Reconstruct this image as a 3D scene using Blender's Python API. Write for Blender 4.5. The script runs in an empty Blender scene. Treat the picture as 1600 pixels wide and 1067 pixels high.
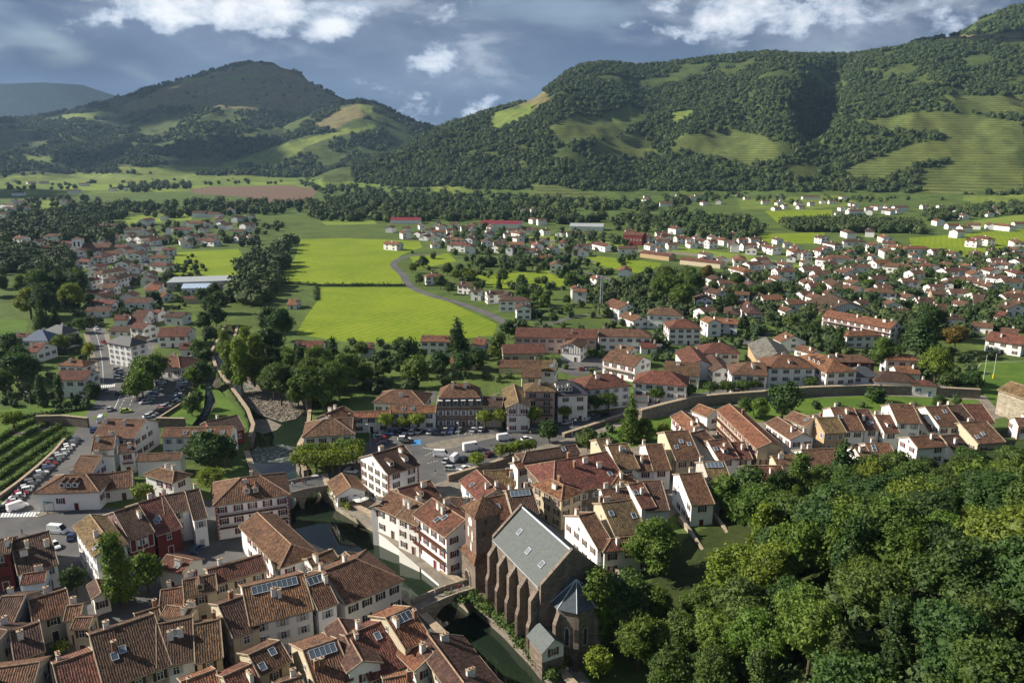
import bpy, bmesh, math, random
import numpy as np
from mathutils import Vector, Matrix
R = math.radians
rnd = random.Random(7)
sc = bpy.context.scene
COL = sc.collection

# ------------------------------------------------------------------ camera
CH = 95.0; FPX = 1200.0; PITCH = math.atan((533.5 - 235.0) / FPX)
cam_d = bpy.data.cameras.new('camera'); cam_d.sensor_width = 36.0; cam_d.lens = 36.0 * FPX / 1600.0
cam_d.clip_start = 1.0; cam_d.clip_end = 60000.0
cam = bpy.data.objects.new('camera', cam_d); COL.objects.link(cam)
cam.location = (0, 0, CH); cam.rotation_euler = (math.pi / 2 - PITCH, 0, 0)
sc.camera = cam
CP, SP = math.cos(PITCH), math.sin(PITCH)

def pdir(u, v):
    x = (u - 800.0) / FPX; y = (533.5 - v) / FPX
    return Vector((x, CP + y * SP, -SP + y * CP))
def at(u, v, z=0.0):
    d = pdir(u, v); t = (z - CH) / d.z
    return Vector((d.x * t, d.y * t, z))
def proj(x, y, z):
    dz = z - CH; dep = y * CP - dz * SP
    return 800 + FPX * x / dep, 533.5 - FPX * (y * SP + dz * CP) / dep

# ------------------------------------------------------------------ light
SUN_EL = R(32.0); SUN_AZ = math.atan2(-0.988, 0.15)      # clockwise from +Y; sun stands to the left, a little beyond
SUNV = Vector((math.sin(SUN_AZ) * math.cos(SUN_EL), math.cos(SUN_AZ) * math.cos(SUN_EL), math.sin(SUN_EL)))
sun_d = bpy.data.lights.new('sun', 'SUN'); sun_d.energy = 4.9; sun_d.angle = R(0.6); sun_d.color = (1.0, 0.92, 0.80)
sun = bpy.data.objects.new('sun', sun_d); COL.objects.link(sun)
sun.rotation_euler = (-SUNV).to_track_quat('-Z', 'Y').to_euler(); sun.location = (-300, 100, 400)
sc.view_settings.view_transform = 'Standard'; sc.view_settings.look = 'None'
sc.view_settings.gamma = 1.0; sc.view_settings.use_curve_mapping = False
sc.view_settings.exposure = 0.93
sc.cycles.max_bounces = 5; sc.cycles.diffuse_bounces = 2; sc.cycles.glossy_bounces = 2
sc.cycles.transmission_bounces = 2; sc.cycles.volume_bounces = 0; sc.cycles.transparent_max_bounces = 4
sc.cycles.use_denoising = True

# ------------------------------------------------------------------ node helpers
class NT:
    def __init__(s, tree): s.t = tree; s.n = tree.nodes; s.l = tree.links
    def add(s, typ, **kw):
        nd = s.n.new(typ)
        for k, v in kw.items(): setattr(nd, k, v)
        return nd
    def put(s, sock, v):
        if v is None: return
        if hasattr(v, 'is_linked') or isinstance(v, bpy.types.NodeSocket): s.l.new(v, sock)
        else:
            try: sock.default_value = v
            except Exception: sock.default_value = (v, v, v)
    def math(s, op, a, b=None, c=None, clamp=False):
        nd = s.add('ShaderNodeMath', operation=op); nd.use_clamp = clamp
        s.put(nd.inputs[0], a); s.put(nd.inputs[1], b)
        if c is not None: s.put(nd.inputs[2], c)
        return nd.outputs[0]
    def vmath(s, op, a, b=None):
        nd = s.add('ShaderNodeVectorMath', operation=op); s.put(nd.inputs[0], a); s.put(nd.inputs[1], b)
        return nd.outputs['Value'] if op in ('LENGTH', 'DOT_PRODUCT', 'DISTANCE') else nd.outputs[0]
    def mix(s, f, a, b, blend='MIX'):
        nd = s.add('ShaderNodeMix', data_type='RGBA', blend_type=blend)
        s.put(nd.inputs[0], f); s.put(nd.inputs[6], a); s.put(nd.inputs[7], b)
        return nd.outputs[2]
    def noise(s, vec, scale, detail=4, rough=0.55, dist=0.0, col=False):
        nd = s.add('ShaderNodeTexNoise'); s.put(nd.inputs['Vector'], vec)
        nd.inputs['Scale'].default_value = scale; nd.inputs['Detail'].default_value = detail
        nd.inputs['Roughness'].default_value = rough; nd.inputs['Distortion'].default_value = dist
        return nd.outputs['Color' if col else 'Fac']
    def smooth(s, v, a, b, to0=0.0, to1=1.0):
        nd = s.add('ShaderNodeMapRange', interpolation_type='SMOOTHSTEP'); s.put(nd.inputs[0], v)
        for i, q in enumerate((a, b, to0, to1)): nd.inputs[1 + i].default_value = q
        return nd.outputs[0]
    def mapping(s, vec, scale=(1, 1, 1), loc=(0, 0, 0), rot=(0, 0, 0)):
        nd = s.add('ShaderNodeMapping'); s.put(nd.inputs[0], vec)
        nd.inputs['Scale'].default_value = scale; nd.inputs['Location'].default_value = loc; nd.inputs['Rotation'].default_value = rot
        return nd.outputs[0]
def c4(c): return (c[0], c[1], c[2], 1.0)

# ------------------------------------------------------------------ world: physical sky seen through breaks in a rain-cloud deck
w = bpy.data.worlds.new('World'); sc.world = w; w.use_nodes = True
W = NT(w.node_tree); W.n.clear()
sky = W.add('ShaderNodeTexSky', sky_type='NISHITA'); sky.sun_disc = False
sky.sun_elevation = SUN_EL; sky.sun_rotation = SUN_AZ; sky.air_density = 1.2; sky.dust_density = 0.6
gen = W.add('ShaderNodeTexCoord').outputs['Generated']
stretch = W.mapping(gen, scale=(1, 1, 2.6))
n_big = W.noise(stretch, 2.3, 5, 0.55, 0.5)
n_det = W.noise(stretch, 7.5, 7, 0.62, 0.3)
n_fin = W.noise(stretch, 24.0, 5, 0.6)
mixn = W.math('ADD', W.math('MULTIPLY', n_big, 0.62), W.math('MULTIPLY', n_det, 0.38))
deck = W.mix(W.smooth(mixn, 0.40, 0.66), c4((0.030, 0.048, 0.092)), c4((0.17, 0.195, 0.245)))
deck = W.mix(W.math('MULTIPLY', W.smooth(n_det, 0.52, 0.76), 0.55), deck, c4((0.46, 0.49, 0.53)))
def glow(u, v, ru, rv, s=1.0):
    off = W.vmath('SUBTRACT', gen, tuple(pdir(u, v).normalized())); k = 1.0 / FPX
    r = W.vmath('LENGTH', W.vmath('MULTIPLY', off, (1 / (ru * k), 1 / (ru * k), 1 / (rv * k))))
    return W.smooth(r, 1.5, 0.0, 0.0, s)
def total(lst):
    o_ = None
    for q_ in lst: g_ = glow(*q_); o_ = g_ if o_ is None else W.math('MAXIMUM', o_, g_)
    return o_
puff = W.noise(W.mapping(gen, scale=(1, 1, 1.7), loc=(3.4, 1.2, .7)), 13.0, 10, 0.60, 0.15)
body = W.math('ADD', W.math('MULTIPLY', puff, 0.72), W.math('ADD', W.math('MULTIPLY', n_big, 0.16), W.math('MULTIPLY', n_fin, 0.12)))
dark = total(((60, 100, 420, 110, .9), (430, 60, 200, 60, .5), (930, 60, 190, 60, .6)))
deck = W.mix(dark, deck, c4((0.024, 0.044, 0.100)))
cum = W.math('ADD', body, total(((290, 4, 250, 60, .24), (1125, 32, 150, 70, .21), (1310, 8, 230, 70, .24), (505, 48, 50, 34, .24), (690, 100, 70, 36, .22), (1000, 42, 50, 26, .18), (700, 170, 170, 50, .18), (640, 10, 200, 40, .14), (1480, 30, 90, 50, .2))))
mask = W.smooth(cum, 0.635, 0.705)
lit = W.mix(W.smooth(cum, 0.66, 0.82), c4((0.27, 0.31, 0.38)), c4((0.60, 0.605, 0.61)))
deck = W.mix(mask, deck, lit)
clear = W.math('MULTIPLY', W.smooth(W.noise(stretch, 3.1, 4, 0.5, 0.2), 0.56, 0.70), 0.4)
skyc = W.vmath('MULTIPLY', sky.outputs[0], (0.09, 0.09, 0.09))
bg = W.add('ShaderNodeBackground'); bg.inputs[1].default_value = 1.0
W.l.new(W.mix(clear, deck, skyc), bg.inputs[0])
wo = W.add('ShaderNodeOutputWorld'); W.l.new(bg.outputs[0], wo.inputs[0])

# ------------------------------------------------------------------ materials
MATS = {}
def mat(name):
    m = bpy.data.materials.new(name); m.use_nodes = True; t = NT(m.node_tree); t.n.clear()
    out = t.add('ShaderNodeOutputMaterial'); b = t.add('ShaderNodeBsdfPrincipled'); t.l.new(b.outputs[0], out.inputs[0])
    b.inputs['Specular IOR Level'].default_value = 0.25; b.inputs['Roughness'].default_value = 0.85
    MATS[name] = m
    return m, t, b, out
def bump(t, b, h, strength=0.5, dist=0.05):
    nd = t.add('ShaderNodeBump'); nd.inputs['Strength'].default_value = strength; nd.inputs['Distance'].default_value = dist
    t.put(nd.inputs['Height'], h); t.l.new(nd.outputs[0], b.inputs['Normal'])
def world_pos(t): return t.add('ShaderNodeNewGeometry').outputs['Position']

def simple(name, c, var=0.15, scale=0.6, rough=0.85, fine=6.0, bmp=0.0, spec=0.25, metal=0.0):
    m, t, b, o = mat(name); p = world_pos(t)
    n = t.math('ADD', t.math('MULTIPLY', t.noise(p, scale, 5, 0.6), 0.7), t.math('MULTIPLY', t.noise(p, fine, 3), 0.3))
    lo = tuple(x * (1 - var) for x in c); hi = tuple(min(1, x * (1 + var)) for x in c)
    t.l.new(t.mix(t.smooth(n, 0.3, 0.7), c4(lo), c4(hi)), b.inputs['Base Color'])
    b.inputs['Roughness'].default_value = rough; b.inputs['Specular IOR Level'].default_value = spec; b.inputs['Metallic'].default_value = metal
    if bmp: bump(t, b, t.noise(p, fine, 4), bmp, 0.08)
    return m
def wallmat(name, c, streak=0.35):
    m, t, b, o = mat(name); p = world_pos(t)
    st = t.noise(t.mapping(p, scale=(1.3, 1.3, 0.18)), 1.0, 5, 0.65)
    big = t.noise(p, 0.25, 3); fine = t.noise(p, 5.0, 4, 0.65)
    f = t.math('MULTIPLY', t.smooth(st, 0.54, 0.78), streak)
    col = t.mix(f, c4(c), c4(tuple(x * q for x, q in zip(c, (0.55, 0.52, 0.46)))))
    col = t.mix(t.math('MULTIPLY', t.smooth(fine, 0.45, 0.75), 0.18), col, c4(tuple(x * 0.7 for x in c)))
    col = t.mix(t.smooth(big, 0.3, 0.7, 0.0, 0.16), col, c4(tuple(x * q for x, q in zip(c, (0.85, 0.80, 0.70)))))
    t.l.new(col, b.inputs['Base Color']); b.inputs['Roughness'].default_value = 0.9
    bump(t, b, fine, 0.15, 0.03)
    return m
wallmat('white', (0.80, 0.79, 0.76), 0.22); wallmat('offwhite', (0.70, 0.69, 0.65), 0.3); wallmat('cream', (0.52, 0.45, 0.32)); wallmat('grey', (0.42, 0.40, 0.36)); wallmat('pink', (0.55, 0.40, 0.36))
wallmat('tan', (0.42, 0.31, 0.18)); wallmat('redwall', (0.16, 0.035, 0.03)); wallmat('bluewhite', (0.55, 0.62, 0.70))
def stonemat(name, c, mortar, bw=0.9, bh=0.38):
    m, t, b, o = mat(name); p = world_pos(t)
    sx = t.add('ShaderNodeSeparateXYZ'); t.l.new(p, sx.inputs[0])
    cx = t.add('ShaderNodeCombineXYZ'); t.l.new(t.math('ADD', sx.outputs[0], sx.outputs[1]), cx.inputs[0]); t.l.new(sx.outputs[2], cx.inputs[1])
    br = t.add('ShaderNodeTexBrick'); t.l.new(cx.outputs[0], br.inputs['Vector']); br.inputs['Scale'].default_value = 1.0
    br.inputs['Brick Width'].default_value = bw; br.inputs['Row Height'].default_value = bh; br.inputs['Mortar Size'].default_value = 0.05
    br.inputs['Color1'].default_value = c4(tuple(x * 0.62 for x in c)); br.inputs['Color2'].default_value = c4(tuple(x * 1.3 for x in c)); br.inputs['Mortar'].default_value = c4(mortar)
    n = t.noise(p, 0.7, 6, 0.7); n2 = t.noise(t.mapping(p, scale=(1, 1, .25)), 1.2, 4)
    col = t.mix(t.smooth(n, 0.35, 0.72, 0, .6), br.outputs[0], c4(tuple(x * 0.45 for x in c)))
    col = t.mix(t.smooth(n2, 0.55, 0.8, 0, .4), col, c4(tuple(x * 0.5 for x in (0.25, 0.22, 0.17))))
    t.l.new(col, b.inputs['Base Color']); bump(t, b, t.math('ADD', br.outputs[1], n), 0.5, -0.08)
    return m
stonemat('stone', (0.190, 0.146, 0.114), (0.24, 0.20, 0.16)); stonemat('brick', (0.225, 0.125, 0.092), (0.27, 0.20, 0.16), 0.5, 0.22)
stonemat('greystone', (0.22, 0.19, 0.155), (0.25, 0.22, 0.18)); stonemat('palestone', (0.36, 0.31, 0.23), (0.42, 0.37, 0.29))

def roofmat(name, slate=False):
    m, t, b, o = mat(name)
    oi = t.add('ShaderNodeObjectInfo'); uv = t.add('ShaderNodeUVMap').outputs[0]; p = world_pos(t)
    sx = t.add('ShaderNodeSeparateXYZ'); t.l.new(uv, sx.inputs[0])
    rx = t.math('MULTIPLY', oi.outputs['Random'], 57.0)
    ofs = t.add('ShaderNodeCombineXYZ'); t.l.new(rx, ofs.inputs[0]); t.l.new(rx, ofs.inputs[1])
    uvo = t.vmath('ADD', uv, ofs.outputs[0])
    per_u, per_v = (0.45, 0.40) if slate else (0.42, 0.55)
    wob = t.math('MULTIPLY', t.math('SUBTRACT', t.noise(uvo, 1.2, 2), 0.5), 0.5)
    wu = t.math('SINE', t.math('MULTIPLY', t.math('ADD', sx.outputs[0], wob), 2 * math.pi / per_u))
    fv = t.math('FRACT', t.math('DIVIDE', sx.outputs[1], per_v))
    cell = t.add('ShaderNodeTexVoronoi'); t.put(cell.inputs['Vector'], t.mapping(uvo, scale=(1 / per_u, 1 / per_v, 1))); cell.inputs['Scale'].default_value = 1.0
    cb = t.add('ShaderNodeSeparateColor'); t.l.new(cell.outputs['Color'], cb.inputs[0])
    base = oi.outputs['Color']
    br = t.math('ADD', 0.50 if not slate else 0.85, t.math('MULTIPLY', cb.outputs[0], 0.95 if not slate else 0.3))
    col = t.vmath('MULTIPLY', base, t.add('ShaderNodeCombineXYZ').outputs[0]) if False else t.mix(1.0, base, base, 'MULTIPLY')
    sc_ = t.add('ShaderNodeVectorMath', operation='SCALE'); t.l.new(base, sc_.inputs[0]); t.l.new(br, sc_.inputs['Scale'])
    col = sc_.outputs[0]
    patch = t.noise(uvo, 0.28, 6, 0.68, 0.6); patch2 = t.noise(uvo, 0.9, 5, 0.7)
    if not slate:
        col = t.mix(t.smooth(patch, 0.46, 0.70, 0, .75), col, c4((0.048, 0.034, 0.026)))
        col = t.mix(t.smooth(patch2, 0.56, 0.80, 0, .6), col, c4((0.20, 0.155, 0.085)))
        stv = t.noise(t.mapping(uvo, scale=(2.2, 0.16, 1)), 1.0, 4, .6)
        col = t.mix(t.smooth(stv, 0.52, 0.8, 0, .55), col, c4((0.055, 0.037, 0.028)))
        spk = t.noise(uvo, 5.5, 2); col = t.mix(t.smooth(spk, 0.68, 0.8, 0, .5), col, c4((0.27, 0.23, 0.17)))
        groove = t.smooth(wu, -1.0, -0.1, 0.55, 0.0)
        col = t.mix(groove, col, c4((0.02, 0.014, 0.011)))
        h = t.math('ADD', t.math('MULTIPLY', wu, 0.5), t.math('MULTIPLY', fv, 0.35))
        bump(t, b, h, 0.9, 0.09); b.inputs['Roughness'].default_value = 0.9
    else:
        col = t.mix(t.smooth(patch, 0.4, 0.75, 0, .5), col, c4((0.075, 0.088, 0.085)))
        col = t.mix(t.smooth(patch2, 0.6, 0.8, 0, .3), col, c4((0.13, 0.135, 0.11)))
        bump(t, b, t.math('ADD', t.math('MULTIPLY', fv, 0.6), cb.outputs[1]), 0.4, 0.03); b.inputs['Roughness'].default_value = 0.7
        b.inputs['Specular IOR Level'].default_value = 0.4
    t.l.new(col, b.inputs['Base Color'])
    return m
roofmat('tile'); roofmat('slate', True)
simple('ridgecap', (0.30, 0.20, 0.13), 0.35, 1.5); simple('verge', (0.34, 0.27, 0.19), 0.3, 1.0)
simple('frame', (0.66, 0.65, 0.62), 0.08, 2.0, 0.6); simple('chim_white', (0.68, 0.66, 0.6), 0.2, 1.5); simple('chim_brick', (0.26, 0.13, 0.08), 0.3, 3.0); simple('pot', (0.28, 0.12, 0.07), 0.3, 3.0)
simple('quoin', (0.27, 0.12, 0.085), 0.35, 2.0)
for nm, c in dict(sh_red=(0.13, 0.014, 0.017), sh_brown=(0.10, 0.045, 0.025), sh_green=(0.03, 0.085, 0.06), sh_blue=(0.10, 0.20, 0.30), sh_grey=(0.38, 0.39, 0.40), sh_dark=(0.03, 0.025, 0.022), sh_white=(.6, .6, .58)).items():
    simple(nm, c, 0.2, 2.0, 0.6)
def glassmat(name, c, rough=0.08):
    m, t, b, o = mat(name); oi = t.add('ShaderNodeObjectInfo')
    t.l.new(t.mix(oi.outputs['Random'], c4(tuple(x * .5 for x in c)), c4(tuple(x * 2.2 for x in c))), b.inputs['Base Color'])
    b.inputs['Roughness'].default_value = rough; b.inputs['Specular IOR Level'].default_value = 0.7
glassmat('pane', (0.022, 0.026, 0.030)); glassmat('skyglass', (0.05, 0.065, 0.08), 0.35); glassmat('carglass', (0.010, 0.012, 0.014), 0.05)
simple('wood', (0.12, 0.07, 0.04), 0.3, 1.5); simple('metal', (0.34, 0.36, 0.36), 0.12, 1.0, 0.45, spec=.5); simple('iron', (0.03, 0.03, 0.032), 0.2, 2, 0.5)
simple('zinc', (0.42, 0.46, 0.50), 0.15, .6, 0.5, spec=.5); simple('greenglass', (0.10, 0.17, 0.14), .25, .8, .3, spec=.6); simple('bluemetal', (0.38, 0.47, 0.60), .12, .4, .5)
simple('white_paint', (0.72, 0.72, 0.70), 0.15, 1.2, 0.7); simple('yellow', (0.75, 0.55, 0.04), .1); simple('fabric', (0.75, 0.72, 0.66), .08); simple('redmetal', (0.17, 0.025, 0.035), .12, .3, .6)
m, t, b, o = mat('asphalt'); p = world_pos(t)
n1 = t.noise(p, 0.08, 5, 0.6, .4); n2 = t.noise(p, 0.9, 6, 0.7); n3 = t.noise(p, 9.0, 3)
col = t.mix(t.smooth(n1, .3, .7), c4((0.075, 0.075, 0.078)), c4((0.125, 0.12, 0.112)))
col = t.mix(t.smooth(n2, .5, .78, 0, .55), col, c4((0.05, 0.049, 0.05))); col = t.mix(t.smooth(n3, .55, .8, 0, .25), col, c4((0.2, .19, .18)))
t.l.new(col, b.inputs['Base Color']); b.inputs['Roughness'].default_value = .8
simple('paving', (0.20, 0.175, 0.14), 0.35, 0.35, .85, 3.0, .3); simple('gravel', (0.19, 0.165, 0.13), 0.35, 0.5, .9, 4.0, .6); simple('earth', (0.13, 0.08, 0.05), .3, .1, .95, 1.5, .4)
def grassmat(name, lo, hi, s=0.05, stripe=0.0):
    m, t, b, o = mat(name); p = world_pos(t)
    n1 = t.noise(p, s, 5, .6, .5); n2 = t.noise(p, s * 12, 6, .7); n3 = t.noise(p, 1.7, 4, .7)
    mixv = t.math('ADD', t.math('MULTIPLY', n1, .5), t.math('MULTIPLY', n2, .5))
    col = t.mix(t.smooth(mixv, .36, .64), c4(lo), c4(hi))
    col = t.mix(t.smooth(n3, .5, .8, 0, .4), col, c4(tuple(x * .6 for x in lo)))
    if stripe:
        wv = t.add('ShaderNodeTexWave'); t.put(wv.inputs[0], t.mapping(p, rot=(0, 0, .5))); wv.inputs['Scale'].default_value = stripe; wv.inputs['Distortion'].default_value = 2.5; wv.inputs['Detail'].default_value = 2
        col = t.mix(t.math('MULTIPLY', wv.outputs['Fac'], .38), col, c4(tuple(x * .7 for x in lo)))
    n4 = t.noise(p, s * 4, 6, .75, 1.0); col = t.mix(t.smooth(n4, .52, .72, 0, .5), col, c4((hi[0] * 1.15, hi[1] * .92, hi[2] * 1.6))); n5 = t.noise(t.mapping(p, scale=(.25, 3, 1), rot=(0, 0, .35)), s * 8, 4, .7); col = t.mix(t.smooth(n5, .5, .75, 0, .4), col, c4(tuple(x * .62 for x in lo)))
    t.l.new(col, b.inputs['Base Color']); bump(t, b, n3, .6, .15); b.inputs['Specular IOR Level'].default_value = .1
grassmat('meadow', (0.140, 0.205, 0.016), (0.225, 0.285, 0.022), .02, .06); grassmat('lawn', (0.06, 0.115, 0.02), (0.115, 0.18, 0.028), .08)
grassmat('pasture', (0.13, 0.19, 0.03), (0.20, 0.25, 0.045), .015)
m, t, b, o = mat('vine'); p = world_pos(t)
wv = t.add('ShaderNodeTexWave'); t.put(wv.inputs[0], t.mapping(p, rot=(0, 0, .4))); wv.inputs['Scale'].default_value = .35
t.l.new(t.mix(wv.outputs['Fac'], c4((0.05, .085, .02)), c4((.16, .19, .05))), b.inputs['Base Color'])
m, t, b, o = mat('water'); p = world_pos(t)
t.l.new(t.mix(t.noise(p, .06, 4), c4((0.008, 0.016, 0.012)), c4((0.022, 0.035, 0.018))), b.inputs['Base Color'])
b.inputs['Roughness'].default_value = .04; b.inputs['Specular IOR Level'].default_value = .6
bump(t, b, t.math('ADD', t.noise(p, .7, 4, .6), t.math('MULTIPLY', t.noise(p, .12, 2), .6)), .10, .12)
m, t, b, o = mat('rapid'); p = world_pos(t)
nn = t.noise(t.mapping(p, scale=(1, .6, 1)), 1.1, 7, .75)
t.l.new(t.mix(t.smooth(nn, .5, .72), c4((0.06, 0.075, 0.06)), c4((.55, .58, .58))), b.inputs['Base Color'])
b.inputs['Roughness'].default_value = .2; bump(t, b, nn, .6, .25)
def leafmat(name, c, var=0.45):
    m, t, b, o = mat(name); oi = t.add('ShaderNodeObjectInfo'); p = world_pos(t)
    n = t.noise(p, .55, 4, .65); n2 = t.noise(p, 2.6, 3)
    base = t.mix(1.0, c4(c), oi.outputs['Color'], 'MULTIPLY')
    hi = t.mix(1.0, base, c4((1.6, 1.45, 1.1)), 'MULTIPLY'); lo = t.mix(1.0, base, c4((.5, .58, .6)), 'MULTIPLY')
    f = t.smooth(t.math('ADD', t.math('MULTIPLY', n, .6), t.math('MULTIPLY', n2, .4)), .34, .66)
    colr = t.mix(f, lo, hi); t.l.new(colr, b.inputs['Base Color']); b.inputs['Roughness'].default_value = .6
    tr = t.add('ShaderNodeBsdfTranslucent'); t.l.new(t.mix(1.0, colr, c4((1.2, 1.3, .6)), 'MULTIPLY'), tr.inputs[0])
    ms = t.add('ShaderNodeMixShader'); ms.inputs[0].default_value = .28
    t.l.new(b.outputs[0], ms.inputs[1]); t.l.new(tr.outputs[0], ms.inputs[2]); t.l.new(ms.outputs[0], o.inputs[0])
leafmat('leaf', (0.066, 0.110, 0.028))
simple('bark', (0.10, 0.075, 0.05), .35, 1.2, .9, 5, .5)
# far woods seen as a mass: random tint for each crown
m, t, b, o = mat('far_leaf'); oi = t.add('ShaderNodeObjectInfo'); p = world_pos(t)
n = t.noise(p, .35, 4, .7)
c_a = t.mix(oi.outputs['Random'], c4((0.042, 0.078, 0.026)), c4((0.105, 0.138, 0.042)))
t.l.new(t.mix(t.smooth(n, .35, .7), t.mix(1.0, c_a, c4((.5, .55, .6)), 'MULTIPLY'), c_a), b.inputs['Base Color'])
# ------------------------------------------------------------------ mesh helpers
class MB:
    def __init__(s): s.v = []; s.f = []; s.m = []; s.mats = []; s.uv = {}
    def mi(s, name):
        if name not in s.mats: s.mats.append(name)
        return s.mats.index(name)
    def face(s, pts, mname, uv=None):
        i = len(s.v); s.v += [tuple(q) for q in pts]; s.f.append(tuple(range(i, i + len(pts)))); s.m.append(s.mi(mname))
        if uv: s.uv[len(s.f) - 1] = uv
    def box(s, lo, hi, mname, M=None, top=True, bottom=True):
        x0, y0, z0 = lo; x1, y1, z1 = hi
        c = [Vector(q) for q in ((x0, y0, z0), (x1, y0, z0), (x1, y1, z0), (x0, y1, z0), (x0, y0, z1), (x1, y0, z1), (x1, y1, z1), (x0, y1, z1))]
        if M: c = [M @ q for q in c]
        fs = [(0, 1, 5, 4), (1, 2, 6, 5), (2, 3, 7, 6), (3, 0, 4, 7)] + ([(4, 5, 6, 7)] if top else []) + ([(3, 2, 1, 0)] if bottom else [])
        for f in fs: s.face([c[k] for k in f], mname)
    def prism(s, poly, z0, z1, mname, cap=True, bottom=False):
        n = len(poly)
        for i in range(n):
            a, b = poly[i], poly[(i + 1) % n]
            s.face([(a[0], a[1], z0), (b[0], b[1], z0), (b[0], b[1], z1), (a[0], a[1], z1)], mname)
        if cap: s.face([(q[0], q[1], z1) for q in poly], mname)
        if bottom: s.face([(q[0], q[1], z0) for q in reversed(poly)], mname)
    def tube(s, p0, p1, r0, r1, mname, n=7, cap=True):
        p0, p1 = Vector(p0), Vector(p1); d = (p1 - p0).normalized()
        a = d.orthogonal().normalized(); b = d.cross(a)
        ra = [p0 + (a * math.cos(k * 2 * math.pi / n) + b * math.sin(k * 2 * math.pi / n)) * r0 for k in range(n)]
        rb = [p1 + (a * math.cos(k * 2 * math.pi / n) + b * math.sin(k * 2 * math.pi / n)) * r1 for k in range(n)]
        for k in range(n): s.face([ra[k], ra[(k + 1) % n], rb[(k + 1) % n], rb[k]], mname)
        if cap: s.face(rb, mname); s.face(ra[::-1], mname)
    def mesh(s, name):
        me = bpy.data.meshes.new(name); me.from_pydata(s.v, [], s.f)
        for q in s.mats: me.materials.append(MATS[q])
        me.polygons.foreach_set('material_index', s.m)
        if s.uv:
            ul = me.uv_layers.new(name='UVMap')
            for fi, uvs in s.uv.items():
                ls = me.polygons[fi].loop_start
                for k, q in enumerate(uvs): ul.data[ls + k].uv = q
        me.update(); return me
    def build(s, name, parent=None, loc=None): return link(name, s.mesh(name), parent, loc)
def link(name, data, parent=None, loc=None, rz=0.0):
    o = bpy.data.objects.new(name, data); COL.objects.link(o)
    if parent: o.parent = parent
    if loc is not None: o.location = loc
    if rz: o.rotation_euler = (0, 0, rz)
    return o
def tag(o, label=None, cat=None, group=None, kind=None):
    if label: o['label'] = label
    if cat: o['category'] = cat
    if group: o['group'] = group
    if kind: o['kind'] = kind
    return o
def empty(name, loc, rz, label, cat, group=None):
    e = link(name, None, None, loc, rz); e.empty_display_size = 1.0
    return tag(e, label, cat, group)
def copy_tree(o, parent=None):
    c = o.copy(); COL.objects.link(c)
    if parent: c.parent = parent
    for ch in list(o.children): copy_tree(ch, c)
    return c
def vnoise(x, y, seed=0):
    xi = np.floor(x).astype(np.int64); yi = np.floor(y).astype(np.int64); fx = x - xi; fy = y - yi
    fx = fx * fx * (3 - 2 * fx); fy = fy * fy * (3 - 2 * fy)
    def h(a, b):
        q = (a * 374761393 + b * 668265263 + seed * 1442695041) & 0x7fffffff
        q = ((q ^ (q >> 13)) * 1274126177) & 0x7fffffff
        return ((q ^ (q >> 16)) & 0xffff) / 65535.0
    return (h(xi, yi) * (1 - fx) + h(xi + 1, yi) * fx) * (1 - fy) + (h(xi, yi + 1) * (1 - fx) + h(xi + 1, yi + 1) * fx) * fy
def fbm(x, y, o=4, seed=0):
    s = 0; a = .5
    for k in range(o): s = s + a * vnoise(x * 2 ** k, y * 2 ** k, seed + k); a *= .5
    return s / (1 - .5 ** o) - .5
def inpoly(px, py, poly):
    r = np.zeros(np.shape(px), bool); n = len(poly)
    for i in range(n):
        x1, y1 = poly[i]; x2, y2 = poly[(i + 1) % n]
        if y1 == y2: continue
        c = ((y1 > py) != (y2 > py)) & (px < (x2 - x1) * (py - y1) / (y2 - y1) + x1)
        r ^= c
    return r
# ------------------------------------------------------------------ river course (pixels on the water level -> world)
WZ = -4.0
RIV_L = [(830, 1140), (785, 1105), (735, 1062), (692, 1018), (648, 972), (600, 938), (550, 906), (500, 884), (452, 862), (432, 838), (424, 805), (414, 772), (396, 752), (387, 724), (392, 700), (397, 680), (388, 655), (372, 632), (356, 610), (338, 585), (331, 562), (343, 540), (352, 520)]
RIV_R = [(372, 520), (366, 545), (372, 575), (384, 600), (415, 614), (470, 628), (486, 645), (482, 690), (470, 712), (467, 735), (480, 755), (508, 762), (513, 779), (528, 795), (560, 815), (592, 832), (602, 842), (640, 876), (690, 918), (735, 945), (790, 992), (830, 1034), (880, 1085), (910, 1120)]
rivL = [at(u, v, WZ).xy for u, v in RIV_L]; rivR = [at(u, v, WZ).xy for u, v in RIV_R]
RIVER = [tuple(q) for q in rivL + rivR]
CHANNEL = [tuple(at(u, v, -2.5).xy) for u, v in ((318, 600), (332, 596), (337, 625), (322, 650), (312, 668), (306, 665), (318, 640), (324, 622))]
def sstep(t):
    t = np.clip(t, 0, 1); return t * t * (3 - 2 * t)
def wood_hill(x, y):
    s = (x - 24) * .5 + (y - 178) * -.866
    return 24 * sstep(s / 95) * sstep((x - 20) / 45)
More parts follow.
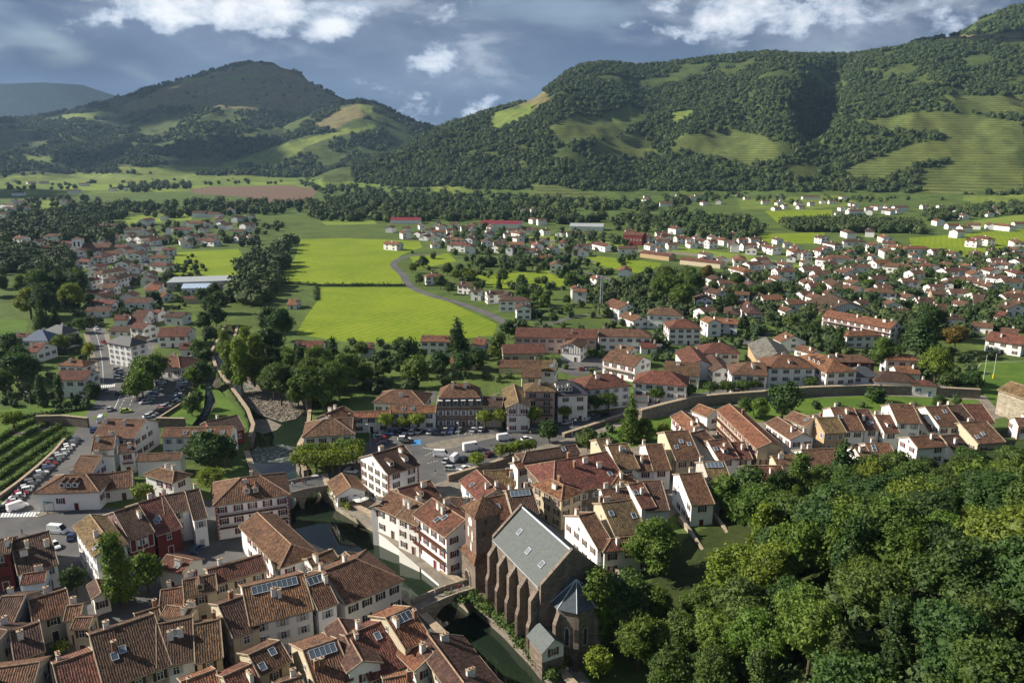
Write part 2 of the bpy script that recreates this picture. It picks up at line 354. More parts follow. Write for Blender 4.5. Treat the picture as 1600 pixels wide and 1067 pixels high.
# skyline layers: silhouette pixels, distance of the crest, distance of the foot
LAYERS = [
 dict(sky=[(-600, 120), (-200, 122), (0, 131), (70, 129), (130, 133), (180, 150), (240, 166), (330, 190), (420, 235)], R=[(-600, 12500), (420, 11500)], F=[(-600, 8500), (420, 9000)], e=1.0, a=90),
 dict(sky=[(-600, 150), (-300, 165), (-100, 190), (40, 186), (90, 177), (150, 160), (250, 134), (330, 111), (372, 100), (400, 96), (426, 97), (440, 106), (468, 112), (482, 127), (520, 147), (552, 160), (600, 182), (650, 208), (700, 235)], R=[(-600, 5200), (100, 5000), (400, 5000), (700, 5000)], F=[(-600, 3000), (0, 2700), (300, 2600), (500, 2700), (700, 3000)], e=1.35, a=70),
 dict(sky=[(330, 255), (400, 226), (450, 194), (480, 182), (512, 172), (545, 161), (562, 158), (585, 162), (620, 177), (655, 191), (690, 206), (720, 222), (760, 240)], R=[(330, 3700), (760, 3700)], F=[(330, 2550), (500, 2500), (600, 2600), (760, 2900)], e=1.1, a=35),
 dict(sky=[(640, 225), (690, 199), (740, 195), (790, 205), (840, 240)], R=[(640, 9000), (840, 9000)], F=[(640, 6500), (840, 6500)], e=1.0, a=60),
 dict(sky=[(540, 262), (580, 252), (620, 238), (660, 216), (700, 197), (760, 179), (800, 166), (832, 155), (860, 135), (885, 114), (905, 104), (940, 99), (1000, 104), (1060, 98), (1110, 91), (1160, 86), (1200, 84), (1260, 87), (1340, 85), (1400, 76), (1440, 64), (1490, 56), (1600, 62), (1800, 90), (2400, 120)],
      R=[(540, 2500), (700, 2700), (900, 2900), (1300, 3100), (1600, 3100), (2400, 3300)], F=[(540, 2100), (620, 1800), (800, 1650), (1000, 1620), (1250, 1700), (1500, 1750), (1700, 1700), (2400, 1500)], e=1.05, a=75),
 dict(sky=[(1420, 90), (1470, 62), (1505, 51), (1530, 31), (1570, 15), (1600, 8), (1680, -25), (1800, -50), (2000, -30), (2400, 40)], R=[(1420, 3900), (2400, 3900)], F=[(1420, 2500), (2400, 2500)], e=1.0, a=40),
]
for L in LAYERS:
    th = []; te = []
    for u, v in L['sky']:
        d = pdir(u, v); th.append(math.atan2(d.x, d.y)); te.append(d.z / math.hypot(d.x, d.y))
    L['th'] = th; L['te'] = te
    L['rt'] = [math.atan((u - 800) / FPX * CP) for u, _ in L['R']]; L['ft'] = [math.atan((u - 800) / FPX * CP) for u, _ in L['F']]
def mountains(x, y):
    r = np.hypot(x, y); th = np.arctan2(x, y); z = np.zeros_like(r)
    n1 = fbm(x / 520, y / 520, 4, 3); n2 = np.abs(fbm(x / 260 + 9, y / 260, 4, 11)); n3 = fbm(x / 70, y / 70, 3, 21)
    upx = 800 + FPX * np.tan(np.clip(th, -1.45, 1.45)) / CP
    for L in LAYERS:
        te = np.interp(th, L['th'], L['te']); Rr = np.interp(th, L['rt'], [q for _, q in L['R']]); Fr = np.interp(th, L['ft'], [q for _, q in L['F']])
        edge = sstep((th - (L['th'][0] - .06)) / .06) * sstep(((L['th'][-1] + .06) - th) / .06)
        zr = np.maximum(CH + Rr * te, 0) * edge
        t = (r - Fr) / (Rr - Fr); tc = np.clip(t, 0, 1)
        g = tc ** L['e']; g = g * .75 + .25 * sstep(tc)
        back = 1 - .55 * sstep((t - 1) / 1.6)
        win = tc * (1 - tc) * 4
        zz = zr * g * np.where(t > 1, back, 1) + win * L['a'] * (n1 * 1.5 - n2 * 1.6 + .25 + n3 * .22) * (zr > 20)
        if L is LAYERS[4]:
            zz -= 85 * np.exp(-((upx - (1305 - 60 * (1 - tc))) / 26) ** 2) * win * (tc > .2) * sstep((tc - .2) / .2)
            zz += 35 * np.exp(-((upx - 1215) / 45) ** 2) * win - 40 * np.exp(-((upx - 1010) / 50) ** 2) * win + 30 * np.exp(-((upx - 860) / 40) ** 2) * win
        if L is LAYERS[1]:
            zz -= 45 * np.exp(-((upx - 300 + 120 * tc) / 45) ** 2) * win; zz -= 40 * np.exp(-((upx - 90 - 140 * tc) / 40) ** 2) * win
        z = np.maximum(z, np.where(t > 0, zz, 0))
    return np.maximum(z, 0)
# ------------------------------------------------------------------ ground sheet
fine = np.radians(np.arange(-46, 46.01, .18)); rest = np.radians(np.arange(52, 312, 6.0))
ths = np.concatenate([fine, rest]); ths = np.sort(ths); nT = len(ths)
rads = np.concatenate([[4, 20, 45, 65, 78], 88 * np.exp(np.arange(0, math.log(16500 / 88), .0062))]); nR = len(rads)
TH, RR = np.meshgrid(ths, rads); GX = RR * np.sin(TH); GY = RR * np.cos(TH)
GZ = mountains(GX, GY) + wood_hill(GX, GY)
def polydist(px, py, poly):
    d = np.full(px.shape, 1e9); n = len(poly)
    for i in range(n):
        ax, ay = poly[i]; bx, by = poly[(i + 1) % n]; ex, ey = bx - ax, by - ay
        t = np.clip(((px - ax) * ex + (py - ay) * ey) / (ex * ex + ey * ey + 1e-9), 0, 1)
        d = np.minimum(d, np.hypot(px - ax - t * ex, py - ay - t * ey))
    return d
near = (RR < 620) & (np.abs(TH) < .8)
nx, ny = GX[near], GY[near]; ins = inpoly(nx, ny, RIVER); dd = polydist(nx, ny, RIVER)
zn = GZ[near]; zn = np.where(ins | (dd < .5), WZ - 1.4 + 0 * zn, zn)
ic = inpoly(nx, ny, CHANNEL); dc = polydist(nx, ny, CHANNEL); zn = np.where(ic, -3.4, np.where(dc < 5, zn - 2.2 * (1 - dc / 5), zn)); GZ[near] = zn
# ground cover by zone
UP, VP = 800 + FPX * GX / np.maximum(GY * CP - (GZ - CH) * SP, 1), 533.5 - FPX * (GY * SP + (GZ - CH) * CP) / np.maximum(GY * CP - (GZ - CH) * SP, 1)
infront = GY > 50
G_GARDEN, G_WOOD, G_PAST, G_VINE, G_HEATH, G_BED = (0.080, 0.120, 0.034), (0.060, 0.084, 0.027), (0.135, 0.180, 0.042), (0.105, 0.132, 0.042), (0.150, 0.135, 0.064), (0.06, .055, .04)
colr = np.zeros(GX.shape + (3,)); colr[:] = G_GARDEN
mt = GZ > 12
colr[mt] = G_WOOD; colr[(RR > 2000) & ~mt] = (0.115, 0.165, 0.035)
PASTURES = [[(90, 180), (150, 176), (205, 178), (160, 186), (95, 187)], [(255, 130), (300, 122), (330, 118), (310, 130)], [(340, 121), (400, 116), (425, 119), (350, 128)], [(440, 225), (500, 212), (590, 192), (585, 199), (520, 215), (470, 232), (400, 255), (360, 266), (330, 263)], [(365, 258), (420, 246), (450, 236), (480, 228), (470, 240), (420, 262)], [(560, 165), (580, 162), (600, 170), (575, 178)], [(180, 262), (250, 258), (330, 262), (420, 266), (300, 274), (190, 270)], [(10, 275), (120, 272), (250, 272), (400, 276), (380, 284), (100, 286), (10, 282)], [(370, 185), (390, 184), (395, 188), (375, 189)], [(40, 245), (80, 245), (90, 252), (45, 253)],
            [(1045, 177), (1090, 170), (1078, 183), (1052, 197)], [(1150, 312), (1310, 306), (1340, 318), (1250, 330), (1160, 328)], [(1500, 307), (1600, 303), (1600, 318), (1520, 320)], [(770, 178), (835, 160), (830, 178), (780, 205), (765, 200)], [(670, 292), (720, 290), (745, 300), (720, 308), (685, 306)]]
VINES = [[(915, 190), (985, 165), (1012, 180), (985, 205), (930, 222), (915, 212)], [(850, 200), (905, 180), (925, 185), (915, 222), (870, 225)], [(925, 225), (1000, 205), (1030, 240), (990, 248), (930, 245)], [(1060, 215), (1150, 203), (1200, 215), (1225, 245), (1180, 257), (1100, 245), (1050, 232)], [(1350, 190), (1430, 175), (1500, 178), (1600, 190), (1600, 300), (1440, 303), (1460, 270), (1500, 235), (1470, 210), (1380, 205)], [(1310, 265), (1420, 228), (1490, 215), (1500, 240), (1450, 255), (1410, 262), (1390, 280), (1325, 280)], [(1440, 265), (1505, 262), (1500, 300), (1435, 303)], [(820, 285), (870, 290), (930, 305), (915, 320), (850, 312)], [(1460, 150), (1600, 150), (1600, 180), (1500, 175)]]
HEATHS = [[(250, 140), (330, 115), (400, 98), (440, 106), (470, 118), (500, 140), (540, 158), (480, 175), (380, 172), (290, 168), (180, 175), (200, 160)], [(480, 200), (540, 168), (560, 162), (572, 180), (520, 205)], [(1470, 58), (1600, 50), (1600, 64), (1480, 68)], [(810, 160), (850, 140), (860, 160), (815, 175)]]
zone = np.zeros(GX.shape, int)
jx = UP + fbm(GX / 60, GY / 60, 3, 5) * 14; jy = VP + fbm(GX / 60 + 40, GY / 60, 3, 6) * 5
far_ok = infront & (RR > 1200)
for k, (polys, cc) in enumerate(((HEATHS, G_HEATH), (PASTURES, G_PAST), (VINES, G_VINE))):
    for P in polys:
        q = inpoly(jx, jy, P) & far_ok & (RR < 5400); colr[q] = cc; zone[q] = k + 1
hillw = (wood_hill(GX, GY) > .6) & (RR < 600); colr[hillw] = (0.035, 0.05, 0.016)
colr[GZ < -1.0] = G_BED
idx = np.arange(nR * nT).reshape(nR, nT)
q = np.stack([idx[:-1, :-1], idx[:-1, 1:], idx[1:, 1:], idx[1:, :-1]], -1).reshape(-1, 4)[:, ::-1]
wrap = np.stack([idx[:-1, -1], idx[:-1, 0], idx[1:, 0], idx[1:, -1]], -1)[:, ::-1]
q = np.concatenate([q, wrap])
me = bpy.data.meshes.new('ground'); me.vertices.add(nR * nT); me.loops.add(q.size); me.polygons.add(len(q))
me.vertices.foreach_set('co', np.stack([GX, GY, GZ], -1).ravel().astype(np.float32)); me.loops.foreach_set('vertex_index', q.ravel().astype(np.int32))
me.polygons.foreach_set('loop_start', (np.arange(len(q)) * 4).astype(np.int32)); me.update(calc_edges=True)
me.polygons.foreach_set('use_smooth', np.ones(len(q), bool))
ca = me.attributes.new('cover', 'FLOAT_COLOR', 'POINT'); ca.data.foreach_set('color', np.concatenate([colr, np.ones(GX.shape + (1,))], -1).ravel().astype(np.float32))
za = me.attributes.new('vine', 'FLOAT', 'POINT'); za.data.foreach_set('value', (zone == 3).ravel().astype(np.float32))
m, t, b, o = mat('ground_cover'); p = world_pos(t)
cov = t.add('ShaderNodeAttribute', attribute_name='cover').outputs['Color']; vin = t.add('ShaderNodeAttribute', attribute_name='vine').outputs['Fac']
n1 = t.noise(p, .03, 6, .65, .5); n2 = t.noise(p, .35, 5, .7); n3 = t.noise(p, .006, 4, .6)
f = t.math('ADD', t.math('MULTIPLY', n1, .55), t.math('MULTIPLY', n2, .45))
col = t.mix(t.smooth(f, .34, .66), t.mix(1.0, cov, c4((.55, .60, .6)), 'MULTIPLY'), t.mix(1.0, cov, c4((1.35, 1.3, 1.15)), 'MULTIPLY'))
col = t.mix(t.smooth(n3, .4, .7, 0, .35), col, t.mix(1.0, cov, c4((1.35, 1.05, .7)), 'MULTIPLY'))
sz = t.add('ShaderNodeSeparateXYZ'); t.l.new(p, sz.inputs[0])
row = t.math('SINE', t.math('ADD', t.math('MULTIPLY', sz.outputs[2], 2 * math.pi / 5.5), t.math('MULTIPLY', n1, 5.0)))
col = t.mix(t.math('MULTIPLY', vin, t.smooth(row, -.2, .9, 0, .6)), col, c4((.028, .045, .014)))
t.l.new(col, b.inputs['Base Color']); b.inputs['Specular IOR Level'].default_value = .1; bump(t, b, t.math('ADD', n2, n1), .6, .8)
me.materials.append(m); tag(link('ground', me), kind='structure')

def sheet(name, px, z, mname, kind='structure', zp=None):
    poly = [at(u, v, zp if zp is not None else z) for u, v in px]
    bm = bmesh.new(); vs = [bm.verts.new((q.x, q.y, z)) for q in poly]; f = bm.faces.new(vs)
    if f.normal.z < 0 or sum((poly[i].x * poly[(i + 1) % len(poly)].y - poly[(i + 1) % len(poly)].x * poly[i].y) for i in range(len(poly))) < 0: bmesh.ops.reverse_faces(bm, faces=[f])
    bmesh.ops.triangulate(bm, faces=bm.faces[:])
    me = bpy.data.meshes.new(name); bm.to_mesh(me); bm.free(); me.materials.append(MATS[mname])
    return tag(link(name, me), kind=kind)
def strip(name, pts, width, z, mname, px=True, kind='structure', parent=None):
    P = [at(u, v, 0) if px else Vector((u, v, 0)) for u, v in pts]
    out = []
    for i in range(len(P) - 1):                                       # Catmull-Rom
        a, b_, c, d = P[max(i - 1, 0)], P[i], P[i + 1], P[min(i + 2, len(P) - 1)]
        for k in range(6):
            s = k / 6; out.append(.5 * ((2 * b_) + (c - a) * s + (2 * a - 5 * b_ + 4 * c - d) * s * s + (3 * b_ - a - 3 * c + d) * s ** 3))
    out.append(P[-1]); mb = MB(); L_ = []
    for i, q_ in enumerate(out):
        d = (out[min(i + 1, len(out) - 1)] - out[max(i - 1, 0)]).normalized(); n = Vector((-d.y, d.x, 0)) * width * .5; L_.append((q_ + n, q_ - n))
    for i in range(len(out) - 1):
        a, b_ = L_[i], L_[i + 1]; mb.face([(a[1].x, a[1].y, z), (b_[1].x, b_[1].y, z), (b_[0].x, b_[0].y, z), (a[0].x, a[0].y, z)], mname)
    o_ = mb.build(name, parent)
    return o_ if parent else tag(o_, kind=kind)
# water
sheet('river_water', [proj(q[0], q[1], WZ) for q in RIVER], WZ, 'water')
sheet('mill_channel', [proj(q[0], q[1], -2.5) for q in CHANNEL], -2.8, 'rapid', zp=-2.5)
sheet('river_rapids', [(331, 570), (345, 545), (365, 548), (372, 580), (392, 606), (382, 618), (362, 612), (340, 590)], WZ + .02, 'rapid')
sheet('weir_rapids', [(393, 702), (440, 694), (468, 700), (466, 716), (440, 722), (412, 724), (390, 720)], WZ + .02, 'rapid')
# fields, lawns, roads
FIELDS = [[(470, 374), (540, 372), (655, 377), (660, 386), (628, 398), (614, 412), (628, 436), (634, 445), (500, 446), (444, 440), (442, 428), (460, 405)], [(494, 449), (638, 449), (700, 471), (776, 506), (772, 524), (700, 532), (560, 537), (462, 522), (480, 492), (496, 470)], [(275, 394), (372, 389), (382, 404), (428, 409), (408, 431), (268, 433)], [(640, 401), (700, 396), (714, 408), (652, 421)], [(735, 430), (905, 421), (912, 441), (830, 456), (746, 447)], [(912, 398), (1034, 411), (1022, 431), (930, 415)],
          [(1188, 366), (1290, 363), (1280, 381), (1192, 380)], [(1420, 372), (1600, 358), (1600, 392), (1500, 402), (1430, 396)], [(1195, 330), (1300, 328), (1300, 342), (1215, 348)], [(50, 315), (96, 313), (96, 328), (50, 331)], [(185, 338), (300, 333), (300, 344), (200, 351)], [(1520, 345), (1600, 335), (1600, 350), (1530, 356)], [(1290, 340), (1360, 338), (1350, 350), (1285, 352)], [(20, 300), (60, 298), (58, 304), (20, 305)], [(95, 290), (200, 287), (240, 291), (180, 297), (100, 297)], [(380, 283), (460, 280), (470, 286), (400, 290)], [(250, 300), (300, 296), (330, 290), (180, 291)], [(500, 345), (580, 342), (590, 350), (510, 352)], [(1050, 385), (1180, 400), (1300, 425), (1300, 432), (1170, 412), (1050, 394)], [(820, 365), (900, 372), (1000, 385), (990, 392), (890, 384), (815, 375)]]
for k, P in enumerate(FIELDS): sheet('meadow', P, .02, 'meadow' if k < 9 else 'pasture')
sheet('ploughed_field', [(295, 297), (330, 292), (440, 290), (500, 292), (490, 306), (478, 318), (430, 320), (380, 308), (310, 303)], .025, 'earth')
sheet('pitch', [(1532, 566), (1640, 562), (1660, 640), (1545, 622), (1512, 600)], .02, 'lawn')
for P in ([(0, 640), (60, 628), (130, 622), (160, 632), (140, 650), (0, 668)], [(0, 668), (70, 660), (110, 668), (60, 690), (0, 705)], [(328, 600), (345, 612), (372, 640), (388, 668), (360, 655), (322, 655), (338, 630)], [(252, 650), (300, 620), (312, 600), (322, 600), (318, 640), (300, 664)], [(0, 500), (45, 500), (40, 520), (0, 525)], [(1090, 830), (1135, 820), (1150, 880), (1110, 890)], [(985, 890), (1010, 880), (1040, 960), (1000, 965)], [(1325, 628), (1370, 630), (1365, 645), (1320, 643)], [(1040, 490), (1080, 515), (1100, 530), (1050, 525)], [(90, 890), (115, 895), (110, 915), (90, 912)]):
    sheet('lawn', P, .018, 'lawn')
sheet('market_square', [(572, 692), (600, 668), (690, 668), (870, 655), (985, 637), (1000, 642), (900, 680), (780, 715), (706, 746), (668, 760), (648, 752), (610, 742), (560, 742), (506, 760), (497, 748), (556, 716)], .03, 'asphalt')
sheet('parking_yard', [(140, 655), (252, 655), (302, 600), (296, 566), (215, 558), (190, 570), (165, 596)], .03, 'asphalt')
sheet('crossing_yard', [(-60, 850), (-30, 795), (60, 780), (180, 795), (125, 850), (100, 870), (20, 850)], .03, 'asphalt')
sheet('old_town_paving', [(100, 870), (180, 795), (430, 770), (425, 800), (432, 815), (455, 835), (500, 858), (550, 880), (600, 912), (648, 946), (692, 992), (735, 1036), (785, 1080), (740, 1120), (-100, 1120), (-100, 860)], .012, 'asphalt')
sheet('quay_town_paving', [(510, 765), (600, 745), (668, 760), (780, 715), (900, 680), (1010, 645), (1350, 612), (1540, 618), (1600, 690), (1400, 720), (1250, 745), (1110, 780), (1060, 800), (1010, 830), (960, 880), (900, 1010), (885, 1080), (832, 1033), (792, 991), (737, 944), (690, 916), (602, 840), (562, 813), (530, 793), (515, 777)], .012, 'paving')
strip('road', [(-40, 825), (40, 785), (95, 742), (125, 700), (147, 660), (170, 625), (180, 603), (168, 570), (160, 545), (150, 515), (132, 500)], 9, .026, 'asphalt')
strip('road', [(195, 610), (215, 570), (232, 535), (236, 515), (214, 490), (192, 468), (205, 440), (228, 412), (248, 388), (262, 368), (272, 355)], 8, .024, 'asphalt')
strip('country_road', [(690, 398), (640, 400), (615, 412), (630, 430), (642, 448), (675, 462), (712, 472), (762, 490), (795, 507), (815, 520)], 6, .024, 'asphalt')
strip('road', [(985, 645), (1080, 622), (1180, 608), (1300, 603), (1400, 606), (1500, 604)], 7, .024, 'asphalt')
strip('railway_bed', [(830, 372), (950, 388), (1060, 396), (1180, 412), (1300, 436), (1450, 460), (1620, 490)], 16, .022, 'gravel')
strip('road', [(1240, 445), (1340, 452), (1450, 455), (1560, 452), (1640, 450)], 6, .024, 'asphalt')
strip('road', [(870, 418), (935, 430), (960, 445), (960, 475)], 5, .024, 'asphalt')
strip('footpath', [(0, 682), (60, 672), (95, 664)], 3, .024, 'gravel')
strip('pavement', [(905, 1075), (860, 1020), (815, 970), (775, 938), (745, 925)], 5.5, .02, 'paving')
sheet('lawn', [(1085, 640), (1190, 630), (1265, 622), (1350, 618), (1412, 619), (1528, 625), (1540, 640), (1400, 640), (1290, 644), (1180, 660), (1120, 650)], .03, 'lawn')
sheet('lawn', [(905, 690), (985, 660), (1040, 650), (1080, 645), (1050, 668), (1040, 690), (930, 708)], .03, 'lawn')
sheet('school_yard', [(880, 560), (945, 556), (965, 575), (900, 588), (872, 580)], .03, 'asphalt')
sheet('back_yard', [(640, 612), (682, 611), (680, 628), (645, 630)], .03, 'asphalt')
strip('garden_lane', [(815, 520), (860, 505), (930, 492), (1010, 520), (1045, 548), (1130, 545), (1200, 520)], 4.5, .022, 'asphalt')
strip('garden_lane', [(1020, 470), (1110, 480), (1190, 460), (1260, 440)], 4.5, .022, 'asphalt')
strip('garden_lane', [(1300, 540), (1400, 520), (1480, 515), (1600, 545)], 4.5, .022, 'asphalt')
strip('garden_lane', [(1180, 400), (1260, 410), (1400, 425), (1560, 425)], 5, .022, 'asphalt')
strip('garden_lane', [(700, 392), (780, 385), (860, 390), (930, 410)], 5, .022, 'asphalt')
def raised(name, pts, width, h=.13):
    P = [at(u, v, 0) for u, v in pts]; mb = MB()
    for i in range(len(P) - 1):
        d = (P[i + 1] - P[i]).normalized(); n = Vector((-d.y, d.x, 0)) * width * .5
        mb.prism([(k.x, k.y) for k in (P[i] - n, P[i + 1] - n, P[i + 1] + n, P[i] + n)], -.1, h, 'paving')
        for s in (-1, 1): a, b_ = P[i] + n * s, P[i + 1] + n * s; m_ = n.normalized() * s * .14; q4 = [(a.x, a.y), (b_.x, b_.y), (b_.x + m_.x, b_.y + m_.y), (a.x + m_.x, a.y + m_.y)]; mb.prism(q4 if s < 0 else q4[::-1], -.1, h + .004, 'verge')
    return tag(mb.build(name), kind='structure')
raised('pavement', [(588, 671), (640, 669.5), (690, 668.5)], 2.6); raised('pavement', [(690, 668.5), (760, 667.5), (800, 665), (870, 655.5), (930, 647)], 2.6)
raised('pavement', [(152, 597), (148, 570), (141, 540), (134, 520)], 1.8); raised('pavement', [(176, 560), (172, 540), (166, 522)], 1.8); raised('pavement', [(58, 806), (74, 800), (110, 795), (150, 787), (186, 776)], 2.2)
# gravel bar
sheet('gravel_bar', [(376, 612), (418, 606), (462, 622), (480, 640), (462, 655), (440, 660), (404, 648), (384, 632)], WZ + .2, 'gravel', zp=WZ)
sheet('gravel_beach', [(392, 655), (420, 655), (440, 664), (432, 672), (412, 678), (398, 674)], WZ + .05, 'gravel', zp=WZ)
mb = MB(); rs = random.Random(3)
for k in range(3500):
    u, v = 378 + rs.random() * 100, 608 + rs.random() * 48
    if not inpoly(np.array([u]), np.array([v]), [(380, 613), (418, 608), (462, 624), (478, 640), (460, 654), (440, 658), (404, 646), (386, 632)])[0]: continue
    c = at(u, v, WZ + .2); s = .12 + rs.random() ** 3 * .4; M_ = Matrix.Translation(c) @ Matrix.Rotation(rs.random() * 6, 4, 'Z') @ Matrix.Rotation(rs.random() * .8, 4, 'X')
    mb.box((-s, -s * .7, -s * .4), (s, s * .7, s * .45), 'gravel', M_)
tag(mb.build('river_stones'), 'pale grey loose stones strewn over the gravel bar in the river', 'stones', kind='stuff')
def wall_line(name, pts, h, th, z0, mname, label, px=True, cat='wall', zp=0, cap='verge', z1=None):
    P = [at(u, v, zp) if px else Vector((u, v, 0)) for u, v in pts]; o0 = P[0].copy(); mb = MB(); L_ = []
    for i, q_ in enumerate(P):
        d = (P[min(i + 1, len(P) - 1)] - P[max(i - 1, 0)]); d.z = 0; d.normalize(); n = Vector((-d.y, d.x, 0)) * th * .5; L_.append((q_ + n - o0, q_ - n - o0))
    cp = MB()
    for i in range(len(P) - 1):
        (a, b_), (c, d) = L_[i], L_[i + 1]
        poly = [b_, d, c, a]; mb.prism([(k.x, k.y) for k in poly], z0, h, mname)
        ext = lambda p_, q_: p_ + (p_ - q_).normalized() * .1
        cp.prism([(k.x, k.y) for k in (ext(b_, a), ext(d, c), ext(c, d), ext(a, b_))], h + .003, h + .18, cap, bottom=True)
    e = empty(name, (o0.x, o0.y, 0), 0, label, cat); mb.build('masonry', e); cp.build('coping', e); return e
ofs = lambda pts, d: [tuple(q) for q in pts]
wall_line('quay_wall', [tuple(q) for q in rivR[11:18]], .55, 1.6, WZ - 1.4, 'palestone', 'curved stone quay wall below the riverside restaurant terrace', px=False)
wall_line('quay_wall', [tuple(q) for q in rivR[18:]], .6, 1.6, WZ - 1.4, 'greystone', 'ivy-grown stone quay wall along the church promenade', px=False)
wall_line('quay_wall', [tuple(q) for q in rivL[0:10]], .3, 1.6, WZ - 1.4, 'greystone', 'stone quay wall under the old town houses', px=False)
wall_line('quay_wall', [tuple(q) for q in rivL[10:14]], .3, 1.6, WZ - 1.4, 'greystone', 'stone quay wall beside the pool above the road bridge', px=False)
wall_line('quay_wall', [tuple(q) for q in rivR[7:11]], .3, 1.6, WZ - 1.4, 'greystone', 'stone quay wall under the pollarded plane trees', px=False)
wall_line('river_bank_wall', [tuple(q) for q in rivL[14:]], .1, 1.2, WZ - 1.4, 'greystone', 'low stone bank along the upstream rapids below the grass', px=False)
wall_line('river_bank_wall', [tuple(q) for q in rivR[:8]], .1, 1.2, WZ - 1.4, 'greystone', 'low stone bank behind the gravel bar under the trees', px=False)
# ------------------------------------------------------------------ houses
RC = dict(b=(0.168, 0.090, 0.052), d=(0.098, 0.056, 0.040), o=(0.235, 0.105, 0.055), r=(0.165, 0.066, 0.045), y=(0.180, 0.125, 0.058), s=(0.125, 0.145, 0.150), u=(0.070, 0.115, 0.180), k=(0.06, .065, .07), g=(0.20, 0.22, 0.17))
SH = dict(r='sh_red', b='sh_brown', g='sh_green', u='sh_blue', y='sh_grey', d='sh_dark', w='sh_white')
WL = dict(w='white', o='offwhite', c='cream', g='grey', p='pink', t='tan', s='stone', k='brick', e='greystone', r='redwall', u='bluewhite', l='palestone')
_cache = {}
def win_mesh(style):                      # opening centred at origin on the wall plane, +y outward
    if style in _cache: return _cache[style]
    mb = MB(); w_, h_ = .5, .72
    mb.box((-w_, -.02, -h_), (w_, .03, h_), 'pane')
    for a in ((-w_ - .09, -w_), (w_, w_ + .09), (-.035, .035)): mb.box((a[0], -.02, -h_), (a[1], .075, h_), 'frame')
    mb.box((-w_ - .09, -.02, h_), (w_ + .09, .08, h_ + .1), 'frame'); mb.box((-w_ - .16, -.02, -h_ - .12), (w_ + .16, .16, -h_), 'frame'); mb.box((-w_, -.02, .2), (w_, .06, .26), 'frame')
    if style[0] == 'L' and style[1] != '-':
        for s in (-1, 1):
            x0, x1 = sorted((s * (w_ + .10), s * (w_ + .62))); mb.box((x0, -.02, -h_ - .05), (x1, .10, h_ + .05), SH[style[1]])
    _cache[style] = mb.mesh('window'); return _cache[style]
def shutter_mesh(c, side):
    k = ('sh', c, side)
    if k in _cache: return _cache[k]
    mb = MB(); x0, x1 = sorted((side * .60, side * 1.14)); mb.box((x0, .0, -.80), (x1, .09, .80), SH[c])
    for z in (-.5, .0, .5): mb.box((x0 + .06, .09, z - .12), (x1 - .06, .11, z + .12), SH[c])
    _cache[k] = mb.mesh('shutter'); return _cache[k]
def door_mesh(c):
    k = ('door', c)
    if k in _cache: return _cache[k]
    mb = MB(); mb.box((-.55, -.02, 0), (.55, .05, 2.15), SH[c]); mb.box((-.68, -.02, 0), (-.55, .09, 2.28), 'frame'); mb.box((.55, -.02, 0), (.68, .09, 2.28), 'frame'); mb.box((-.55, -.02, 2.15), (.55, .09, 2.28), 'frame')
    for z in (.3, 1.2): mb.box((-.4, .05, z), (.4, .075, z + .7), SH[c])
    _cache[k] = mb.mesh('door'); return _cache[k]
def chim_mesh(v):
    k = ('ch', v)
    if k in _cache: return _cache[k]
    mb = MB(); mname = ('chim_white', 'chim_brick', 'chim_white')[v]; sx, sy, h = ((.45, .6, 1.7), (.4, .5, 1.9), (.4, .95, 1.5))[v]
    mb.box((-sx, -sy, -1.6), (sx, sy, h), mname); mb.box((-sx - .1, -sy - .1, h), (sx + .1, sy + .1, h + .16), 'verge')
    for y in ((0,) if v < 2 else (-.5, .3)): mb.tube((0, y, h + .16), (0, y, h + .6), .17, .14, 'pot', 8)
    _cache[k] = mb.mesh('chimney'); return _cache[k]
def sky_mesh(L_=.5, H_=.7):
    k = ('sk', L_, H_)
    if k in _cache: return _cache[k]
    mb = MB(); mb.box((-L_, -H_, 0), (L_, H_, .09), 'skyglass'); t_ = .09
    for a in ((-L_ - t_, -H_ - t_, L_ + t_, -H_), (-L_ - t_, H_, L_ + t_, H_ + t_), (-L_ - t_, -H_, -L_, H_), (L_, -H_, L_ + t_, H_)): mb.box((a[0], a[1], 0), (a[2], a[3], .15), 'zinc')
    n = int(L_ / .45)
    for i in range(1, n): x = -L_ + i * 2 * L_ / n; mb.box((x - .03, -H_, .09), (x + .03, H_, .14), 'zinc')
    _cache[k] = mb.mesh('skylight'); return _cache[k]
rh = random.Random(19)
HCOUNT = 0
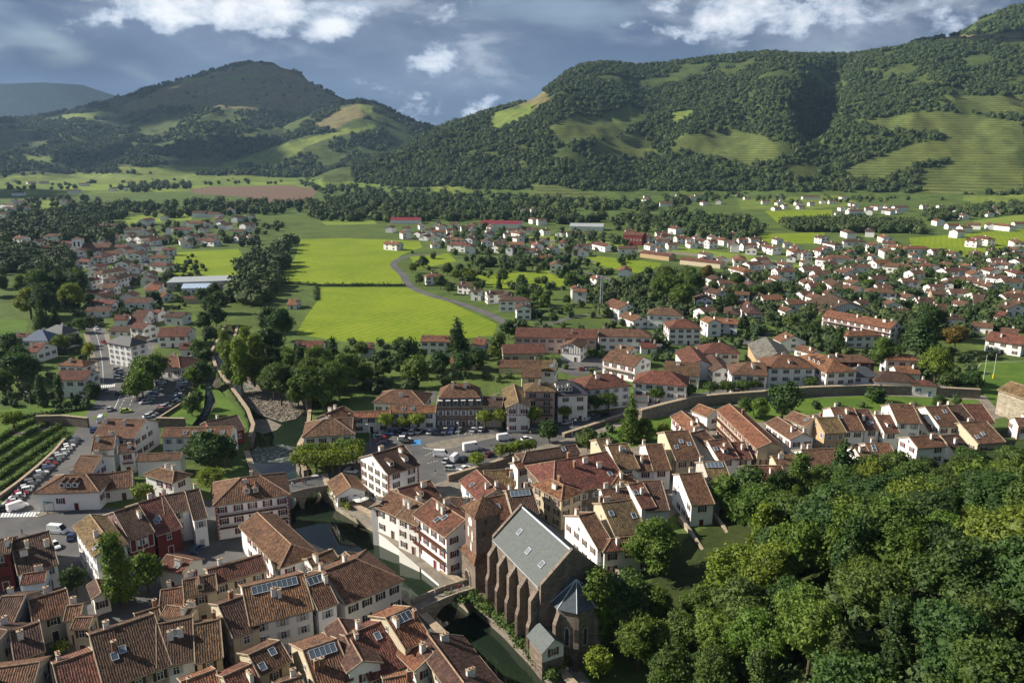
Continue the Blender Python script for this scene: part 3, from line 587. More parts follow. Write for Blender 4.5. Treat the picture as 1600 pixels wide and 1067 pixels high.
def house_at(cx, cy, ang, L, wa, wb, hr, pitch, kind, wall, roof, sh, label, lod=0, group=None, name='house', cat='house', base=-.5, win=True, ch=1, sky=0, z0=0.0, over=.55, quoin=False, storeys=None, gwin=True, skybig=False, dorm=0, thick=.28, balc=0, timber=False):
    """local x runs along the ridge, -y is the near side (half width wa), +y the far side (wb)"""
    global HCOUNT
    HCOUNT += 1
    e = empty(name, (cx, cy, z0), ang, label, cat, group)
    ea, eb = hr - wa * pitch, hr - wb * pitch
    L2 = L / 2; h1 = h2 = 0.0
    if kind in ('h', 'h1'): h1 = min(wa, wb) * (.95 if kind == 'h' else .95)
    if kind in ('h', 'h2'): h2 = min(wa, wb) * .95
    # roof --------------------------------------------------
    slate = roof in 'suk'; rm = 'slate' if slate else 'tile'
    jit = .82 + rh.random() * .36; rc = RC[roof]; rc = tuple(min(1, c * jit * (1 + rh.uniform(-.07, .07))) for c in rc)
    xr0, xr1 = -L2, L2; x0, x1 = xr0 - h1, xr1 + h2
    r1, r2 = Vector((xr0, 0, hr)), Vector((xr1, 0, hr))
    za1, zb1 = ea, eb
    A1, A2, B1, B2 = Vector((x0, -wa, ea)), Vector((x1, -wa, ea)), Vector((x0, wb, eb)), Vector((x1, wb, eb))
    # small sag and unevenness so that no ridge is a ruler line
    mb = MB(); sa, sb = math.hypot(wa, hr - ea), math.hypot(wb, hr - eb)
    nseg = 4 if lod == 0 else 1
    def slope(E1, E2, T1, T2, s_, flip):
        for i in range(nseg):
            f0, f1 = i / nseg, (i + 1) / nseg
            e1, e2, t1, t2 = E1.lerp(E2, f0), E1.lerp(E2, f1), T1.lerp(T2, f0), T1.lerp(T2, f1)
            sag = lambda f: Vector((0, 0, -.10 * math.sin(math.pi * f) * (lod == 0)))
            e1, e2, t1, t2 = e1 + sag(f0), e2 + sag(f1), t1 + sag(f0), t2 + sag(f1)
            pts = [e1, e2, t2, t1]; uv = [(e1.x, 0), (e2.x, 0), (t2.x, s_), (t1.x, s_)]
            if flip: pts, uv = pts[::-1], uv[::-1]
            mb.face(pts, rm, uv); mb.face([q_ - Vector((0, 0, thick)) for q_ in pts[::-1]], 'wood')
    slope(A1, A2, r1, r2, sa, False); slope(B1, B2, r1, r2, sb, True)
    dz = Vector((0, 0, thick))
    if h1: mb.face([A1, r1, B1], rm, [(-wa, 0), (0, sa), (wb, 0)]); 
    if h2: mb.face([A2, B2, r2], rm, [(-wa, 0), (wb, 0), (0, sa)])
    ring = [A1, A2] + ([] if h2 else [r2]) + [B2, B1] + ([] if h1 else [r1])
    for i in range(len(ring)):
        a, b_ = ring[i], ring[(i + 1) % len(ring)]
        mb.face([a - dz, b_ - dz, b_, a], 'verge' if lod == 0 else 'wood')
    if h1 or h2: mb.face([q_ - dz for q_ in (A1, B1, B2, A2)], 'wood')
    ro = mb.build('roof', e); ro.color = c4(rc)
    if lod == 0:
        cp = MB(); lines = [(r1, r2)] + ([(A1, r1), (B1, r1)] if h1 else []) + ([(A2, r2), (B2, r2)] if h2 else [])
        for a, b_ in lines: cp.tube(a, b_, .16, .16, 'ridgecap', 6)
        if not h1: cp.tube(A1, r1, .11, .11, 'verge', 5); cp.tube(B1, r1, .11, .11, 'verge', 5)
        if not h2: cp.tube(A2, r2, .11, .11, 'verge', 5); cp.tube(B2, r2, .11, .11, 'verge', 5)
        cp.build('ridge_tiles', ro)
    # walls --------------------------------------------------
    wm = WL[wall]; v = over; wx0, wx1 = x0 + (v if h1 else .25), x1 - (v if h2 else .25); ya, yb = -wa + v, wb - v
    tk = thick + .02
    za, zb = ea + v * pitch * (1 if not 0 else 1) - tk, eb + v * pitch - tk
    if h1 or h2: za = min(za, ea - tk + .05); zb = min(zb, eb - tk + .05)
    mb = MB()
    mb.face([(wx0, ya, base), (wx1, ya, base), (wx1, ya, za), (wx0, ya, za)], wm); mb.face([(wx1, yb, base), (wx0, yb, base), (wx0, yb, zb), (wx1, yb, zb)], wm)
    for x, hip, s in ((wx0, h1, -1), (wx1, h2, 1)):
        pts = [(x, yb, base), (x, ya, base), (x, ya, za)] + ([] if hip else [(x, 0, hr - tk)]) + [(x, yb, zb)]
        mb.face(pts if s < 0 else pts[::-1], wm)
    wo_ = mb.build('wall', e)
    if quoin:
        qb = MB(); k = 0; z = 0.
        while z < min(za, zb) - .6:
            ww = .55 if k % 2 else .32
            for x, s in ((wx0, 1), (wx1, -1)):
                for y, q_ in ((ya, 1), (yb, -1)):
                    a, b_ = sorted((x - s * .03, x + s * ww)); c, d = sorted((y - q_ * .03, y + q_ * (.87 - ww))); qb.box((a, c, z), (b_, d, z + .48), 'quoin')
            z += .5; k += 1
        qb.build('quoins', e)
    # windows --------------------------------------------------
    M = Matrix.Translation((cx, cy, z0)) @ Matrix.Rotation(ang, 4, 'Z')
    if win:
        walls = [((wx0, ya), (wx1, ya), za, 0), ((wx1, ya), (wx1, yb), min(za, zb), 0 if h2 else 1), ((wx1, yb), (wx0, yb), zb, 0), ((wx0, yb), (wx0, ya), min(za, zb), 0 if h1 else 1)]
        door_done = False
        for wi, (p0, p1, zt, gab) in enumerate(walls):
            if gab and not gwin: continue
            d = Vector((p1[0] - p0[0], p1[1] - p0[1], 0)); ln = d.length; d.normalize(); nrm = Vector((d.y, -d.x, 0))
            mid = Vector(((p0[0] + p1[0]) / 2, (p0[1] + p1[1]) / 2, zt * .6)); wn = M.to_3x3() @ nrm; tc = Vector((0, 0, CH)) - (M @ mid)
            if wn.dot(tc.normalized()) < .04: continue
            rows = storeys or max(1, int((zt + .1) / 2.75)); cols = max(1, int((ln - .8) / (3.1 if lod == 0 else 3.6)))
            if lod == 2: cols = min(cols, 2); rows = min(rows, 2)
            stp = zt / rows; rz_ = math.atan2(d.y, d.x)
            def put(x, z, sc_=1.0):
                pos = Vector((p0[0], p0[1], 0)) + d * x + nrm * .01; pos.z = z
                c_ = sh if sh else '-'
                wnd = link('window', win_mesh(('N' if lod == 0 else 'L') + c_), e, pos, rz_ + math.pi); wnd.rotation_euler = (0, 0, rz_ + math.pi); wnd.scale = (sc_, 1, sc_)
                if lod == 0 and sh and sc_ > .8:
                    for s in (-1, 1): link('shutter', shutter_mesh(sh, s), wnd)
            for r_ in range(rows):
                for c_ in range(cols):
                    x = ln * (c_ + .5) / cols + rh.uniform(-.15, .15); z = stp * r_ + stp * .55
                    if gab and rh.random() < .25: continue
                    if r_ == 0 and not door_done and c_ == cols // 2 and lod < 2:
                        pos = Vector((p0[0], p0[1], 0)) + d * x + nrm * .01; link('door', door_mesh(sh or 'b'), e, pos).rotation_euler = (0, 0, rz_ + math.pi); door_done = True; continue
                    if lod == 0 and rh.random() < .07: continue
                    put(x, z, 1.0 if zt / rows > 2.2 else .75)
            if gab and not (h1 and wi == 3) and not (h2 and wi == 1) and hr - zt > 2.2 and lod < 2:
                put(ln * (-ya / (yb - ya) if wi == 1 else yb / (yb - ya)), zt + .75, .7)
            if balc and wi in (0, 3 if balc == 2 else 0) and zt > 4:
                bb = MB(); Mb = Matrix.Translation((p0[0], p0[1], 0)) @ Matrix.Rotation(rz_, 4, 'Z')
                for r_ in range(1, rows):
                    z = stp * r_ + .05; bb.box((.6, -1.05, z), (ln - .6, -.01, z + .12), 'wood', Mb); bb.box((.6, -1.05, z + .95), (ln - .6, -.98, z + 1.03), SH[sh or 'b'], Mb)
                    for k in range(int((ln - 1.2) / .35)): bb.box((.65 + k * .35, -1.04, z + .12), (.71 + k * .35, -.99, z + .95), SH[sh or 'b'], Mb)
                bb.build('balcony', e)
            if timber and (gab or wi == 0):
                tb = MB(); Mb = Matrix.Translation((p0[0], p0[1], 0)) @ Matrix.Rotation(rz_, 4, 'Z'); zz = stp * (rows - 1) + .1 if rows > 1 else zt * .55
                tb.box((0, -.05, zz), (ln, -.005, zz + .2), SH[sh or 'r'], Mb)
                for k in range(int(ln / 1.1) + 1):
                    x = k * ln / int(ln / 1.1); f = 1 - abs(x - ln / 2) / (ln / 2) if gab else 0
                    tb.box((x - .09, -.06, zz + .2), (x + .09, -.006, min(zt - .05 + (hr - zt - .6) * f, hr - .6)), SH[sh or 'r'], Mb)
                tb.build('timber_frame', e)
    for k in range(ch):
        x = rh.uniform(-.42, .42) * L; sgn = rh.choice((-1, 1)); y = sgn * rh.uniform(.2, .5) * (wa if sgn < 0 else wb)
        link('chimney', chim_mesh(rh.choice((0, 1, 2)) if wall in 'skletc' else rh.choice((0, 0, 2))), e, (x, y, hr - abs(y) * pitch), rh.choice((0, math.pi / 2))).scale = (.8, .8, .85)
    al = math.atan(pitch)
    for k in range(sky):
        x = rh.uniform(-.38, .38) * L; f = rh.uniform(.25, .7); link('skylight', sky_mesh(), e, (x, -wa * f, hr - wa * f * pitch + .02)).rotation_euler = (al, 0, 0)
    if skybig: link('skylight', sky_mesh(round(L * .36, 1), .85), e, (0, -1.3, hr - 1.3 * pitch + .03)).rotation_euler = (al, 0, 0)
    for k in range(dorm):
        x = (-.5 + (k + .5) / dorm) * L * .9; f = .62; y = -wa * f; zb_ = hr - wa * f * pitch; dm = MB()
        dm.box((-.65, -.55, -.8), (.65, 1.6, .95), wm); dm.box((-.4, -.60, -.1), (.4, -.55, .8), 'pane')
        dm.face([(-.9, -.8, .85), (0, -.8, 1.45), (0, 2.4, 1.45), (-.9, 2.4, .85)], rm, [(0, 0), (1, 0), (1, 3), (0, 3)]); dm.face([(0, -.8, 1.45), (.9, -.8, .85), (.9, 2.4, .85), (0, 2.4, 1.45)], rm, [(0, 0), (1, 0), (1, 3), (0, 3)])
        dm.face([(-.65, -.55, .95), (.65, -.55, .95), (0, -.55, 1.4)], wm)
        od = dm.build('dormer', e, (x, y, zb_)); od.color = c4(rc)
    return e
def H(x1, y1, x2, y2, ex, ey, hr, kind, wall, roof, sh, label, pitch=.45, b=1.0, lod=None, maxa=13, a_=None, **kw):
    P1, P2 = at(x1, y1, hr), at(x2, y2, hr); d = (P2 - P1); L = d.length; d.normalize(); n = Vector((-d.y, d.x, 0))
    best = (1e9, 5)
    for s in (-1, 1):
        for k in range(20, int(maxa * 10) + 1):
            a = k / 10; z = hr - a * pitch
            if z < 1.8: break
            q1 = P1 + n * s * a; q2 = P2 + n * s * a; u1, v1 = proj(q1.x, q1.y, z); u2, v2 = proj(q2.x, q2.y, z)
            dx, dy = u2 - u1, v2 - v1; l = math.hypot(dx, dy) + 1e-6; dist = abs((ex - u1) * dy - (ey - v1) * dx) / l
            tt = ((ex - u1) * dx + (ey - v1) * dy) / l / l; dist += 8 * max(0, -tt - .6, tt - 1.6)
            if v1 + v2 < y1 + y2 - 1: dist += 6
            if dist < best[0]: best = (dist, s * a)
    a = best[1]; c = (P1 + P2) / 2
    if a_: a = a_
    if a > 0: d = -d; kind = {'h1': 'h2', 'h2': 'h1'}.get(kind, kind)      # keep the near side on local -y
    ang = math.atan2(d.y, d.x); a = abs(a)
    if lod is None: lod = 0 if max(y1, y2) > 600 else 1
    bb = min(a * b, (hr - 2.0) / pitch)
    return house_at(c.x, c.y, ang, L + (.5 if kind == 'g' else 0), a, bb, hr, pitch, kind, wall, roof, sh, label, lod=lod, **kw)
# ------------------------------------------------------------------ old town south of the river
H(141,804,174,849,145,869,11,'g','w','y','y','white house with moss-yellow roof beside the big courtyard tree',b=.9,sky=1)
H(179,799,215,788,197,845,11.5,'g','r','d','w','dark-roofed house with red timber front joined to moss-yellow roofed house',timber=True)
H(217,785,254,774,248,836,11,'g','r','r','r','narrow terrace house with mottled red roof and dark red front',sky=2)
H(254,774,291,767,277,800,11,'g','w','d','y','white terrace house with dark roof set back between red front and hipped villa')
H(291,767,310,763,316,809,12,'g','w','d','y','tall narrow white house with dark roof and outside stair',ch=1)
H(376,746,405,742,397,786,13,'h','w','b','r','large white hipped house with red balcony at the end of the road bridge',maxa=7.5,base=-5,balc=1,dorm=2,ch=2,quoin=True)
H(402,800,455,850,370,820,9,'h2','w','b','r','long white riverside building with plain brown hipped roof',base=-5,ch=0)
H(17,844,75,829,92,881,10,'g','w','d','u','white house with dark roof and two tall white chimneys beside the van',ch=3)
H(37,896,72,891,44,912,6.5,'g','u','r','u','low pale blue annex with dark red roof below the white chimneys house',ch=1)
H(-40,848,18,839,12,864,11,'g','r','d','b','house with red timber balconies beside the road crossing',balc=1)
H(46,936,102,920,108,956,8,'g','g','b','d','small brown-roofed house with sheared dormer over the dark yard',ch=1)
H(4,931,39,929,50,976,9,'g','g','d','d','dark broad roof house at the back of the small dark yard')
H(17,985,60,972,68,1018,8.5,'g','e','d','d','low stone house with worn dark roof next to the dark yard')
H(-40,975,10,984,14,1046,9,'g','g','d','b','dark-roofed old town house facing the lane below the dark yard')
H(85,1037,143,1017,150,1075,9,'g','g','r','b','old town house with red-brown ribbed roof and long sunlit ridge slope')
H(-30,1046,60,1034,70,1080,9,'g','g','b','b','old town house with brown ribbed roof in front of the low stone house')
H(142,991,239,959,264,1040,11.5,'g','l','d','d','broad stone-fronted house with vast dark roof and small square skylights',b=.45,sky=2,ch=2)
H(246,975,299,964,295,1033,10.5,'g','o','d','y','white-fronted terrace house with one large skylight and dark roof',b=.6,sky=1,ch=2)
H(304,975,342,967,352,1026,10,'g','c','b','b','narrow terrace house with plain brown roof next to skylit neighbour',b=.6)
H(342,944,381,930,400,983,11,'g','c','d','y','cream-gabled terrace house with white pot chimney and dark brown roof',b=.8,ch=1)
H(287,906,335,896,350,920,9,'g','c','b','b','small cream house with brick box dormer above the dark car yard',dorm=1)
H(253,921,287,916,300,950,7.5,'g','c','b','b','low brown-roofed outbuilding behind the round courtyard tree')
H(262,866,300,874,290,898,6.5,'g','o','r','r','low red-roofed workshop beside the shaded car yard',sky=1)
H(325,889,408,866,352,909,9,'g','c','r','b','long low house with pinkish red mottled roof behind the glazed ridge house',ch=1)
H(380,917,473,895,452,962,12,'g','o','b','y','wide house with glazed ridge skylight and row of tall grey shutters',b=.8,skybig=True,ch=2)
H(475,902,503,893,515,947,11.5,'g','w','b','y','narrow white house with a glazed ridge lantern and twin chimneys',b=.7,skybig=True,ch=2)
H(505,892,556,872,565,934,11,'h2','o','b','d','white-fronted corner house with dark shutters and broad brown hipped roof',b=.8,ch=2,base=-5)
H(481,872,519,858,500,882,8.5,'g','o','b','b','small brown-roofed river house tucked behind the corner house',base=-5)
H(540,862,575,893,560,872,8,'g','g','d','b','low dark river-edge wing with moss-dark roof slope',a_=3.5,base=-5,ch=1)
H(604,964,641,948,655,1005,12,'g','c','o','r','orange-roofed house with a large blue glazed roof light',b=1.0,skybig=True,ch=2)
H(639,984,677,1018,660,1036,9,'g','w','o','r','small white gabled house with orange roof and red shutters',a_=-4.2,ch=1)
H(667,988,724,1065,740,1012,9.5,'g','c','d','b','long dark mossy roof house along the river below the footbridge',base=-5,b=.35,ch=2)
H(390,1022,436,1001,440,1040,9,'g','c','b','b','house with sunlit tan slope and two small blue skylights',sky=2,ch=0,b=1.2)
H(475,1015,525,998,552,1062,10,'g','c','b','b','house with long row of glass panes along its ridge',skybig=True,b=1.2,ch=2)
H(529,966,566,1031,590,1020,9.5,'g','w','d','r','white gabled house with red shutters and steep dark roof',ch=1,b=.8)
H(541,992,597,970,626,1044,10,'g','w','r','r','house with mottled dark red roof and small roof terrace',b=.5,ch=1,sky=1)
H(350,1056,392,1037,400,1085,9.5,'g','c','r','b','house with red ribbed roof and pale louvre strip',b=.9)
H(285,1064,335,1046,345,1085,8.5,'g','c','o','b','house with low sunlit tan ribbed roof in front of the narrow terrace house',b=.9)
H(430,1068,470,1056,480,1090,8,'g','c','b','b','house with brown ribbed roof under the glass pane row',b=.9)
H(600,1060,640,1052,640,1085,8,'g','c','o','b','house with tan roof in front of the mottled red roof',b=.9)
H(106,946,128,943,136,965,7,'g','g','b','b','small stone-grey outhouse with brown roof beside the lane',ch=1)
H(119,964,144,963,150,982,7,'g','c','b','b','small cream outhouse with lean brown roof behind the vast dark roof',ch=0)
H(212,958,246,948,236,962,7,'g','c','b','b','low cream house with sunlit brown roof behind the round courtyard tree',ch=1)
H(262,945,300,950,292,968,7.5,'g','c','b','b','low brown-roofed house with twin chimneys behind the white-fronted terrace house',ch=2)
H(150,905,158,925,140,925,5,'g','w','d','b','small white lean-to on the side of the moss-yellow roofed house',ch=0)
# riverside row north of the footbridge
H(676,778,727,811,680,829,13,'g','w','r','r','tall white river house with red wooden galleries above the quay',base=-5,balc=1,ch=3,sky=2,b=.7)
H(645,780,677,793,641,817,11,'g','o','b','b','cream white river house with stepped brown roof and boxed bay',base=-5,ch=2,b=.8)
H(612,766,645,780,606,801,9.5,'g','w','b','b','white river house with long brown roof next to the boxed bay house',base=-5,ch=1,b=.8)
H(622,763,672,750,655,785,9.5,'g','w','r','b','brown-red roofed house with box dormer behind the tall white quoined house',dorm=1,b=.8,ch=1)
H(594,786,606,774,585,790,8,'g','w','b','r','small white house on the quay beside the restaurant terrace',a_=3,base=-4,ch=1)
H(700,776,735,778,720,796,10,'g','c','d','b','dark-roofed house squeezed between the clock tower and the gallery house')
H(582,709,630,695,604,731,14,'g','w','d','b','tall white house with brick quoins standing between river and square',a_=-8.0,quoin=True,ch=3,dorm=2,storeys=4,b=.9)
H(534,739,548,760,517,764,5.2,'g','w','b','b','riverside restaurant pavilion with hipped brown roof and flower hung terrace',name='restaurant_pavilion',cat='pavilion',ch=0,gwin=True,storeys=1)
# old town between square and church
H(745,734,775,764,727,762,9,'g','w','r','u','white house with orange-red roof and blue shutters by the square wall',ch=2,sky=1)
H(757,735,800,733,812,760,9,'g','c','y','b','old house with flat yellow-brown roof beside blue shuttered house',ch=2,b=.7)
H(792,766,830,762,845,801,10.5,'g','l','d','b','stone house with mottled dark roof and white glazed ridge strip',skybig=True,ch=2,b=.5)
H(758,778,788,772,797,812,8.5,'g','c','o','b','low house with orange-brown roof and pale chimney behind the clock tower',sky=1)
H(867,720,949,705,893,770,13,'h1','s','r','y','long stone mansion with vast patched red roof and shuttered windows',b=.6,ch=4,sky=1)
H(822,706,900,694,880,712,9.5,'h1','s','d','b','low stone building with dark hipped roof against the square wall',b=.8,ch=0,sky=1)
H(862,748,880,757,850,768,10.5,'h','c','o','b','small hipped wing with bright orange roof joined to stone mansion',ch=2)
H(803,722,820,718,812,733,8,'g','w','o','r','tiny white gabled house with orange roof under the square wall')
H(905,805,928,800,944,856,11,'g','w','b','b','white gabled house with brown shutters behind the slate church',ch=1,b=.8)
H(940,786,986,780,1000,832,12,'g','c','y','r','tall cream house with long mossy roof and two white skylights',sky=2,ch=2,b=.6)
H(940,764,978,761,980,779,13,'g','w','b','r','white-gabled upper roof with three tall white chimneys',ch=3,b=.8)
H(955,841,1000,836,1002,856,8,'h','w','r','r','white lean house with glazed porch at the foot of the mossy roof',ch=1)
H(983,756,1003,753,1004,795,9,'g','w','r','u','white house with dusky red roof and blue skylight',sky=1,ch=1,b=.7)
H(998,751,1032,750,1043,797,9,'g','u','d','u','pale blue-white house with plain dark roof above the walled gardens',ch=0,b=.7)
H(966,742,978,741,974,752,9.5,'h','w','o','r','small pyramid orange roof tower house among dark roofs',a_=-3,ch=1)
H(950,695,980,692,988,733,11,'g','w','y','b','white house with yellow-brown roof and white rooftop glass box',sky=1,ch=1,b=.9)
H(932,686,950,684,945,706,11,'g','c','y','b','cream house with tan roof behind the rooftop glass box house',ch=1)
H(993,711,1018,711,1010,736,8.5,'g','w','b','r','low white house with red shutters between two taller roofs',ch=1,b=.7)
H(1009,694,1034,693,1050,734,10.5,'g','w','b','r','white house with arched red shutters and plain brown roof',ch=1,b=.7)
H(1039,674,1075,672,1086,718,12,'g','c','b','r','tall cream-gabled house with red front and pair of roof windows',sky=3,ch=1,b=.6)
H(1080,676,1101,671,1105,716,10.5,'g','w','b','r','white terrace house with two red gabled dormers',dorm=2,ch=1,b=.7)
H(1106,688,1135,685,1143,717,10,'g','w','r','r','terrace house with solar panel strip and one gabled dormer',dorm=1,sky=2,b=.7)
H(1138,691,1163,690,1172,717,9,'g','w','r','r','white terrace house with mottled red roof beside balcony gable',ch=1,b=.7)
H(1062,740,1095,738,1107,788,11,'g','w','b','r','white house with long side wall and tall white chimney by the wood',ch=1,b=.5)
H(1099,721,1130,720,1138,764,12,'g','g','y','r','grey-gabled house with glass strip and four roof windows',skybig=True,b=.7)
H(1161,727,1220,727,1200,752,8,'g','o','r','b','low long house with pinkish mottled roof at the edge of the wood',ch=1,b=.6)
H(1207,712,1240,710,1228,726,7.5,'g','c','b','b','low cream house with little white chimney beside the wood edge',ch=2)
H(1065,642,1093,665,1050,653,8.5,'g','w','o','r','white gabled house with orange roof and two grey chimneys',ch=2)
H(1093,631,1117,640,1084,643,7,'g','w','o','r','small white house with orange roof and balcony by the town wall',ch=0)
H(1140,631,1205,690,1131,652,11,'g','c','o','r','long cream house with orange-brown roof and red balconied gable',ch=1,balc=2)
H(1215,651,1254,676,1200,664,10,'g','w','b','r','long white house with arched red shutters and brown roof',ch=2)
H(1240,642,1272,654,1252,664,9,'g','w','b','b','white house with ivy corner and pale glass roof light',sky=1,ch=1)
H(1276,652,1308,651,1318,676,10,'g','t','y','y','tan-gabled brick-fronted house with yellow-brown roof',ch=1,b=.8)
H(1252,702,1310,700,1300,728,10,'g','w','b','b','white gabled house with long side wall half hidden by the dark conifer',ch=2)
H(1298,636,1332,636,1348,673,11.5,'g','w','b','b','white-fronted house with brown plank shutters and tan side gable',ch=2,sky=1,b=.6)
H(1336,639,1357,639,1373,672,10,'g','w','d','b','narrow house with dark roof and pair of blue skylights',sky=2,b=.7)
H(1368,648,1390,648,1402,676,9.5,'g','w','r','r','red-roofed house with a small red dormer',dorm=1,b=.7)
H(1390,631,1425,632,1440,662,12.5,'g','w','b','y','house with big white blank gable and glazed grey front',b=.8,ch=0)
H(1428,634,1443,634,1462,674,10,'g','w','d','b','narrow dark-roofed terrace house next to the big white gable',b=.7)
H(1446,635,1478,634,1492,666,11.5,'g','w','b','b','terrace house with pinkish brown roof and dark roof window',sky=2,ch=1,b=.7)
H(1478,633,1502,632,1520,656,10.5,'g','w','d','b','dark-roofed terrace house with white chimney pot',ch=1,b=.7)
H(1504,631,1534,631,1556,660,10.5,'g','o','r','b','end terrace house with rough red roof near the stone barn',ch=0,b=.7)
H(1500,660,1540,657,1575,690,9,'g','c','b','b','long brown roof house with skylights descending to the wood',sky=2,ch=1,b=.6)
H(1421,682,1465,679,1470,698,10.5,'g','w','b','r','white house with plain gable and two red-shuttered windows',ch=1,b=1.1)
H(1470,680,1497,678,1504,706,8.5,'g','w','d','b','small dark-roofed house beside plain white gable',ch=1,b=.7)
H(1352,692,1389,692,1397,715,9.5,'g','w','b','g','house with white roof terrace and green mat',sky=2,ch=1,b=.7)
H(1335,698,1352,697,1366,724,9,'g','w','b','r','white house with awning next to the roof terrace',ch=1,b=.7)
H(1580,596,1650,618,1562,610,12,'g','l','y',None,'old stone barn with buttressed pale walls beside the pitch',name='stone_barn',cat='barn',win=False,ch=0)
H(1586,652,1640,655,1615,668,9,'g','w','b','b','white house with brick corner stones near the stone barn',quoin=True)
# left bank west of the bridge
H(166,653,228,655,210,685,11,'g','w','b','r','large white house with red shutters and broad brown roof inside the garden wall',ch=2,b=.9)
H(148,683,180,680,150,704,10,'g','w','b','y','white house with mixed tile and slate roof beside the parked row',ch=3)
H(186,695,210,692,205,706,8.5,'g','w','d','r','white house with dark roof and curved flowered balcony',ch=1,balc=1)
H(127,711,159,711,120,738,9.5,'g','w','b','r','white back wing with brown saw-edged roof above the hotel',ch=1)
H(101,741,134,740,117,769,8.2,'h','w','b','r','white hotel with red shutters and green glazed awning at the crossing',dorm=3,ch=1,name='hotel',cat='hotel')
H(150,742,205,734,192,762,6.5,'g','o','b','b','low white annex with brown roof joined to the hotel',ch=0)
H(258,668,364,666,300,682,9,'g','w','b','y','long white house with four small roof windows near the mill',sky=4,ch=0)
H(322,658,370,648,385,669,8,'g','r','d','r','dark red mill house beside the weir',ch=1,base=-5,name='mill_house',cat='mill')
H(217,709,284,706,250,719,6.5,'g','w','b','b','long low white shed with brown roof behind the hipped cottage',ch=0,win=False)
H(250,730,272,736,275,756,8,'h','w','b','r','white hipped cottage with red shutters between two round trees',ch=2)
H(188,524,206,527,195,540,13,'h','w','k','y','tall white town house with dark slate pyramid roof at the junction',pitch=.6,storeys=4)
H(207,530,216,522,222,536,12,'g','w','b','y','white block joined behind the slate pyramid town house',lod=1)
H(267,555,278,556,275,575,8,'h','w','r','b','half-timbered hipped house at the head of the car park',timber=True,lod=0)
H(252,511,298,510,275,526,9,'g','w','r','b','white house with red-brown roof and brick chimney by the river trees')
H(281,536,308,534,295,545,6,'g','w','r','b','small white house with red-brown roof above the car park')
H(60,515,66,515,60,533,11,'h','w','u','b','house with bright blue slate pyramid roof',pitch=.7)
H(88,507,98,508,100,523,11,'h','w','k','b','house with grey slate pyramid roof beside the blue slate one',pitch=.6)
H(55,535,72,536,75,552,8,'g','w','r','b','white house with red-brown roof below the blue slate pyramid')
H(22,520,46,520,35,526,5,'g','w','r','b','low white wing next to the blue slate house')
H(110,561,128,562,115,572,9,'h','w','o','b','white house with orange hipped roof behind the balconied chalet')
H(95,578,143,578,128,594,10,'g','w','r','r','large white chalet with red-brown roof and red shutters beside the road')
# north side of the square
H(610,633,681,633,640,645,8,'g','w','o','d','long low white house with bright orange roof on the square',ch=0,sky=2)
H(552,643,609,641,580,652,7,'g','o','o','d','low grey-white house with orange roof and dark shutters on the square',ch=0)
H(506,655,523,654,505,681,10,'h','w','b','r','white hipped house with red shutters behind the pollarded plane trees',ch=1)
H(526,653,551,652,556,674,9.5,'g','s','d','b','dark-roofed brick wing joined to the hipped plane tree house')
H(507,647,537,634,545,648,10,'g','g','o','b','grey-gabled house with one orange slope behind the plane tree house',ch=2)
H(615,609,643,610,605,630,8,'h','o','b','b','brown hipped outbuilding behind the low orange roofs')
H(756,619,786,620,770,635,10,'g','c','d','y','cream house with dark roof between brick mansion and red cafe',ch=2)
H(803,600,810,628,796,612,11,'g','o','y','r','cafe with dark red timbers and long yellow-brown roof',a_=-4.5,timber=True,ch=0)
H(837,597,849,597,843,612,14,'h','p','y','d','pink four-storey hotel with iron balconies and pyramid tile roof',balc=1,storeys=4,name='hotel',cat='hotel')
H(867,595,892,594,885,618,14,'h2','w','k','r','white house with dark slate roof, white dormers and red shutters',dorm=4,storeys=3,pitch=.65)
H(926,585,948,583,950,606,12,'h','w','r','y','white house with red-brown hipped roof and grey shutters on the square',ch=2)
H(1020,578,1048,580,1055,602,12,'h','w','r','b','white hotel with wide red-brown hipped roof and brown shutters',b=1.5,ch=0)
H(990,618,1012,619,1003,628,6,'g','w','k','b','small white pavilion with grey slate roof beside the wide hipped hotel',ch=0)
H(807,511,932,514,870,528,11,'g','p','r','r','very long pink and brick school building with red-brown roof',ch=2,lod=1)
H(935,513,1000,514,970,522,10,'h2','w','b','r','white building with small bell gable joined to the pink school',a_=-6,ch=1)
H(785,538,850,537,817,552,8,'g','c','r','b','plain cream house with wide red-brown roof below the pink school',ch=0)
H(780,562,838,562,806,574,5,'g','c','b',None,'low brown-roofed shed covered with ivy',ch=0,win=False)
H(815,562,844,562,828,590,13,'g','c','b','r','tall cream house with brown roof behind the pink hotel',ch=1,b=.6)
H(848,562,869,563,862,580,10,'g','w','y','b','brown-roofed house with skylights behind the slate roofed house',sky=2)
H(892,535,902,527,874,542,9,'g','w','b','b','white half-timbered chalet with green ground floor',timber=True,ch=0)
H(955,547,1005,557,982,571,10,'g','w','b','r','large white house with two red wooden galleries',balc=1,ch=1)
H(965,538,990,541,975,550,9,'g','w','b','b','brown-roofed back wing behind the gallery house')
H(1000,534,1024,534,1012,544,5,'g','w','r','b','low orange-red roofed house behind the gallery house')
H(660,523,710,524,683,534,8.5,'g','w','b','r','long white farmhouse with red shutters beside the great meadow',ch=0)
H(742,528,760,529,752,539,6,'g','w','o','b','small house with orange roof behind the dark cedar')
H(706,557,745,558,722,569,5,'g','p','o','b','low pink house with orange roof in the gardens')
H(462,533,505,532,483,548,7,'g','w','r','r','white house with rusty red roof below the great meadow')
H(562,535,584,534,572,545,6.5,'g','w','o','b','small plain white house with orange roof at the meadow edge',win=False)
H(402,571,420,561,398,578,8,'g','w','b','b','white gabled house standing among the river trees',a_=-4)
H(452,467,466,467,458,477,5.5,'g','w','o','b','brick and white bungalow beside the meadow hedge')
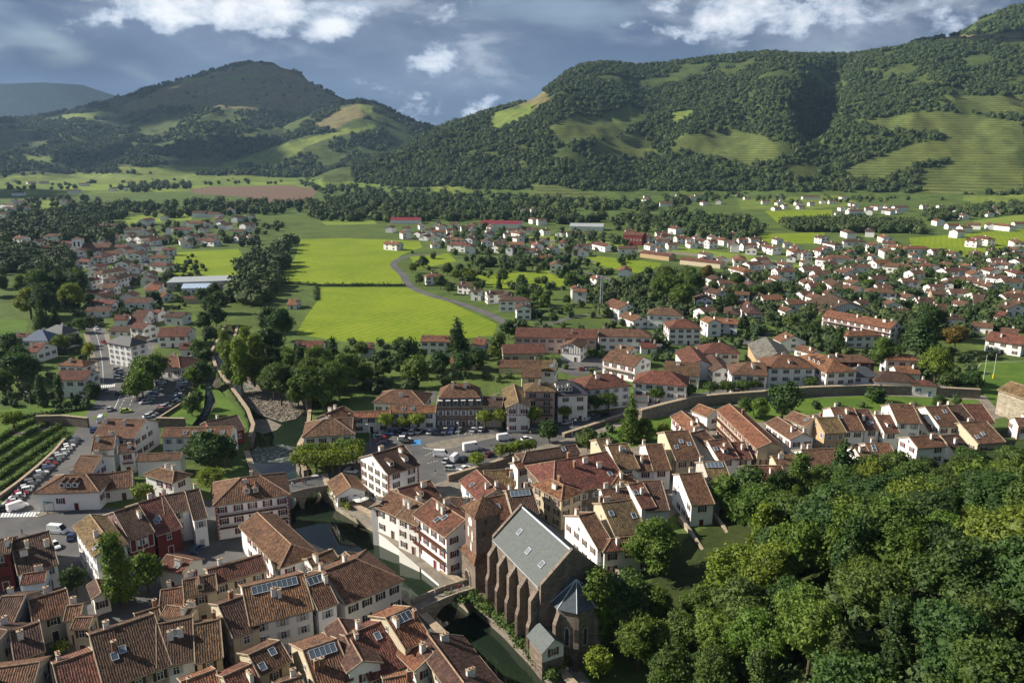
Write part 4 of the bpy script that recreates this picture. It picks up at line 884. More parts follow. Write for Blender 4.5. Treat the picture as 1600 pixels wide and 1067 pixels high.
# middle distance, east
H(1062,498,1071,498,1065,513,12,'h','w','r','r','white three-storey hipped house with deep red shutters')
H(1030,480,1050,481,1030,492,11,'h','w','b','y','white apartment house with brown hipped roof on a lawn')
H(957,466,982,474,965,483,9,'g','w','b',None,'plain white hall with brown roof near the lattice mast')
H(980,486,1002,494,988,502,7,'g','w','b','b','white house with brown roof below the plain hall')
H(1078,540,1096,562,1066,566,9,'g','w','r',None,'hall with smooth crimson red roof',ch=0,win=False)
H(1115,535,1128,535,1130,552,10,'h','w','r','r','white house with orange-brown hipped roof beside the crimson roof')
H(1112,553,1130,573,1100,566,8,'g','w','d','b','dark brown roofed house behind the tree-lined street')
H(1040,563,1094,567,1062,586,9,'g','w','b','b','white-gabled house with brown roof in front of the crimson hall')
H(1197,526,1215,552,1182,562,12,'g','t','g',None,'large hall with weathered grey-green metal roof and tan walls',ch=0,win=False,name='sports_hall',cat='hall')
H(1168,565,1196,566,1165,586,12,'h1','w','b','r','white corner house with red shutters and brown hipped roof',ch=2)
H(1220,554,1238,554,1232,575,13,'h','w','b','g','white villa with green shutters and one roof dormer',dorm=1)
H(1277,551,1302,562,1290,582,12,'h','w','o','b','white villa with orange roof and three white dormers',dorm=3)
H(1340,572,1352,572,1346,589,9,'h','w','k','b','white house with steep dark slate roof behind the town wall',pitch=.65)
H(1385,579,1406,580,1402,597,8,'h','w','d','u','long white school with blue arched windows and brown hipped roof')
H(1436,593,1451,594,1448,603,6,'h','w','r','u','low white school wing with red-brown roof')
H(1395,552,1420,553,1408,563,9,'h','w','o','b','white house with orange-brown hipped roof next to bright green tree')
H(1397,571,1433,572,1415,584,6,'g','w','o',None,'low orange roof behind the slate house',win=False)
H(1300,553,1346,554,1322,566,9,'h','r','b','r','dark red walled house with brown hipped roof')
H(1295,484,1402,503,1292,491,13,'g','w','o','r','long white four-storey hotel with orange roof and red balconies',a_=-6,ch=4,storeys=4,name='hotel',cat='hotel',balc=1)
H(1328,517,1361,516,1345,525,8,'h','w','o','b','white annex with orange roof in front of the long hotel')
H(1297,458,1326,473,1256,475,9.5,'g','w','d','b','wide white chalet with very broad dark red-brown roof',pitch=.36,timber=True,maxa=16)
H(1365,449,1388,450,1373,457,8.5,'h','w','b','b','tidy white two-storey house with brown hipped roof among gardens')
H(1455,451,1475,452,1465,460,9,'g','t','d','b','tan brick house with dark roof among white neighbours')
H(1430,464,1455,464,1445,473,7,'g','w','d','b','white bungalow with wide dark roof below the tan house')
H(1455,474,1479,475,1465,482,6,'g','w','r','b','long low white house with red-brown roof below the tan house')
H(1395,481,1420,482,1408,490,5,'g','w','d','b','low dark roof beside the parked cars behind the long hotel')
H(1520,459,1536,460,1528,468,8,'g','w','d','b','white house with dark roof on the railway lawn')
H(1575,470,1592,475,1565,482,8.5,'g','w','d','b','white gabled house with dark roof near the silver-blue tree')
H(1560,485,1574,487,1552,494,6,'g','w','r','b','white bungalow with red-brown roof near the silver-blue tree')
H(1548,517,1604,525,1540,531,9,'g','w','r','b','large white lodge with red-brown roof above the pitch')
H(1520,502,1552,505,1535,511,5.5,'g','w','b','b','low white building with brown roof above the lodge')
H(1565,511,1592,514,1578,520,5.5,'g','w','b','b','low brown-roofed building behind the lodge')
H(1480,491,1493,491,1486,499,7,'h','w','d','b','small white square house with dark pyramid roof')
H(1228,518,1241,524,1206,528,8,'g','w','b','b','white house with brown roof behind the grey-green hall')
H(1250,538,1277,545,1262,551,5.5,'g','w','b','b','low brown-roofed cottages beside the grey-green hall')
H(1583,616,1640,622,1600,632,5,'g','w','o',None,'low orange-roofed clubhouse beside the pitch',ch=0) if False else None
# west street
for q_ in ((165,443,182,443,175,450,7.5,'b'),(172,430,190,430,182,437,8,'b'),(120,433,131,433,126,440,6.5,'d'),(135,453,172,453,155,460,5,'r'),(148,467,182,468,165,476,7,'r'),(232,445,252,445,242,454,7.5,'o'),(252,456,263,457,258,466,6,'o'),(180,492,201,491,190,500,7,'r'),(214,484,233,484,224,492,8,'r'),(176,509,214,510,195,518,5,'d'),(212,503,233,505,222,514,9,'r'),(243,483,253,484,248,491,6.5,'r'),(263,486,291,487,277,496,7,'d')):
    H(*q_[:7], 'g', 'w', q_[7], 'b', 'white house with brown-red tiled roof along the winding west street', lod=1, group='houses along the west street')
# ------------------------------------------------------------------ far houses: base pixel, width in pixels
def far_house(u, v, wpx, label, group, roof='r', walls='w', hk=None):
    c = at(u, v, 0); mpp = c.y / FPX * 1.03; Lh = max(7., min(26., wpx * mpp)); wa = max(3.4, min(5.5, Lh * .42)); hr = hk or rh.uniform(7.0, 9.2)
    ang = rh.choice((0, .35, -.4, 1.2, 1.45, 1.57, 1.75, -1.2)) + rh.uniform(-.2, .2)
    lod = 2 if v < 440 else 1; label = label.replace('brown-red roof', {'r': 'red-brown', 'b': 'plain brown', 'd': 'dark brown', 'o': 'orange'}[roof] + ' roof')
    house_at(c.x, c.y + wa, ang, Lh, wa, wa, hr, .42, rh.choice('gggh'), walls, roof, rh.choice('bbr'), label, lod=lod, group=group, win=v > 372, ch=1 if v > 360 else 0, z0=0.0)
Z3 = [(30,345,50),(100,340,60),(150,310,50),(170,350,45),(210,360,40),(255,360,40),(300,370,45),(345,355,45),(390,370,50),(430,365,40),(400,385,45),(470,395,60),(560,395,60)]
for a_, b_, c_ in Z3: far_house(1000 + a_ / 2.667, 250 + b_ / 2.667, c_ / 2.667, 'small white house with dull red roof in the estate along the railway', 'houses along the railway', rh.choice('rrb'))
Z3 = [(655,410,60),(700,420,50),(765,410,60),(840,435,60),(885,415,50),(765,350,50),(875,325,55),(810,375,50),(900,365,50),(965,320,45),(1030,345,80),(1045,370,50),(985,385,60),(1040,410,60),(1075,390,50),(1155,395,70),(1010,465,80),(1090,475,70),(1215,480,80),(1295,470,70),(1295,500,70),(1375,480,60),(1410,510,70),(1480,490,70),(1515,525,85),(1580,500,60),(1130,545,70),(420,445,70),(550,465,85),(605,500,80),(470,560,80),(430,600,60),(320,530,70),(270,630,90),(325,600,80),(390,680,80),(370,725,90),(470,670,90),(550,620,90),(300,735,80),(645,635,80),(740,570,70),(820,550,90),(430,500,70)]
for a_, b_, c_ in Z3: far_house(1000 + a_ / 2.667, 250 + b_ / 2.667, c_ / 2.667, 'white detached house with brown-red roof in the eastern gardens', 'detached houses in the eastern gardens', rh.choice('rrbdo'))
Z3 = [(900,230,80),(960,230,40),(990,210,45),(1040,225,50),(1090,215,60),(1250,275,50),(1330,325,50),(1310,290,50),(1360,305,50),(1400,290,50),(1470,290,60),(1520,295,60),(1590,290,50),(1440,355,50),(1400,365,50),(1580,370,50),(1570,405,70),(690,120,40),(715,165,50),(730,140,40),(770,145,40),(850,165,45),(955,148,40),(1400,155,60),(1510,155,50),(410,155,70),(215,170,40),(150,175,50),(110,195,50),(270,190,40),(330,185,50),(60,150,30),(110,145,40),(165,150,40),(30,180,40)]
for a_, b_, c_ in Z3: far_house(1000 + a_ / 2.667, 250 + b_ / 2.667, c_ / 2.667, 'tiny white far house at the foot of the vineyard mountain', 'far houses below the vineyard mountain', rh.choice('rrb'))
Z8 = [(40,455,60),(140,455,50),(220,490,65),(290,465,55),(370,450,70),(340,490,90),(130,495,70),(555,440,70),(660,470,60),(865,475,70),(840,500,60),(540,535,80),(640,555,80),(455,540,70),(470,575,80),(540,590,80),(710,580,75),(830,570,90),(790,600,60),(960,580,80),(1010,545,60),(1000,660,100),(1080,710,110),(55,565,110),(310,780,50),(1120,550,60),(1370,570,160),(1530,590,120),(875,340,45),(935,335,50),(930,400,45),(985,410,55)]
for a_, b_, c_ in Z8: far_house(600 + a_ / 4, 250 + b_ / 4, c_ / 4, 'white house with brown-red roof in the hamlet beyond the great meadow', 'houses of the hamlet beyond the meadow', rh.choice('rrbo'))
Z8 = [(525,840,110),(580,880,60),(690,900,110),(770,910,90),(820,950,110),(870,1000,120)]
for a_, b_, c_ in Z8: far_house(600 + a_ / 4, 250 + b_ / 4, c_ / 4, 'white house with brown-red roof in the row along the country road', 'houses in a row along the country road', 'd')
for a_, b_, c_ in [(1200,870,70),(1230,895,80),(1330,790,70),(1510,740,110)]: far_house(600 + a_ / 4, 250 + b_ / 4, c_ / 4, 'white garden house with orange-red roof close to the lattice mast', 'houses near the lattice mast', 'o')
Z6 = [(120,720,80),(345,715,90),(360,755,130),(230,745,90),(665,645,105),(580,690,80),(830,665,110),(800,700,70),(900,720,120),(960,735,90),(1010,725,70),(755,785,100),(850,840,130),(480,820,90),(640,850,80),(990,860,110),(265,790,90),(110,835,60)]
for a_, b_, c_ in Z6: far_house(a_ / 4, 200 + b_ / 4, c_ / 4, 'white house with brown-red roof near the white-towered church', 'houses near the white-towered church', rh.choice('rbd'))
Z6 = [(1190,720,80),(1320,740,80),(1140,670,100),(1060,665,50),(1020,580,70),(910,610,110),(1240,560,80),(1330,560,70),(1440,540,80),(1360,600,110),(1480,590,80),(1540,640,90),(1560,580,80),(1230,620,100),(1400,640,90),(1490,720,60)]
for a_, b_, c_ in Z6: far_house(a_ / 4, 200 + b_ / 4, c_ / 4, 'white house with brown-red roof behind the western meadow', 'houses behind the western meadow', rh.choice('rrb'))
Z6 = [(460,410,80),(110,425,110),(60,505,110),(20,565,40),(700,395,60),(780,395,40),(580,300,70),(190,350,80),(270,350,60),(520,365,70),(80,340,80),(40,330,50)]
for a_, b_, c_ in Z6: far_house(a_ / 4, 200 + b_ / 4, c_ / 4, 'tiny white far house in the valley under the bare peak', 'far houses under the bare peak', rh.choice('rb'))
for a_, b_, c_ in [(560,700,90),(630,760,80),(540,770,80),(700,830,90),(760,900,100),(600,920,90),(680,960,100),(730,1000,110),(560,1010,90),(650,1040,100),(830,930,80),(930,960,80),(1000,900,80),(880,780,90),(1050,800,70),(310,830,80),(420,770,80),(530,880,80)]: far_house(a_ / 4, 200 + b_ / 4, c_ / 4, 'white house with brown-red roof packed along the upper west street', 'houses along the upper west street', rh.choice('rrbd'))
# ------------------------------------------------------------------ church with tower
def frame(x1, y1, x2, y2, ex, ey, hr, pitch, maxa=16):
    P1, P2 = at(x1, y1, hr), at(x2, y2, hr); d = P2 - P1; L = d.length; d.normalize(); n = Vector((-d.y, d.x, 0)); best = (1e9, 5)
    for s in (-1, 1):
        for k in range(20, maxa * 10):
            a = k / 10; z = hr - a * pitch; q1 = P1 + n * s * a; q2 = P2 + n * s * a; u1, v1 = proj(q1.x, q1.y, z); u2, v2 = proj(q2.x, q2.y, z)
            dx, dy = u2 - u1, v2 - v1; dist = abs((ex - u1) * dy - (ey - v1) * dx) / math.hypot(dx, dy)
            if dist < best[0]: best = (dist, s * a)
    a = best[1]
    if a > 0: d = -d
    c = (P1 + P2) / 2
    return c, math.atan2(d.y, d.x), L, abs(a)
HRC, PC = 21.0, .85
cc, cang, CL, CA = frame(816, 792, 892, 859, 802, 877, HRC, PC)
church = empty('church', (cc.x, cc.y, 0), cang, 'reddish stone church with grey slate roof and tall buttresses by the river', 'church')
ce = HRC - CA * PC; L2 = CL / 2; wy = CA - .35
mb = MB()
for s in (-1, 1):
    pts = [(-L2, s * wy, -.5), (L2, s * wy, -.5), (L2, s * wy, ce + .1), (-L2, s * wy, ce + .1)]; mb.face(pts if s < 0 else pts[::-1], 'stone')
for s in (-1, 1):                                   # gable ends with raised parapet
    x0, x1 = sorted((s * L2, s * (L2 + .7))); prof = [(-wy - .1, -.5), (wy + .1, -.5), (wy + .1, ce + .7), (0, HRC + .6), (-wy - .1, ce + .7)]
    mb.face([(x1, y, z) for y, z in prof], 'stone'); mb.face([(x0, y, z) for y, z in prof[::-1]], 'stone')
    for i in range(5): (y0, z0_), (y1, z1_) = prof[i], prof[(i + 1) % 5]; mb.face([(x0, y0, z0_), (x0, y1, z1_), (x1, y1, z1_), (x1, y0, z0_)], 'stone')
mb.build('wall', church)
mb = MB(); sl = math.hypot(CA, CA * PC)
mb.face([(-L2, -CA, ce), (L2, -CA, ce), (L2, 0, HRC), (-L2, 0, HRC)], 'slate', [(0, 0), (CL, 0), (CL, sl), (0, sl)])
mb.face([(L2, CA, ce), (-L2, CA, ce), (-L2, 0, HRC), (L2, 0, HRC)], 'slate', [(0, 0), (CL, 0), (CL, sl), (0, sl)])
mb.face([(-L2, -CA, ce - .25), (L2, -CA, ce - .25), (L2, -CA, ce), (-L2, -CA, ce)], 'zinc'); mb.face([(L2, CA, ce - .25), (-L2, CA, ce - .25), (-L2, CA, ce), (L2, CA, ce)], 'zinc')
ro = mb.build('roof', church); ro.color = c4((.080, .092, .088))
cp = MB(); cp.tube((-L2, 0, HRC), (L2, 0, HRC), .22, .22, 'zinc', 6); cp.build('ridge_flashing', ro)
for x in (-.25, .05, .33):
    for f in (.45,):
        link('skylight', sky_mesh(.5, .6), ro, (x * CL, -CA * f - 1.2 * (x > 0), HRC - (CA * f + 1.2 * (x > 0)) * PC + .03)).rotation_euler = (math.atan(PC), 0, 0)
def buttress(par, x, y, rz, h, w_=1.1, dep=1.7):
    b_ = MB(); b_.face([(-w_ / 2, 0, -.5), (w_ / 2, 0, -.5), (w_ / 2, 0, h), (-w_ / 2, 0, h)], 'stone')
    prof = [(0, -.5), (-dep - .5, -.5), (-dep - .5, h * .45), (-dep, h * .55), (-dep, h - 2.2), (0, h)]
    b_.face([(-w_ / 2, y_, z_) for y_, z_ in prof], 'stone'); b_.face([(w_ / 2, y_, z_) for y_, z_ in prof[::-1]], 'stone')
    for i in range(1, 5): (a, z0_), (c, z1_) = prof[i], prof[i + 1]; b_.face([(-w_ / 2, a, z0_), (w_ / 2, a, z0_), (w_ / 2, c, z1_), (-w_ / 2, c, z1_)], 'stone')
    b_.face([(-w_ / 2, prof[1][0], prof[1][1]), (w_ / 2, prof[1][0], prof[1][1]), (w_ / 2, prof[2][0], prof[2][1]), (-w_ / 2, prof[2][0], prof[2][1])], 'stone')
    o_ = b_.build('buttress', par, (x, y, 0)); o_.rotation_euler = (0, 0, rz); return o_
def lancet(par, x, y, z, rz, w_=.55, h=4.2):
    b_ = MB(); arc = [(-w_, 0), (w_, 0), (w_, h * .7)] + [(w_ * math.cos(t_) , h * .7 + w_ * 1.6 * math.sin(t_)) for t_ in (.5, 1.0, 1.57, 2.1, 2.6)] + [(-w_, h * .7)]
    b_.face([(px_, -.03, pz_) for px_, pz_ in arc], 'pane')
    for i in range(len(arc)):
        (a, z0_), (c, z1_) = arc[i], arc[(i + 1) % len(arc)]; b_.tube((a, -.05, z0_), (c, -.05, z1_), .14, .14, 'palestone', 5)
    o_ = b_.build('lancet_window', par, (x, y, z)); o_.rotation_euler = (0, 0, rz); return o_
for k in range(5): buttress(church, -L2 + .8 + k * (CL - 1.6) / 4, -wy, 0, ce - .6)
for k in range(4): lancet(church, -L2 + .8 + (k + .5) * (CL - 1.6) / 4, -wy, ce * .42, 0)
# apse
AR, AE, AH = min(CA * .62, 6.0), 11.5, 16.0; ax = L2 + .7
apx = [(ax, -AR), (ax + AR * .55, -AR), (ax + AR * 1.15, -AR * .45), (ax + AR * 1.15, AR * .45), (ax + AR * .55, AR), (ax, AR)]
mb = MB(); mb.prism(apx, -.5, AE, 'stone', cap=False); mb.build('apse', church)
mb = MB(); top = (ax + AR * .35, 0, AH); ov = [((x - ax) * 1.08 + ax, y * 1.08, AE) for x, y in apx]
for i in range(5): mb.face([ov[i], ov[i + 1], top], 'slate', [(0, 0), (4, 0), (2, 6)])
mb.face([ov[0], top, (ax, 0, AH)], 'slate', [(0, 0), (2, 6), (0, 6)]); mb.face([ov[5], (ax, 0, AH), top], 'slate', [(0, 0), (0, 6), (2, 6)])
for i in range(6): mb.tube(ov[i], top, .1, .1, 'zinc', 5)
ar = mb.build('apse_roof', church); ar.color = c4((.055, .072, .085))
for i in range(1, 5):
    (x, y) = apx[i]; an = math.atan2(y, x - ax - AR * .35); buttress(church, x, y, an + math.pi / 2, AE - .8, .9, 1.0)
for i in range(5):
    (xa, ya_), (xb, yb_) = apx[i], apx[i + 1]; lancet(church, (xa + xb) / 2, (ya_ + yb_) / 2, 4.0, math.atan2(yb_ - ya_, xb - xa), .5, 4.4)
# sacristy
M_ = Matrix.Translation((cc.x, cc.y, 0)) @ Matrix.Rotation(cang, 4, 'Z')
mb = MB(); sx0, sx1, sy0, sy1 = L2 + 1.0, L2 + 6.0, -wy - 2.6, -wy + 2.0
mb.box((sx0, sy0, -.5), (sx1, sy1, 5.8), 'stone', top=False); mb.box((sx1, sy0 + .1, 3.4), (sx1 + .05, sy1 - .1, 5.8), 'offwhite'); ym = (sy0 + sy1) / 2
mb.face([(sx1 + .05, sy0, 5.8), (sx1 + .05, sy1, 5.8), (sx1 + .05, ym, 7.7)], 'offwhite'); mb.build('sacristy', church)
mb = MB(); mb.face([(sx0 - .6, sy0 - .4, 5.6), (sx1 + .5, sy0 - .4, 5.6), (sx1 + .5, ym, 7.85), (sx0 - .6, ym, 7.85)], 'slate', [(0, 0), (6, 0), (6, 3), (0, 3)]); mb.face([(sx1 + .5, sy1 + .4, 5.6), (sx0 - .6, sy1 + .4, 5.6), (sx0 - .6, ym, 7.85), (sx1 + .5, ym, 7.85)], 'slate', [(0, 0), (6, 0), (6, 3), (0, 3)])
mb.build('sacristy_roof', church).color = c4((.08, .095, .095))
w_ = link('window', win_mesh('Lb'), church, (sx1 + .07, ym, 5.0)); w_.rotation_euler = (0, 0, -math.pi / 2)
# clock tower over the gate
kp = at(745, 928, 0); dX, dY = Vector((math.cos(cang), math.sin(cang), 0)), Vector((-math.sin(cang), math.cos(cang), 0)); TS = 5.8
tc_ = kp - dX * TS / 2 + dY * TS / 2
tow = empty('clock_tower', (tc_.x, tc_.y, 0), cang, 'square brick clock tower with tiled pyramid roof above the bridge gate', 'tower'); h_ = TS / 2
mb = MB(); mb.box((-h_, -h_, -4), (h_, h_, 18.6), 'stone', top=False); mb.face([(-h_ - .03, -h_ - .03, 8.2), (h_ + .03, -h_ - .03, 8.2), (h_ + .03, -h_ - .03, 18.6), (-h_ - .03, -h_ - .03, 18.6)], 'brick'); mb.build('shaft', tow)
mb = MB(); mb.box((-h_ - 1.5, -h_ - .5, -4), (h_ + .5, h_ + .6, 8.0), 'stone', top=False); mb.build('gatehouse', tow)
mb = MB(); o_, zt = h_ + .15, 9.6
lo_ = [(-h_ - 2.0, -h_ - 1.1, 7.7), (h_ + 1.1, -h_ - 1.1, 7.7), (h_ + 1.1, h_ + 1.0, 7.7), (-h_ - 2.0, h_ + 1.0, 7.7)]; hi_ = [(-h_, -h_, zt), (h_, -h_, zt), (h_, h_, zt), (-h_, h_, zt)]
for i in range(4): j = (i + 1) % 4; mb.face([lo_[i], lo_[j], hi_[j], hi_[i]], 'tile', [(0, 0), (8, 0), (7, 2.3), (1, 2.3)])
pr = mb.build('pent_roof', tow); pr.color = c4(RC['b'])
mb = MB(); q4 = [(-h_ - .8, -h_ - .8, 18.5), (h_ + .8, -h_ - .8, 18.5), (h_ + .8, h_ + .8, 18.5), (-h_ - .8, h_ + .8, 18.5)]
for i in range(4): mb.face([q4[i], q4[(i + 1) % 4], (0, 0, 21.6)], 'tile', [(0, 0), (8, 0), (4, 5)])
mb.face(q4[::-1], 'wood'); mb.build('roof', tow).color = c4(RC['b'])
mb = MB(); yk = -h_ - .05
mb.tube((0, yk + .02, 16.2), (0, yk - .06, 16.2), 1.0, 1.0, 'white_paint', 20); cl = mb.build('clock_face', tow)
mb = MB(); mb.box((-.04, yk - .10, 16.2), (.04, yk - .07, 17.0), 'iron'); mb.box((-.03, yk - .13, 16.17), (.5, yk - .10, 16.23), 'iron'); mb.build('clock_hands', cl)
for x, z, hh in ((-1.0, 12.2, 2.4), (1.0, 11.8, 2.4), (.3, 8.4, 2.8)):
    mb = MB(); mb.box((-.55, -.02, 0), (.55, .05, hh), 'palestone'); mb.tube((0, .05, hh), (0, -.02, hh), .55, .55, 'palestone', 14)
    mb.box((-.36, -.06, .15), (.36, -.02, hh), 'sh_white'); o2 = mb.build('louvred_opening', tow, (x, yk - .02, z))
for x, y, z in ((h_ + .04, -1.0, 13.5), (h_ + .04, -.6, 16.3)):
    mb = MB(); mb.box((-.02, -.4, 0), (.03, .4, 1.1), 'pane'); mb.build('slit_window', tow, (x, y, z))
mb = MB(); arc = [(-1.5, 0), (1.5, 0), (1.5, 2.6)] + [(1.5 * math.cos(t_), 2.6 + 1.5 * math.sin(t_)) for t_ in (.5, 1., 1.57, 2.1, 2.6)] + [(-1.5, 2.6)]
mb.face([(x - .8, -h_ - .53, z) for x, z in arc], 'sh_dark')  # flat dark panel stands in for the shade inside the archway
for i in range(2, len(arc)): (a, z0_), (c, z1_) = arc[i - 1], arc[i]; mb.tube((a - .8, -h_ - .55, z0_), (c - .8, -h_ - .55, z1_), .25, .25, 'palestone', 6)
mb.build('gate_arch', tow)
# ------------------------------------------------------------------ bridges
def bridge(name, p0, p1, width, zd, arches, label, mname='palestone', par=.9):
    d = p1 - p0; d.z = 0; L = d.length; d.normalize(); e = empty(name, (p0.x, p0.y, 0), math.atan2(d.y, d.x), label, 'bridge'); mb = MB(); N = 60; hw = width / 2
    def low(x):
        for a, b_, h in arches:
            if a < x < b_: return WZ + .2 + h * math.sqrt(max(0, 1 - ((x - (a + b_) / 2) / ((b_ - a) / 2)) ** 2))
        return WZ - 1.2
    hump = lambda x: zd + .5 * math.sin(math.pi * x / L)
    for i in range(N):
        xa, xb = L * i / N, L * (i + 1) / N; la, lb = low(xa), low(xb); ha, hb = hump(xa), hump(xb)
        mb.face([(xa, -hw, la), (xb, -hw, lb), (xb, -hw, hb), (xa, -hw, ha)], mname); mb.face([(xb, hw, lb), (xa, hw, la), (xa, hw, ha), (xb, hw, hb)], mname)
        mb.face([(xa, hw, la), (xb, hw, lb), (xb, -hw, lb), (xa, -hw, la)], mname)
    mb.build('arch_masonry', e); dk = MB(); pp = [MB(), MB()]
    for i in range(N):
        xa, xb = L * i / N, L * (i + 1) / N; ha, hb = hump(xa), hump(xb); dk.face([(xa, -hw, ha), (xb, -hw, hb), (xb, hw, hb), (xa, hw, ha)], 'asphalt' if width > 5 else 'paving')
    for s, b_ in zip((-1, 1), pp):
        for i in range(14):
            xa, xb = L * i / 14, L * (i + 1) / 14; ha, hb = hump(xa), hump(xb); y0, y1 = sorted((s * hw, s * (hw - .4)))
            for f in (([(xa, y0, ha), (xb, y0, hb), (xb, y0, hb + par), (xa, y0, ha + par)]), ([(xb, y1, hb), (xa, y1, ha), (xa, y1, ha + par), (xb, y1, hb + par)]), ([(xa, y0, ha + par), (xb, y0, hb + par), (xb, y1, hb + par), (xa, y1, ha + par)])): b_.face(f, mname)
        b_.build('parapet', e)
    dk.build('deck', e); return e
a0, a1 = at(650, 951, .5), at(738, 917, .5); d_ = (a1 - a0).length
bridge('footbridge', a0, a1, 4.4, .7, [(d_ * .2, d_ * .82, 4.2)], 'old stone arch footbridge leading to the tower gate')
a0, a1 = at(424, 771, .6), at(514, 752, .6); d_ = (a1 - a0).length
bridge('road_bridge', a0, a1, 8.5, .5, [(d_ * .12, d_ * .42, 3.8), (d_ * .48, d_ * .86, 3.9)], 'low stone road bridge with two arches over the pool', 'greystone', .8)
# ------------------------------------------------------------------ brick mansion with slate mansard
pl, pr_ = at(683, 667, 0), at(754, 666, 0); d = pr_ - pl; ML = d.length; man = empty('brick_mansion', ((pl + pr_) / 2).to_tuple(), math.atan2(d.y, d.x), 'brick mansion with slate mansard, six white dormers and stone trim on the square', 'mansion'); D = 13.0; ml = ML / 2
mb = MB(); mb.box((-ml, 0, -.5), (ml, D, 7.2), 'brick', top=False); mb.box((-ml - .15, -.15, 3.3), (ml + .15, D + .15, 3.6), 'palestone'); mb.box((-ml - .25, -.25, 7.2), (ml + .25, D + .25, 7.6), 'palestone'); mb.build('wall', man)
mb = MB(); b4 = [(-ml - .1, -.1, 7.6), (ml + .1, -.1, 7.6), (ml + .1, D + .1, 7.6), (-ml - .1, D + .1, 7.6)]; i_ = .9; t4 = [(-ml + i_, i_, 10.6), (ml - i_, i_, 10.6), (ml - i_, D - i_, 10.6), (-ml + i_, D - i_, 10.6)]
for k in range(4): j = (k + 1) % 4; mb.face([b4[k], b4[j], t4[j], t4[k]], 'slate', [(0, 0), (9, 0), (9, 3), (0, 3)])
mb.build('mansard', man).color = c4((.06, .07, .085))
mb = MB(); e4 = [(x * 1.04, y + (-.4 if y < D / 2 else .4), 10.5) for x, y, _ in t4]; ra, rb = (-ml * .42, D / 2, 14.0), (ml * .42, D / 2, 14.0)
mb.face([e4[0], e4[1], rb, ra], 'tile', [(0, 0), (18, 0), (13, 7), (5, 7)]); mb.face([e4[2], e4[3], ra, rb], 'tile', [(0, 0), (18, 0), (13, 7), (5, 7)]); mb.face([e4[1], e4[2], rb], 'tile', [(0, 0), (12, 0), (6, 7)]); mb.face([e4[3], e4[0], ra], 'tile', [(0, 0), (12, 0), (6, 7)]); mb.face(e4[::-1], 'wood')
rm_ = mb.build('roof', man); rm_.color = c4(RC['b'])
for x in (-ml * .3, ml * .25): link('chimney', chim_mesh(0), man, (x, D / 2 - 1.5, 13.2))
for k in range(6):
    x = -ml + (k + .5) * ML / 6; dm = MB(); dm.box((-.7, -.3, 0), (.7, 1.4, 1.9), 'palestone'); dm.box((-.42, -.34, .2), (.42, -.3, 1.6), 'pane'); dm.box((-.85, -.45, 1.9), (.85, 1.5, 2.1), 'white_paint'); dm.build('dormer', man, (x, .1, 7.75))
    for z in (5.2, 1.5):
        if z < 2 and k == 3: link('door', door_mesh('b'), man, (x, -.01, 0)).rotation_euler = (0, 0, math.pi); continue
        w_ = link('window', win_mesh('Lw'), man, (x, -.02, z)); w_.rotation_euler = (0, 0, math.pi); w_.scale = (1, 1, 1.2)
# ------------------------------------------------------------------ white-towered church, shops, sheds, mast
def big_box(name, cat, label, u0, v0, u1, v1, depth, h, wallm, roofm, slope=0, windows=0):
    p, q_ = at(u0, v0, 0), at(u1, v1, 0); d = q_ - p; L = d.length; e = empty(name, ((p + q_) / 2).to_tuple(), math.atan2(d.y, d.x), label, cat); l = L / 2; mb = MB(); mb.box((-l, 0, -.4), (l, depth, h), wallm, top=False); mb.build('wall', e); mb = MB()
    if slope: mb.face([(-l - .4, -.4, h), (l + .4, -.4, h), (l + .4, depth / 2, h + slope), (-l - .4, depth / 2, h + slope)], roofm, [(0, 0), (L, 0), (L, depth / 2), (0, depth / 2)]); mb.face([(l + .4, depth + .4, h), (-l - .4, depth + .4, h), (-l - .4, depth / 2, h + slope), (l + .4, depth / 2, h + slope)], roofm, [(0, 0), (L, 0), (L, depth / 2), (0, depth / 2)]); [mb.face([(s * l, 0, h), (s * l, depth, h), (s * l, depth / 2, h + slope)], wallm) for s in (-1, 1)]
    else: mb.box((-l - .3, -.3, h), (l + .3, depth + .3, h + .5), roofm)
    r_ = mb.build('roof', e); r_.color = c4(RC['r'])
    for k in range(windows):
        w_ = link('window', win_mesh('L-'), e, (-l + (k + .5) * L / windows, -.02, h * .55)); w_.rotation_euler = (0, 0, math.pi); w_.scale = (1.4, 1, 1.1)
    return e
big_box('supermarket', 'shop', 'long flat-roofed grey-green store beside the western meadow', 262, 456, 374, 452, 24, 6, 'grey', 'metal', 0, 10)
big_box('warehouse', 'warehouse', 'warehouse with pale blue metal roof in front of the store', 285, 462, 332, 461, 12, 5, 'white', 'bluemetal', 2.2, 4)
big_box('low_shed', 'shed', 'long low shed with red-brown roof in front of the pale blue warehouse', 288, 475, 360, 472, 6, 3.2, 'cream', 'tile', 1.4, 0)
big_box('commercial_hall', 'hall', 'wide commercial hall with crimson roof beyond the hamlet', 750, 357, 812, 358, 30, 6, 'white', 'redmetal', 3, 0)
big_box('market_hall', 'hall', 'far shed with bright crimson roof among trees', 610, 350, 656, 350, 20, 5, 'white', 'redmetal', 3, 0)
big_box('farm_shed', 'shed', 'long grey farm shed below the mountain woods', 890, 360, 942, 361, 22, 5, 'white', 'metal', 3, 0)
big_box('apartment_block', 'apartments', 'red and white apartment block beside the railway', 973, 382, 1003, 384, 12, 10, 'redwall', 'tile', 3, 6)
big_box('railway_shed', 'shed', 'long brown-roofed railway shed with pale walls', 1062, 413, 1125, 420, 10, 4, 'cream', 'tile', 2, 0)
big_box('railway_shed', 'shed', 'short brown-roofed goods shed by the railway', 1000, 402, 1045, 408, 10, 4, 'tan', 'tile', 2, 0)
